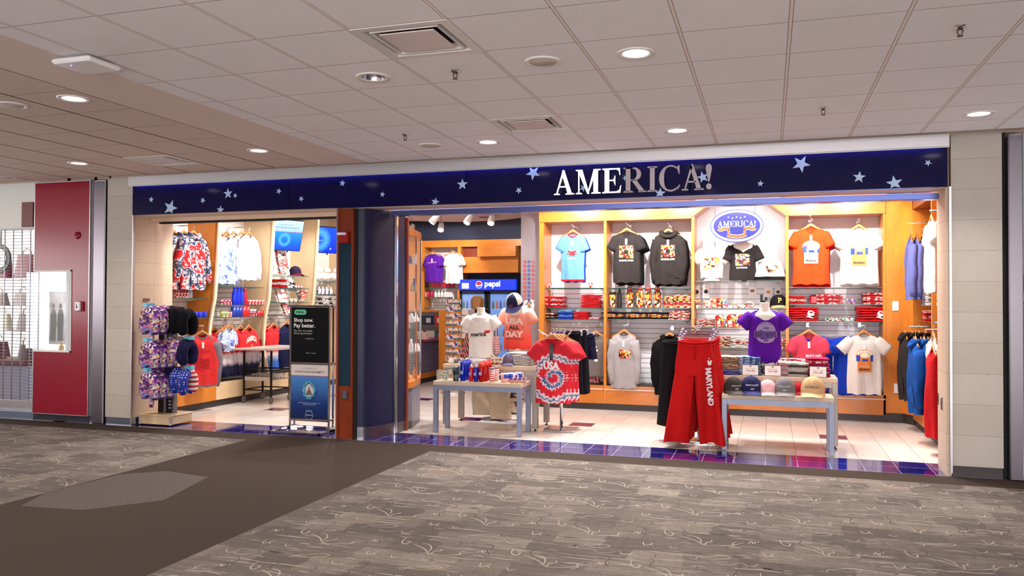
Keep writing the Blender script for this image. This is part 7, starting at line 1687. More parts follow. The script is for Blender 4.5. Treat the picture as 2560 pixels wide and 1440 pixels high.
# bay 1
goods((478, 489, 500, 511), 1.671-.30, .09, .075, patches('orange_cup', [(226, 84, 30), (40, 50, 190), (226, 84, 30)], 16, (.1, .1, 1)), 'printed_cup', 'orange and blue cup on the lower shelf of the first left bay', 'cup', 'orange and blue cups', 'mug')
goods((520, 527), 1.371, .075, .07, M_mdcream, 'printed_cup', 'cream printed cup right of the orange and blue cups', 'cup', 'cream cups in the first bay', 'mug')
goods((441, 449, 457, 464), 1.668, .11, .08, M_mdred, 'printed_cup', 'red and white cup on the upper shelf of the first left bay', 'cup', 'red and white cups above the pillows', 'mug')
goods((470, 477), 1.668, .15, .05, patches('pb', [(120, 150, 200), (220, 220, 230)], 20), 'drink_bottle', 'pale blue bottle at the end of the upper shelf, first left bay', 'bottle', 'pale bottles in the first bay', 'bottle')
# bay 2
M_mix = patches('souv_mix', [(226, 220, 214), (40, 50, 120), (190, 40, 50), (230, 226, 220), (60, 60, 70)], 40)
goods((557, 565, 573), 1.561, .09, .08, M_mix, 'printed_mug', 'mixed printed mug at the left of the middle shelf, second left bay', 'mug', 'printed mugs left of the blue bottles', 'mug')
goods((586, 595), 1.561, .30, .085, pm((20, 44, 200), .25), 'drink_bottle', 'tall blue bottle on the middle shelf of the second left bay', 'bottle', 'tall blue bottles in the second bay', 'bottle'); goods((604,), 1.561, .30, .085, pm((30, 60, 190), .25), 'drink_bottle', 'tall blue bottle beside the red bottle, second left bay', 'bottle', None, 'bottle'); goods((612,), 1.561, .27, .085, pm((196, 26, 36), .25), 'drink_bottle', 'tall red bottle on the middle shelf of the second left bay', 'bottle', None, 'bottle')
goods((622, 630, 638, 646, 653), 1.561, .085, .07, M_mdred, 'printed_mug', 'red and white mug at the right of the middle shelf, second left bay', 'mug', 'red and white mugs right of the bottles', 'mug')
goods((556, 565), 1.366, .09, .09, patches('yel', [(226, 190, 110), (230, 226, 210), (120, 150, 90)], 30), 'printed_mug', 'yellow and cream mug on the lowest shelf of the second left bay', 'mug', 'yellow mugs', 'mug'); goods((574,), 1.366, .09, .08, M_mdred, 'printed_mug', 'red and white mug between the yellow and blue ones, second left bay', 'mug', None, 'mug')
goods((584, 592, 600), 1.366, .17, .09, pm((18, 50, 150), .3), 'drink_bottle', 'short blue jar on the lowest shelf of the second left bay', 'jar', 'blue jars', 'mug'); goods((609, 618), 1.366, .17, .10, pm((206, 30, 36), .3), 'drink_bottle', 'short red jar on the lowest shelf of the second left bay', 'jar', 'red jars', 'mug')
goods((628, 636), 1.366, .12, .08, M_mix, 'printed_mug', 'printed mug right of the red jars, second left bay', 'mug', 'mugs right of the red jars', 'mug'); goods((645, 653), 1.366, .09, .09, pm((206, 30, 36), .3), 'printed_mug', 'plain red mug at the right end of the lowest shelf, second left bay', 'mug', 'plain red mugs', 'mug')
# bay 3
def prop_shirt(px, z, w, h, mat, label, X=-8.34):
    b = MB(); f = lambda u, v: (.10-.09*v+.012*sin(9*u), (u-.5)*w*(1-.12*v), h*v+.01*sin(6*u)*v); b.grid(f, 10, 8, 0, True); b.grid(lambda u, v: (f(u, v)[0]-.05, f(u, v)[1], f(u, v)[2]), 10, 8, 0, True, flip=True)
    solo('propped_shirt', label, 'folded shirt', b, mat, (X, LY(px, X), z))
M_flag = patches('stars_stripes_art', [(206, 60, 60), (232, 226, 216), (50, 90, 120), (226, 130, 90), (232, 226, 216)], 22, (1, 1, 2.2))
prop_shirt(700, 2.10, .30, .44, M_flag, 'propped shirt with a colourful eagle flag print on the highest shelf, third left bay'); prop_shirt(698, 1.605, .28, .24, patches('wstripe', [(232, 226, 216), (206, 60, 60), (232, 226, 216)], 16, (1, .2, 4)), 'propped white and red striped shirt on the third shelf, third left bay'); prop_shirt(712, 1.375, .26, .24, M_flag, 'propped stars and stripes shirt on the lowest shelf, third left bay')
cap((X8+.05, LY(735), 2.092), pi/2-.3, cloth((50, 36, 66)), cloth((120, 24, 44)), 'navy and red cap on the highest shelf of the third left bay', s=1.2)
for px, mt, lb in ((690, [C_red, C_wht], 'red and white folded shirt on the second shelf, third left bay'),): stack('folded_shirt', lb, (X8+.05, LY(px), 1.861), 3, mt, .3, .26, .05)
prop_shirt(719, 1.864, .30, .20, patches('bw_letters', [(232, 226, 216), (232, 226, 216), (30, 28, 30)], 24), 'propped white shirt with black letters on the second shelf, third left bay')
goods((738, 745, 752), 1.861, .06, .06, M_mdred, 'souvenir_cup', 'small red cup at the right of the second shelf, third left bay', 'cup', 'small red cups', 'mug')
goods((728, 738), 1.601, .07, .08, M_mdcream, 'souvenir_cup', 'small cream cup on the third shelf of the third left bay', 'cup', 'small cream cups', 'mug')
b = MB(); rb = random.Random(2)
for k in range(14): b.add([(rb.uniform(-.05, .05), rb.uniform(-.09, .09), rb.uniform(0, .22)) for _ in range(3)], [(0, 1, 2)])
t = thing('bandana_bunch', 'bunch of flag bandanas standing on the third shelf of the third left bay', 'bandana', (X8+.1, LY(745), 1.601)); bb = MB(); bb.grid(lambda u, v: ((.03+.06*v)*cos(2*pi*u)*(1+.25*sin(10*pi*u)), (.03+.08*v)*sin(2*pi*u)*(1+.25*sin(10*pi*u)), .22*v), 40, 4, 0, True, cu=True); part('cloth', bb, M_flag, t)
# bay 4: plush and folded white
rb = random.Random(21)
for k in range(7):
    t = thing('plush_toy', 'white plush toy on the highest shelf of the fourth left bay', 'plush toy', (-8.36+.06*(k % 2), 13.55+k*.17, 2.021), rb.uniform(1, 2), 'white plush toys')
    b = MB(); b.lathe([(0, 0), (.07, .02), (.095, .08), (.08, .15), (.0, .19)], 14, caps=False); part('plush_body', b, cloth((236, 228, 220), .05), t)
    b = MB(); b.lathe([(0, -.06), (.05, -.03), (.06, .01), (.04, .05), (0, .06)], 12, c=(.0, -.05, .20), caps=False); part('plush_head', b, cloth((240, 234, 226), .05), t)
goods((797, 806, 816, 826), 1.761, .14, .08, patches('dolls', [(226, 220, 230), (60, 60, 130), (206, 70, 90), (240, 236, 230)], 26), 'souvenir_figure', 'small doll on the middle shelf of the fourth left bay', 'souvenir', 'dolls in the fourth bay', 'bottle')
for px, lb in ((798, 'left'), (822, 'right')): stack('folded_shirt', 'white and black folded shirt in the %s stack, lowest shelf of the fourth left bay' % lb, (X8+.04, LY(px), 1.521), 5, [C_wht, patches('wb', [(232, 226, 216), (40, 40, 44), (232, 226, 216)], 30)], .3, .28, .04)
# ================================================================= neck pillow stand
PCX, PCY = -7.63, 8.93
st = thing('pillow_stand', 'wooden-based display stand carrying neck pillows beside the left pier', 'display stand', (PCX, PCY, 0))
b = MB(); b.box(-.245, .245, -.205, .205, .015, .12, bev=.004); part('base', b, M_maple_h, st)
b = MB(); b.box(-.255, .255, -.215, .215, .12, .145, bev=.006); part('base_top', b, M_maple_h, st)
for sx in (-1, 1): b = MB(); b.box(sx*.245-.012, sx*.245+.012, -.215, -.19, .01, .12, bev=.003); part('corner_guard', b, M_alu, st)
for x, m in ((-.07, M_blackmetal), (.075, M_blackmetal)): b = MB(); b.box(x-.045, x+.045, -.02, .02, .14, 1.56); part('slotted_upright', b, m, st)
b = MB(); b.box(-.02, .025, -.03, .03, .14, 1.56); b.box(.12, .15, -.03, .03, .14, 1.56); part('steel_post', b, M_steel, st)
b = MB()
for k in range(30): b.box(.055, .095, -.024, -.02, .2+k*.045, .22+k*.045)
part('slot_row', b, pm((150, 144, 140), .4), st)
M_purp = patches('cartoon_cells', [(92, 44, 130), (196, 110, 150), (206, 190, 140), (70, 30, 110), (150, 90, 170), (226, 200, 150), (230, 220, 214), (196, 110, 150), (92, 44, 130), (110, 150, 210)], 34)
M_navp = cloth((28, 28, 64)); M_blkp = cloth((14, 14, 22)); M_dkp = cloth((18, 14, 24))
M_starp = NT('star_dots'); v_ = M_starp.coord(scale=(1, 1, 1)); vo = M_starp.new('ShaderNodeTexVoronoi'); vo.inputs['Scale'].default_value = 32; vo.inputs['Randomness'].default_value = .25; M_starp.inp(vo, 'Vector', v_)
M_starp.set(Base_Color=M_starp.mix(M_starp.math('LESS_THAN', vo.outputs['Distance'], .30), s2l((24, 44, 150)), s2l((226, 226, 236))), Roughness=.8); M_starp = M_starp.mat
M_strp = NT('flag_bands'); z = M_strp.sep(M_strp.coord())[2]; M_strp.set(Base_Color=M_strp.mix(M_strp.math('LESS_THAN', M_strp.math('FRACT', M_strp.math('MULTIPLY', z, 15.0)), .5), s2l((232, 226, 216)), s2l((186, 40, 44))), Roughness=.8); M_strp = M_strp.mat
pmesh = pillow_mesh([M_purp, M_dkp], 1, .073, .135, lambda q: 1 if (.10 < q*12 % 1 < .10) else 0)
pblk = pillow_mesh([M_blkp], 2, .073, .135); pnav = pillow_mesh([M_navp], 4, .073, .135)
pflag = pillow_mesh([M_starp, M_strp], 3, .073, .135, lambda q: 0 if q > .5 else 1)
tagm = MB().box(-.05, .05, -.08, .03, 0, .05, bev=.004).mesh('swing_tag', [pm((110, 190, 224), .4)])
strap = MB().tube([(0, 0, -.13), (.01, 0, -.19), (0, 0, -.25)], [(.03, .03), (.035, .035), (.025, .03)], 8).mesh('strap', [M_purp])
def pillow(loc, rz, me, label, tg=False, tail=False):
    t = thing('neck_pillow', label, 'neck pillow', loc, rz)
    if rz > 1: t.scale = (.92, .92, .92)
    o = bpy.data.objects.new('pillow_roll', me); COL.objects.link(o); o.parent = t
    if tg: o = bpy.data.objects.new('swing_tag', tagm); COL.objects.link(o); o.parent = t; o.location = (0, 0, .20)
    if tail: o = bpy.data.objects.new('strap', strap); COL.objects.link(o); o.parent = t; o.location = (.02, 0, -.0)
    return t
for r, (py, lb) in enumerate(((806, 'top'), (893, 'middle'), (968, 'bottom'))):
    c = aY(379, py, 8.62)
    for k, nm in enumerate(('nearest', 'second', 'third')):
        pillow((c.x+.012*k-.0*r, 8.60+k*.115, c.z+.0), -.35, pmesh, 'purple patchwork neck pillow, %s one on the %s left arm' % (nm, lb), k == 0, k == 0)
    b = MB(); b.tube([(0, 0, 0), (0, -.36, 0), (0, -.38, .02)], .006, 6); solo('peg_hook', 'steel peg of the %s left row of neck pillows' % lb, 'hook', b, M_chrome, (PCX-.02, 8.92, c.z+.10))
R3 = [(806, 'top', [pblk, pblk, pblk], ['black', 'dark navy', 'black']), (880, 'middle', [pnav, pmesh, pmesh], ['navy', 'purple patchwork', 'purple patchwork']), (953, 'bottom', [pflag, pflag, pnav], ['stars and stripes', 'stars and stripes', 'navy'])]
for py, lb, ms, cn in R3:
    c = aY(452, py, 8.9)
    for k in range(3):
        pillow((c.x+.10-k*.125+.04, 8.84-.0*k+.02, c.z+(.0 if k else -.02)), radians(98), ms[k], '%s neck pillow, %s one on the %s right arm' % (cn[k], ('outermost', 'middle', 'innermost')[k], lb), k == 0 and py > 810)
    b = MB(); b.tube([(0, 0, 0), (.34, 0, 0)], .006, 6); solo('peg_hook', 'steel peg of the %s right row of neck pillows' % lb, 'hook', b, M_chrome, (PCX+.05, 8.90, c.z+.11))
# ================================================================= poster stand
ps = thing('poster_stand', 'chrome floor stand holding a black poster above a blue ornament poster', 'sign stand', (-5.48, 8.95, 0))
b = MB()
for x in (-.275, .275): b.box(x-.012, x+.012, -.012, .012, .03, 1.575, bev=.004)
for x in (-.275, .275): b.box(x-.010, x+.010, .09, .11, .03, 1.56)
for z in (.14, .845, 1.565): b.box(-.275, .275, -.012, .012, z-.012, z+.012, bev=.004); b.box(-.275, .275, .09, .11, z-.01, z+.01)
part('frame', b, M_chrome, ps)
b = MB(); b.box(-.42, .30, -.26, -.23, 0, .03, bev=.004); b.box(-.42, -.39, -.26, .26, 0, .03, bev=.004); b.box(.27, .30, -.26, .26, 0, .03, bev=.004); b.box(-.42, .30, .23, .26, 0, .03, bev=.004); b.box(-.3, -.25, -.03, .12, 0, .06); b.box(.25, .30, -.03, .12, 0, .06); part('base', b, M_chrome, ps)
b = MB(); b.box(-.262, .262, -.006, .006, .86, 1.55); up = part('upper_poster', b, pm((4, 4, 5), .5, 0, .15), ps)
f = lambda x, z: -.009
b = MB(); pl_ = [( -.215+.0+.105*0, 0)]; rr = .032; pill = [(-.19+rr*cos(a), 1.49+rr*sin(a)) for a in [pi/2+pi*i/10 for i in range(11)]]+[(-.08+rr*cos(a), 1.49+rr*sin(a)) for a in [-pi/2+pi*i/10 for i in range(11)]]; poly2(b, pill, f); part('green_pill', b, pm((96, 196, 150), .4), up)
b = MB(); put_text(b, 'afterpay', -.135, 1.49, w=.12, fn=lambda x, z: -.011, bold=.03); part('pill_lettering', b, pm((20, 40, 34), .4), up)
b = MB(); put_text(b, 'Shop now.', -.225, 1.385, w=.275, fn=f, bold=.02, align='l'); put_text(b, 'Pay better.', -.225, 1.315, w=.30, fn=f, bold=.02, align='l'); part('headline', b, pm((232, 230, 230), .4), up)
b = MB(); put_text(b, 'Pay over six weeks.', -.225, 1.255, w=.27, fn=f, align='l'); put_text(b, 'Never pay interest.', -.225, 1.222, w=.26, fn=f, align='l'); put_text(b, 'Available here', 0, 1.16, w=.12, fn=f); put_text(b, 'Mobile    In Store', .02, 1.02-.04, w=.14, fn=f); part('small_lettering', b, pm((190, 188, 188), .4), up)
M_orn = NT('ornament_poster'); z = M_orn.sep(M_orn.coord())[2]
M_orn.set(Base_Color=M_orn.ramp(M_orn.math('DIVIDE', M_orn.math('SUBTRACT', z, .15), .68), [(0, s2l((8, 24, 70))), (.30, s2l((12, 50, 112))), (.78, s2l((70, 130, 196))), (.80, s2l((150, 60, 90))), (.81, s2l((214, 202, 196))), (1, s2l((214, 202, 196)))]), Roughness=.3)
b = MB(); b.box(-.262, .262, -.006, .006, .155, .832); lo = part('lower_poster', b, M_orn.mat, ps)
b = MB(); put_text(b, 'THE OFFICIAL 2021', 0, .785, w=.20, fn=f); put_text(b, 'WHITE HOUSE ORNAMENT', 0, .745, w=.42, h=.026, fn=f, bold=.01); part('heading', b, pm((90, 84, 92), .5), lo)
b = MB(); put_text(b, 'COMMEMORATING THE PRESIDENCY OF', 0, .355, w=.32, fn=f); put_text(b, 'LYNDON B. JOHNSON', 0, .335, w=.18, fn=f) if False else put_text(b, 'GEORGE H. W. BUSH'[:0]+'THE UNITED STATES', 0, .335, w=.18, fn=f); put_text(b, 'available at', 0, .262, w=.09, fn=f); put_text(b, 'AMERICA!', 0, .205, w=.09, fn=f, bold=.02); part('caption', b, pm((170, 186, 210), .5), lo)
b = MB(); b.add(*oring(.052, .052, .055, .055, -.009, 0)); b.v = [(x, y, z+.205) for x, y, z in b.v]; part('round_emblem', b, pm((200, 206, 220), .5), lo)
b = MB(); b.tube([(.075*cos(a)+.012*cos(4*a), -.014, .515+.095*sin(a)+.01*sin(5*a)) for a in [2*pi*i/30 for i in range(30)]], .012, 6, close=True); b.lathe([(0, 0), (.03, 0)], 6) if False else None
for k in range(10): a = 2*pi*k/10; fan2(b, (.085*cos(a), .515+.105*sin(a)), star_poly(.085*cos(a), .515+.105*sin(a), .022, k), lambda x, z: -.02)
part('wreath', b, pm((70, 160, 190), .4, .2), lo)
b = MB(); fan2(b, (0, .515), ell(0, .515, .062, .08, 20), lambda x, z: -.010); part('wreath_centre', b, pm((206, 200, 200), .4), lo)
b = MB(); poly2(b, [(-.045, .455), (.045, .455), (.03, .50), (.012, .52), (0, .575), (-.012, .52), (-.03, .50)], lambda x, z: -.012); part('tree_figure', b, pm((110, 84, 70), .5), lo)
b = MB(); b.tube([(.077*cos(a), -.018, .515+.10*sin(a)) for a in [2*pi*i/30 for i in range(30)]], .005, 6, close=True); part('gold_rim', b, pm((190, 170, 110), .3, .8), lo)
# ================================================================= rolling table
rt = thing('rolling_table', 'rolling table with black metal legs, casters and a pale top in the left part', 'table', (-7.76, 11.36, 0))
b = MB(); b.prism([(-.42, -.38), (.30, -.30), (.42, .75), (-.30, .75)], .845, .872, ax='z'); part('tabletop', b, pm((196, 184, 174), .4), rt)
for x, y in ((-.24, -.24), (.26, -.24), (-.24, .26), (.26, .28)):
    b = MB(); b.box(x-.013, x+.013, y-.013, y+.013, .11, .845); lg = part('leg', b, M_blackmetal, rt)
    b = MB(); b.lathe([(.045, -.014), (.052, -.01), (.052, .01), (.045, .014)], 20, M=Matrix.Translation((x, y, .052)) @ Matrix.Rotation(pi/2, 4, 'Y')); b.box(x-.02, x+.02, y-.01, y+.01, .09, .12); part('caster', b, pm((90, 84, 80), .4), lg)
for z in (.21, .52): 
    b = MB()
    for (x0, y0), (x1, y1) in (((-.24, -.24), (.26, -.24)), ((.26, -.24), (.26, .28)), ((.26, .28), (-.24, .26)), ((-.24, .26), (-.24, -.24))): b.tube([(x0, y0, z), (x1, y1, z)], .011, 6)
    part('rail', b, M_blackmetal, rt)
rb = random.Random(14)
b = MB()
for k in range(90):
    x, y = rb.uniform(-.22, .24), rb.uniform(-.22, .26); q = rb.uniform(0, 3); b.tube([(x, y, .48), (x+.05*cos(q), y+.05*sin(q), .50), (x+.09*cos(q), y+.09*sin(q), .43)], .004, 4)
o = solo('spare_hangers', 'heap of clear plastic hanger ends in the basket under the rolling table top', 'hangers', b, pm((206, 196, 186), .2), (-7.76, 11.36, -.05), kind='stuff')
b = MB(); b.box(-.24, .26, -.24, .27, .36, .37); b.box(-.24, .26, -.245, -.235, .36, .42); part('basket', b, pm((180, 168, 156), .3), rt)
b = MB()
for k in range(16): x = -.22+k*.03; b.tube([(x, -.24, .56), (x, -.27, .53), (x, -.25, .49)], .005, 4)
part('hook_row', b, M_blackmetal, rt)
# ================================================================= rear of the shop: garments and stock
s = make_shirt(.17, .62, .045, 'short', seed=121, sw=.16, ang=70, sr=.065); b = MB(); put_text(b, 'America', .0, -.18, w=.22, fn=s.fn, bold=.02, rot=.1)
def rear(px, py, mats, s, label, prints=(), n=0, lb2=None):
    p = aY(px, py, 16.75); shirt_thing('t_shirt', label, p, 0, mats, s, prints, tagc=bool(prints)); hanger(p, 0, 'wooden hanger of the '+label.split(' at ')[0], None)
    for k in range(n): q = p+Vector((.05*(k+1), .06*(k+1), 0)); t = thing('t_shirt', lb2, 'shirt', q, 0); part('cloth_body', s.mb, mats, t)
rear(1082, 636, [cloth((88, 30, 150))]*3, s, 'purple t-shirt with pink script at the very back of the shop', [('script_lettering', b, pm((226, 120, 190), .6), None)], 1, 'purple t-shirt behind the scripted one at the very back')
s = make_shirt(.17, .66, .045, 'short', seed=122, sw=.16, ang=70, sr=.06); rear(1132, 634, [C_wht]*3, s, 'plain white t-shirt beside the purple one at the very back of the shop', (), 1, 'white t-shirt behind the plain white one at the very back')
rb = random.Random(31)
def BX(px, Y=17.0, py=760): return aY(px, py, Y).x
for pxs, z, h, col, lb, shp in (((1085, 1097), 1.931, .17, (226, 60, 90), 'pink boxed souvenir on the highest shelf at the very back', 'box'), ((1112, 1122, 1132), 1.931, .12, (206, 30, 70), 'crimson souvenir on the highest shelf at the very back', 'box'), ((1058, 1066), 1.931, .15, (30, 40, 34), 'dark green box on the highest shelf at the very back', 'box'),
        ((1071, 1080), 1.721-.0, .16, (200, 30, 80), 'crimson bottle on the middle shelf at the very back', 'bottle'), ((1090, 1098, 1106, 1114), 1.721, .16, (236, 230, 228), 'white bottle on the middle shelf at the very back', 'bottle'), ((1055, 1063), 1.721, .11, (230, 226, 222), 'white box on the middle shelf at the very back', 'box'), ((1120, 1129), 1.721, .12, (226, 220, 220), 'white pack on the middle shelf at the very back', 'box')):
    b = MB(); b.box(-.045, .045, -.03, .03, 0, h, bev=.005) if shp == 'box' else b.lathe([(.03, 0), (.034, .01), (.034, h*.6), (.012, h*.8), (.015, h), (0, h)], 12, caps=False)
    me = b.mesh('souvenir', [pm(col, .35)])
    for px in pxs: simple('souvenir', lb, 'souvenir', (BX(px), 16.98, z), me, lb+' group')
# cabinet with boxed items behind the counter
gd = thing('low_cabinet', 'orange wood low cabinet with open shelves behind the cash counter', 'cabinet', (-6.85, 16.12, 0))
b = MB(); b.box(-.55, .42, -.2, .2, 1.40, 1.44); b.box(-.55, -.50, -.2, .2, 0, 1.4); b.box(.36, .42, -.22, .2, 0, 1.44); part('carcass', b, M_orange, gd)
b = MB(); b.box(-.5, .36, .15, .17, 0, 1.4); part('back_panel', b, pm((226, 216, 206), .5), gd)
for z in (.45, .78, 1.10): b = MB(); b.box(-.5, .36, -.2, .15, z, z+.02); part('shelf', b, pm((120, 110, 106), .4), gd)
for x, z, c, lb in ((-.32, 1.12, (30, 80, 50), 'dark green'), (-.08, 1.12, (30, 44, 96), 'dark blue'), (.17, 1.12, (206, 40, 36), 'red'), (-.30, .80, (226, 226, 226), 'upper white'), (-.04, .80, (220, 226, 226), 'grey-white'), (.2, .80, (40, 70, 110), 'slate blue'), (.1, .47, (206, 50, 40), 'low red'), (-.25, .47, (230, 226, 220), 'low white')):
    b = MB(); b.box(-.10, .10, -.02, .02, 0, .20, bev=.004); b.box(-.05, .05, -.024, -.02, .05, .15, 1); solo('boxed_souvenir', lb+' boxed souvenir in the low cabinet behind the counter', 'souvenir', b, [pm(c, .4), pm((226, 222, 214), .5)], (-6.85+x, 16.03, z+.001))
# orange end unit next to the fridge
eu = thing('end_unit', 'orange wood end unit with a white panel strip in front of the drinks fridge', 'cabinet', (-5.85, 15.2, 0))
b = MB(); b.box(-.42, .06, -.2, .2, 0, 1.46, bev=.004); part('carcass', b, M_orange, eu)
b = MB(); 
for k in range(5): b.box(.07, .20, -.2, .2, .9+k*.115, 1.0+k*.115)
part('card_strip', b, pm((236, 218, 206), .5), eu)
# counter-top things: scanner, flowers, tissue box
t = thing('card_reader', 'black card reader tilted on its stand on the cash counter', 'card reader', (-6.45, 14.2, .876))
b = MB(); b.box(-.05, .05, -.05, .05, 0, .18); b.box(-.14, .10, -.14, .14, .18, .24); part('stand', b, M_black, t)
b = MB(); M = Matrix.Translation((.03, -.02, .36)) @ Matrix.Rotation(radians(55), 4, 'X') @ Matrix.Rotation(.4, 4, 'Z'); b.box(-.08, .08, -.16, .16, -.02, .02, M=M, bev=.006); b.box(-.06, .06, -.02, .12, .021, .024, 1, M=M); part('reader', b, [M_black, pm((120, 70, 110), .2)], t)
t = thing('teddy_bear', 'pale plush bear leaning beside the card reader on the counter', 'plush toy', (-6.62, 14.35, 1.12-.245))
b = MB(); b.lathe([(0, .02), (.11, .04), (.14, .16), (.10, .28), (0, .32)], 16, caps=False); part('plush_body', b, cloth((214, 178, 156)), t)
b = MB(); b.lathe([(0, -.09), (.07, -.06), (.10, 0), (.08, .06), (0, .10)], 16, c=(0, 0, .40), caps=False)
for sg in (-1, 1): b.lathe([(0, -.03), (.035, 0), (0, .03)], 10, c=(sg*.08, 0, .48), caps=False)
part('plush_head', b, cloth((226, 196, 176)), t)
t = thing('flower_vase', 'blue flowers in a small blue vase on the end of the counter', 'flowers', (-6.47, 13.9, .876))
b = MB(); b.lathe([(.04, 0), (.06, .04), (.045, .12), (.05, .16)], 14); part('vase', b, pm((60, 110, 190), .2), t)
b = MB(); rb = random.Random(6)
for k in range(12): a = rb.uniform(0, 6.3); r = rb.uniform(0, .10); b.lathe([(0, -.025), (.03, 0), (0, .025)], 8, c=(r*cos(a), r*sin(a), .20+rb.uniform(0, .10)), caps=False)
part('blooms', b, pm((90, 140, 226), .6), t)
b = MB(); b.box(-.12, .12, -.1, .1, 0, .14, bev=.01); solo('tissue_box', 'pale pink tissue box on the cash counter', 'box', b, pm((226, 190, 184), .5), (-6.2+-.33, 14.75, .876))
b = MB(); b.box(-.18, .18, -.14, .14, 0, .10, bev=.01); solo('red_tray', 'red tray under the card reader end of the counter', 'tray', b, pm((150, 24, 34), .35), (-6.75, 14.62, .876))
# card spinner
cs = thing('card_spinner', 'wire spinner rack of scenic postcards between the counter and the fridge', 'card rack', (-5.34, 13.45, 0))
b = MB(); b.cyl((0, 0, 0), (0, 0, 1.75), .015); b.lathe([(.22, 0), (.22, .02), (0, .04)], 24, caps=False)
for z in [.5+.125*k for k in range(10)]: b.tube([(.105*cos(a), .105*sin(a), z) for a in [2*pi*i/12 for i in range(12)]], .004, 4, close=True)
part('wire_frame', b, pm((206, 200, 196), .3, .6), cs)
M_post = patches('postcard_art', [(120, 140, 190), (190, 196, 214), (70, 90, 110), (214, 170, 140), (90, 110, 90), (230, 226, 220)], 16, (1, 1, 2))
M_post2 = patches('postcard_flag', [(206, 60, 70), (232, 226, 222), (60, 70, 130), (226, 220, 216)], 24)
rb = random.Random(17)
pcm = [MB().box(-.055, .055, -.003, .003, -.045, .045).mesh('postcard', [m]) for m in (M_post, M_post2)]
for k in range(9):
    for j in range(5):
        a = radians(-135+j*42); simple('postcard', 'small scenic postcard in the wire spinner', 'postcard', (-5.34+.12*cos(a), 13.45+.12*sin(a), .62+k*.125), pcm[0 if (k+j) % 4 else 1], 'postcards in the wire spinner', a+pi/2)
# magnets on the grey column
M_mag = [pm((196, 60, 70), .4), pm((226, 206, 196), .4), pm((60, 80, 150), .4), pm((200, 150, 90), .4)]
mg = []
for m in M_mag:
    b = MB(); b.prism(star_poly(0, 0, .035, 0, .7), 0, .01); b.v = [(x*.72, y, z*.72) for x, y, z in b.v]; mg.append(b.mesh('magnet', [m]))
for r in range(13):
    for cidx in range(3):
        px, py = 1311+cidx*10.5, 654+r*10.6; p = aY(px, py, 12.585)
        simple('souvenir_magnet', 'small shiny souvenir magnet on the grey column', 'magnet', (p.x, 12.588, p.z), mg[(cidx*2+(r > 9)) % 4], 'souvenir magnets on the grey column', rb.uniform(-.2, .2))
for k, (px, py) in enumerate(((1331, 753), (1331, 766), (1314, 755), (1314, 767))):
    p = aY(px, py, 12.585); b = MB(); b.prism([(0, -.03), (.035, .005), (.03, .03), (.012, .03), (0, .018), (-.012, .03), (-.03, .03), (-.035, .005)], 0, .01); solo('heart_magnet', ['larger white heart magnet, upper right on the grey column', 'larger white heart magnet, lower right on the grey column', 'white heart magnet, upper left on the grey column', 'white heart magnet, lower left on the grey column'][k], 'magnet', b, M_white, (p.x, 12.588, p.z))
# person at the fridge, seen from behind
pr = thing('person', 'person with chin-length light brown hair in a dark top, seen from behind at the fridge', 'person', (-5.72, 15.72, 0))
me = bpy.data.meshes.new('body'); V = [(0, 0, .95), (0, 0, 1.15), (0, 0, 1.36), (0, .01, 1.46), (0, .02, 1.62), (0, .02, 1.70), (-.17, 0, 1.37), (-.22, .04, 1.12), (-.14, .20, 1.0), (.17, 0, 1.37), (.22, .04, 1.12), (.14, .20, 1.0), (-.09, 0, .88), (-.10, 0, .48), (-.10, -.02, .07), (-.10, .11, .04), (.09, 0, .88), (.10, 0, .48), (.10, -.02, .07), (.10, .11, .04), (-.11, .27, .99), (.11, .27, .99)]
E_ = [(0, 1), (1, 2), (2, 3), (3, 4), (4, 5), (2, 6), (6, 7), (7, 8), (2, 9), (9, 10), (10, 11), (0, 12), (12, 13), (13, 14), (14, 15), (0, 16), (16, 17), (17, 18), (18, 19), (8, 20), (11, 21)]
me.from_pydata(V, E_, []); body = bpy.data.objects.new('body', me); COL.objects.link(body); body.parent = pr
sk = body.modifiers.new('skin', 'SKIN'); RR = [(.15, .10), (.13, .09), (.15, .09), (.05, .05), (.075, .09), (.06, .075), (.065, .065), (.045, .045), (.035, .035), (.065, .065), (.045, .045), (.035, .035), (.09, .09), (.065, .065), (.045, .045), (.045, .03), (.09, .09), (.065, .065), (.045, .045), (.045, .03), (.03, .02), (.03, .02)]
for i, r in enumerate(RR): me.skin_vertices[0].data[i].radius = r
me.skin_vertices[0].data[0].use_root = True
ss = body.modifiers.new('sub', 'SUBSURF'); ss.levels = 1; ss.render_levels = 2
me.materials.append(pm((206, 156, 128), .6, name='skin_tone'))
b = MB(); b.grid(lambda u, v: ((.10+.012*sin(12*pi*u)+.025*sin(pi*min(1, v*1.2)))*sin(pi*min(.97, .12+.45*v)) * cos(2*pi*u)*1.15, (.11+.012*sin(12*pi*u)+.02*v)*sin(pi*min(.97, .12+.42*v))*sin(2*pi*u)+.01, 1.745-.27*v**1.7+.008*sin(9*pi*u)*v), 40, 12, 0, True, cu=True)
b.lathe([(.045, 1.735), (.0, 1.75)], 40, c=(0, .01, 0), caps=False); part('hair', b, wood('hair_strands', (150, 92, 48), (206, 150, 92), (9, 9, .6), .5, 8), pr)
b = MB(); b.grid(lambda u, v: ((.075+.15*sm01(v*5)-.03*sm01((v-.5)*2))*cos(2*pi*u), (.06+.07*sm01(v*4))*sin(2*pi*u), 1.46-.55*v), 28, 12, 0, True, cu=True)
for sg in (-1, 1): b.tube([(sg*.15, 0, 1.36), (sg*.21, .01, 1.24), (sg*.235, .04, 1.12), (sg*.19, .13, 1.04), (sg*.15, .19, 1.0)], [.075, .07, .06, .052, .045], 12)
part('dark_top', b, cloth((20, 18, 24)), pr)
b = MB()
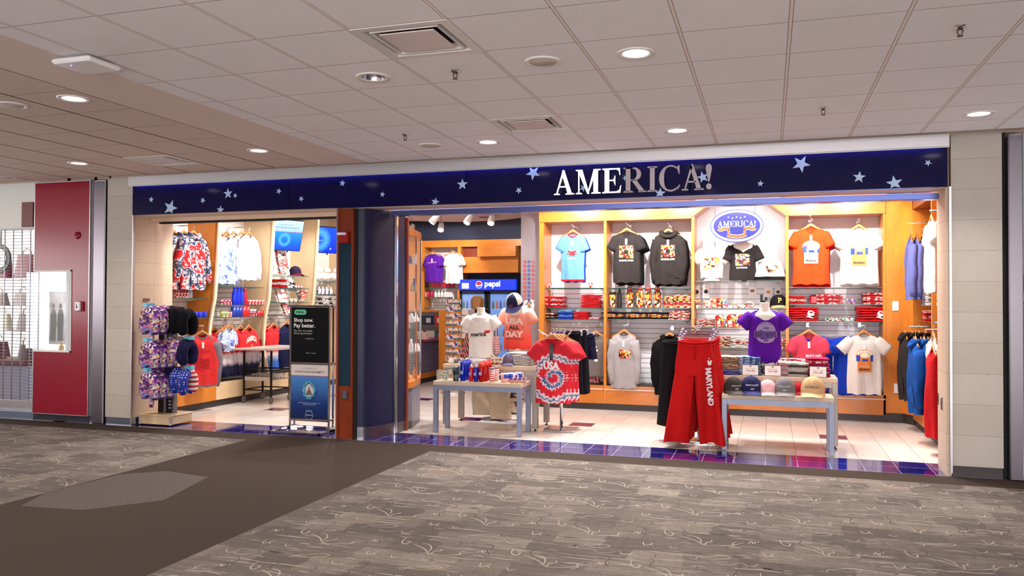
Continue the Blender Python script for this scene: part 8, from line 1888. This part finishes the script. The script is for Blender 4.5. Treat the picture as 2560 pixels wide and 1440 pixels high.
for sg in (-1, 1): b.tube([(sg*.09, 0, .95), (sg*.10, 0, .6), (sg*.10, 0, .35), (sg*.10, -.01, .08)], [.115, .10, .085, .07], 14)
part('trousers', b, cloth((30, 30, 40)), pr)
b = MB()
for sg in (-1, 1): b.box(sg*.10-.05, sg*.10+.05, -.08, .18, 0, .08, bev=.02)
part('shoes', b, M_black, pr)
# small things among the rear shelves
b = MB(); b.box(-.2, .2, -.15, .15, 0, .25, bev=.01); solo('storage_box', 'dark storage box standing on the floor beside the cash counter', 'box', b, M_black, (-6.2, 16.2, 0))
# ================================================================= lights
def lamp(kind, loc, energy, color=(1, .95, .88), size=.2, tgt=None, spot=None, blend=.4, name='lamp', sizey=None):
    L = bpy.data.lights.new(name, kind); L.energy = energy; L.color = color
    if kind == 'AREA':
        L.size = size
        if sizey: L.shape = 'RECTANGLE'; L.size_y = sizey
        else: L.shape = 'DISK'
    else: L.shadow_soft_size = size
    if kind == 'AREA' and name == 'downlight_lamp': L.spread = radians(112)
    if kind == 'SPOT': L.spot_size = spot; L.spot_blend = blend
    o = bpy.data.objects.new(name, L); COL.objects.link(o); o.location = loc
    if tgt is not None:
        d = Vector(tgt)-Vector(loc); o.rotation_euler = d.to_track_quat('-Z', 'Y').to_euler()
    return o
KC = 1.0
for x, y in DOWN:
    lamp('AREA', (x, y, H-.012), 12*KC, (1, .93, .88), .15, name='downlight_lamp')
for y in (2.65, .2, -2.2):
    for x in (-7.57, -5.1, -2.64, -.8, 1.66, 4.1):
        lamp('AREA', (x, y, H-.012), (12 if x > -4 else 10)*KC, (1, .93, .88), .15, name='downlight_lamp')
# shop track spots
SP = [((-7.0, 10.3), (-8.5, 10.2, 1.7), 70), ((-7.0, 11.6), (-8.5, 11.5, 1.7), 70), ((-7.0, 12.9), (-8.5, 12.9, 1.7), 70), ((-7.0, 14.3), (-8.5, 14.4, 1.7), 60), ((-7.0, 15.7), (-8.5, 15.8, 1.7), 50),
      ((-2.9, 10.95), (-2.9, 12.6, 2.25), 72), ((-2.1, 10.95), (-2.0, 12.6, 2.25), 72), ((-1.3, 10.95), (-1.3, 12.6, 2.25), 72), ((-.4, 10.95), (-.4, 12.6, 2.0), 30), ((.5, 10.95), (.5, 12.6, 2.25), 72), ((1.15, 10.95), (1.15, 12.6, 2.25), 72),
      ((.7, 10.6), (2.2, 10.6, 1.6), 70), ((.7, 9.8), (2.2, 9.8, 1.6), 70),
      ((-3.3, 10.6), (-3.4, 9.6, .9), 70), ((.1, 10.5), (0.1, 9.5, .9), 60), ((-1.5, 10.4), (-1.3, 9.4, .6), 60),
      ((-6.9, 10.4), (-7.6, 9.2, .8), 60), ((-5.9, 11.0), (-5.6, 9.8, 0), 40),
      ((-6.2, 10.9), (-5.0, 8.2, 0), 95), ((-3.1, 10.9), (-3.2, 8.0, 0), 100), ((-1.7, 10.9), (-1.6, 7.9, 0), 90), ((-.5, 10.9), (-.5, 8.0, 0), 80), ((1.0, 10.9), (.7, 8.0, 0), 90),
      ((-6.3, 15.2), (-7.2, 17, 2.2), 70), ((-5.6, 15.0), (-5.9, 17, 2.4), 50), ((-4.8, 12.0), (-4.2, 12.8, 1.6), 50), ((-4.9, 11.0), (-4.0, 10.6, .8), 50)]
KS = 1.0
for (x, y), tg, e in SP:
    lamp('SPOT', (x, y, 3.28), e*KS*1.75, (1, .98, .965), .035, tg, radians(78), .6, 'track_spot_lamp')
for x, y, sx, sy, e in ((-6.2, 12.2, 2.6, 3.4, 60), (-1.0, 10.7, 4.6, 1.6, 110), (-5.6, 15.6, 2.6, 2.6, 40)):
    o = lamp('AREA', (x, y, 3.46), e*KS*.78, (1, .98, .965), sx, name='shop_ceiling_fill', sizey=sy)  # soft area fill added under the shop ceiling, without fixtures
lamp('AREA', (-12.2, 9.9, 3.2), 12, (1, .97, .95), 2.0, name='neighbour_fill')  # fill light added to brighten the room behind the shutter
lamp('AREA', (-9.2, 8.9, 1.9), 2.5, (1, .98, 1), .3, name='window_fill')  # small fill light added to brighten the display window
lamp('AREA', (-3.15, 8.562, 3.112), 5, (.12, .16, 1), 9.4, name='fascia_glow_strip', sizey=.015)
W = bpy.data.worlds.new('World'); SC.world = W; W.use_nodes = True
bg = W.node_tree.nodes['Background']; bg.inputs[0].default_value = (1, .965, .975, 1); bg.inputs[1].default_value = 5.6
# ================================================================= camera
cam = bpy.data.cameras.new('camera'); cam.sensor_width = 36; cam.lens = F/2560*36; cam.clip_start = .05; cam.clip_end = 100
co = bpy.data.objects.new('camera', cam); COL.objects.link(co)
M3 = Matrix((R_, U_, -W_)).transposed(); co.matrix_world = Matrix.Translation(CP) @ M3.to_4x4()
SC.camera = co
SC.view_settings.view_transform = 'Standard'; SC.view_settings.look = 'None'; SC.view_settings.gamma = 1
SC.view_settings.exposure = EXPO; SC.view_settings.use_curve_mapping = False
SC.cycles.max_bounces = 6; SC.cycles.diffuse_bounces = 3; SC.cycles.glossy_bounces = 3; SC.cycles.transparent_max_bounces = 16
SC.cycles.sample_clamp_indirect = 4; SC.cycles.caustics_reflective = False; SC.cycles.caustics_refractive = False
SC.cycles.use_denoising = True
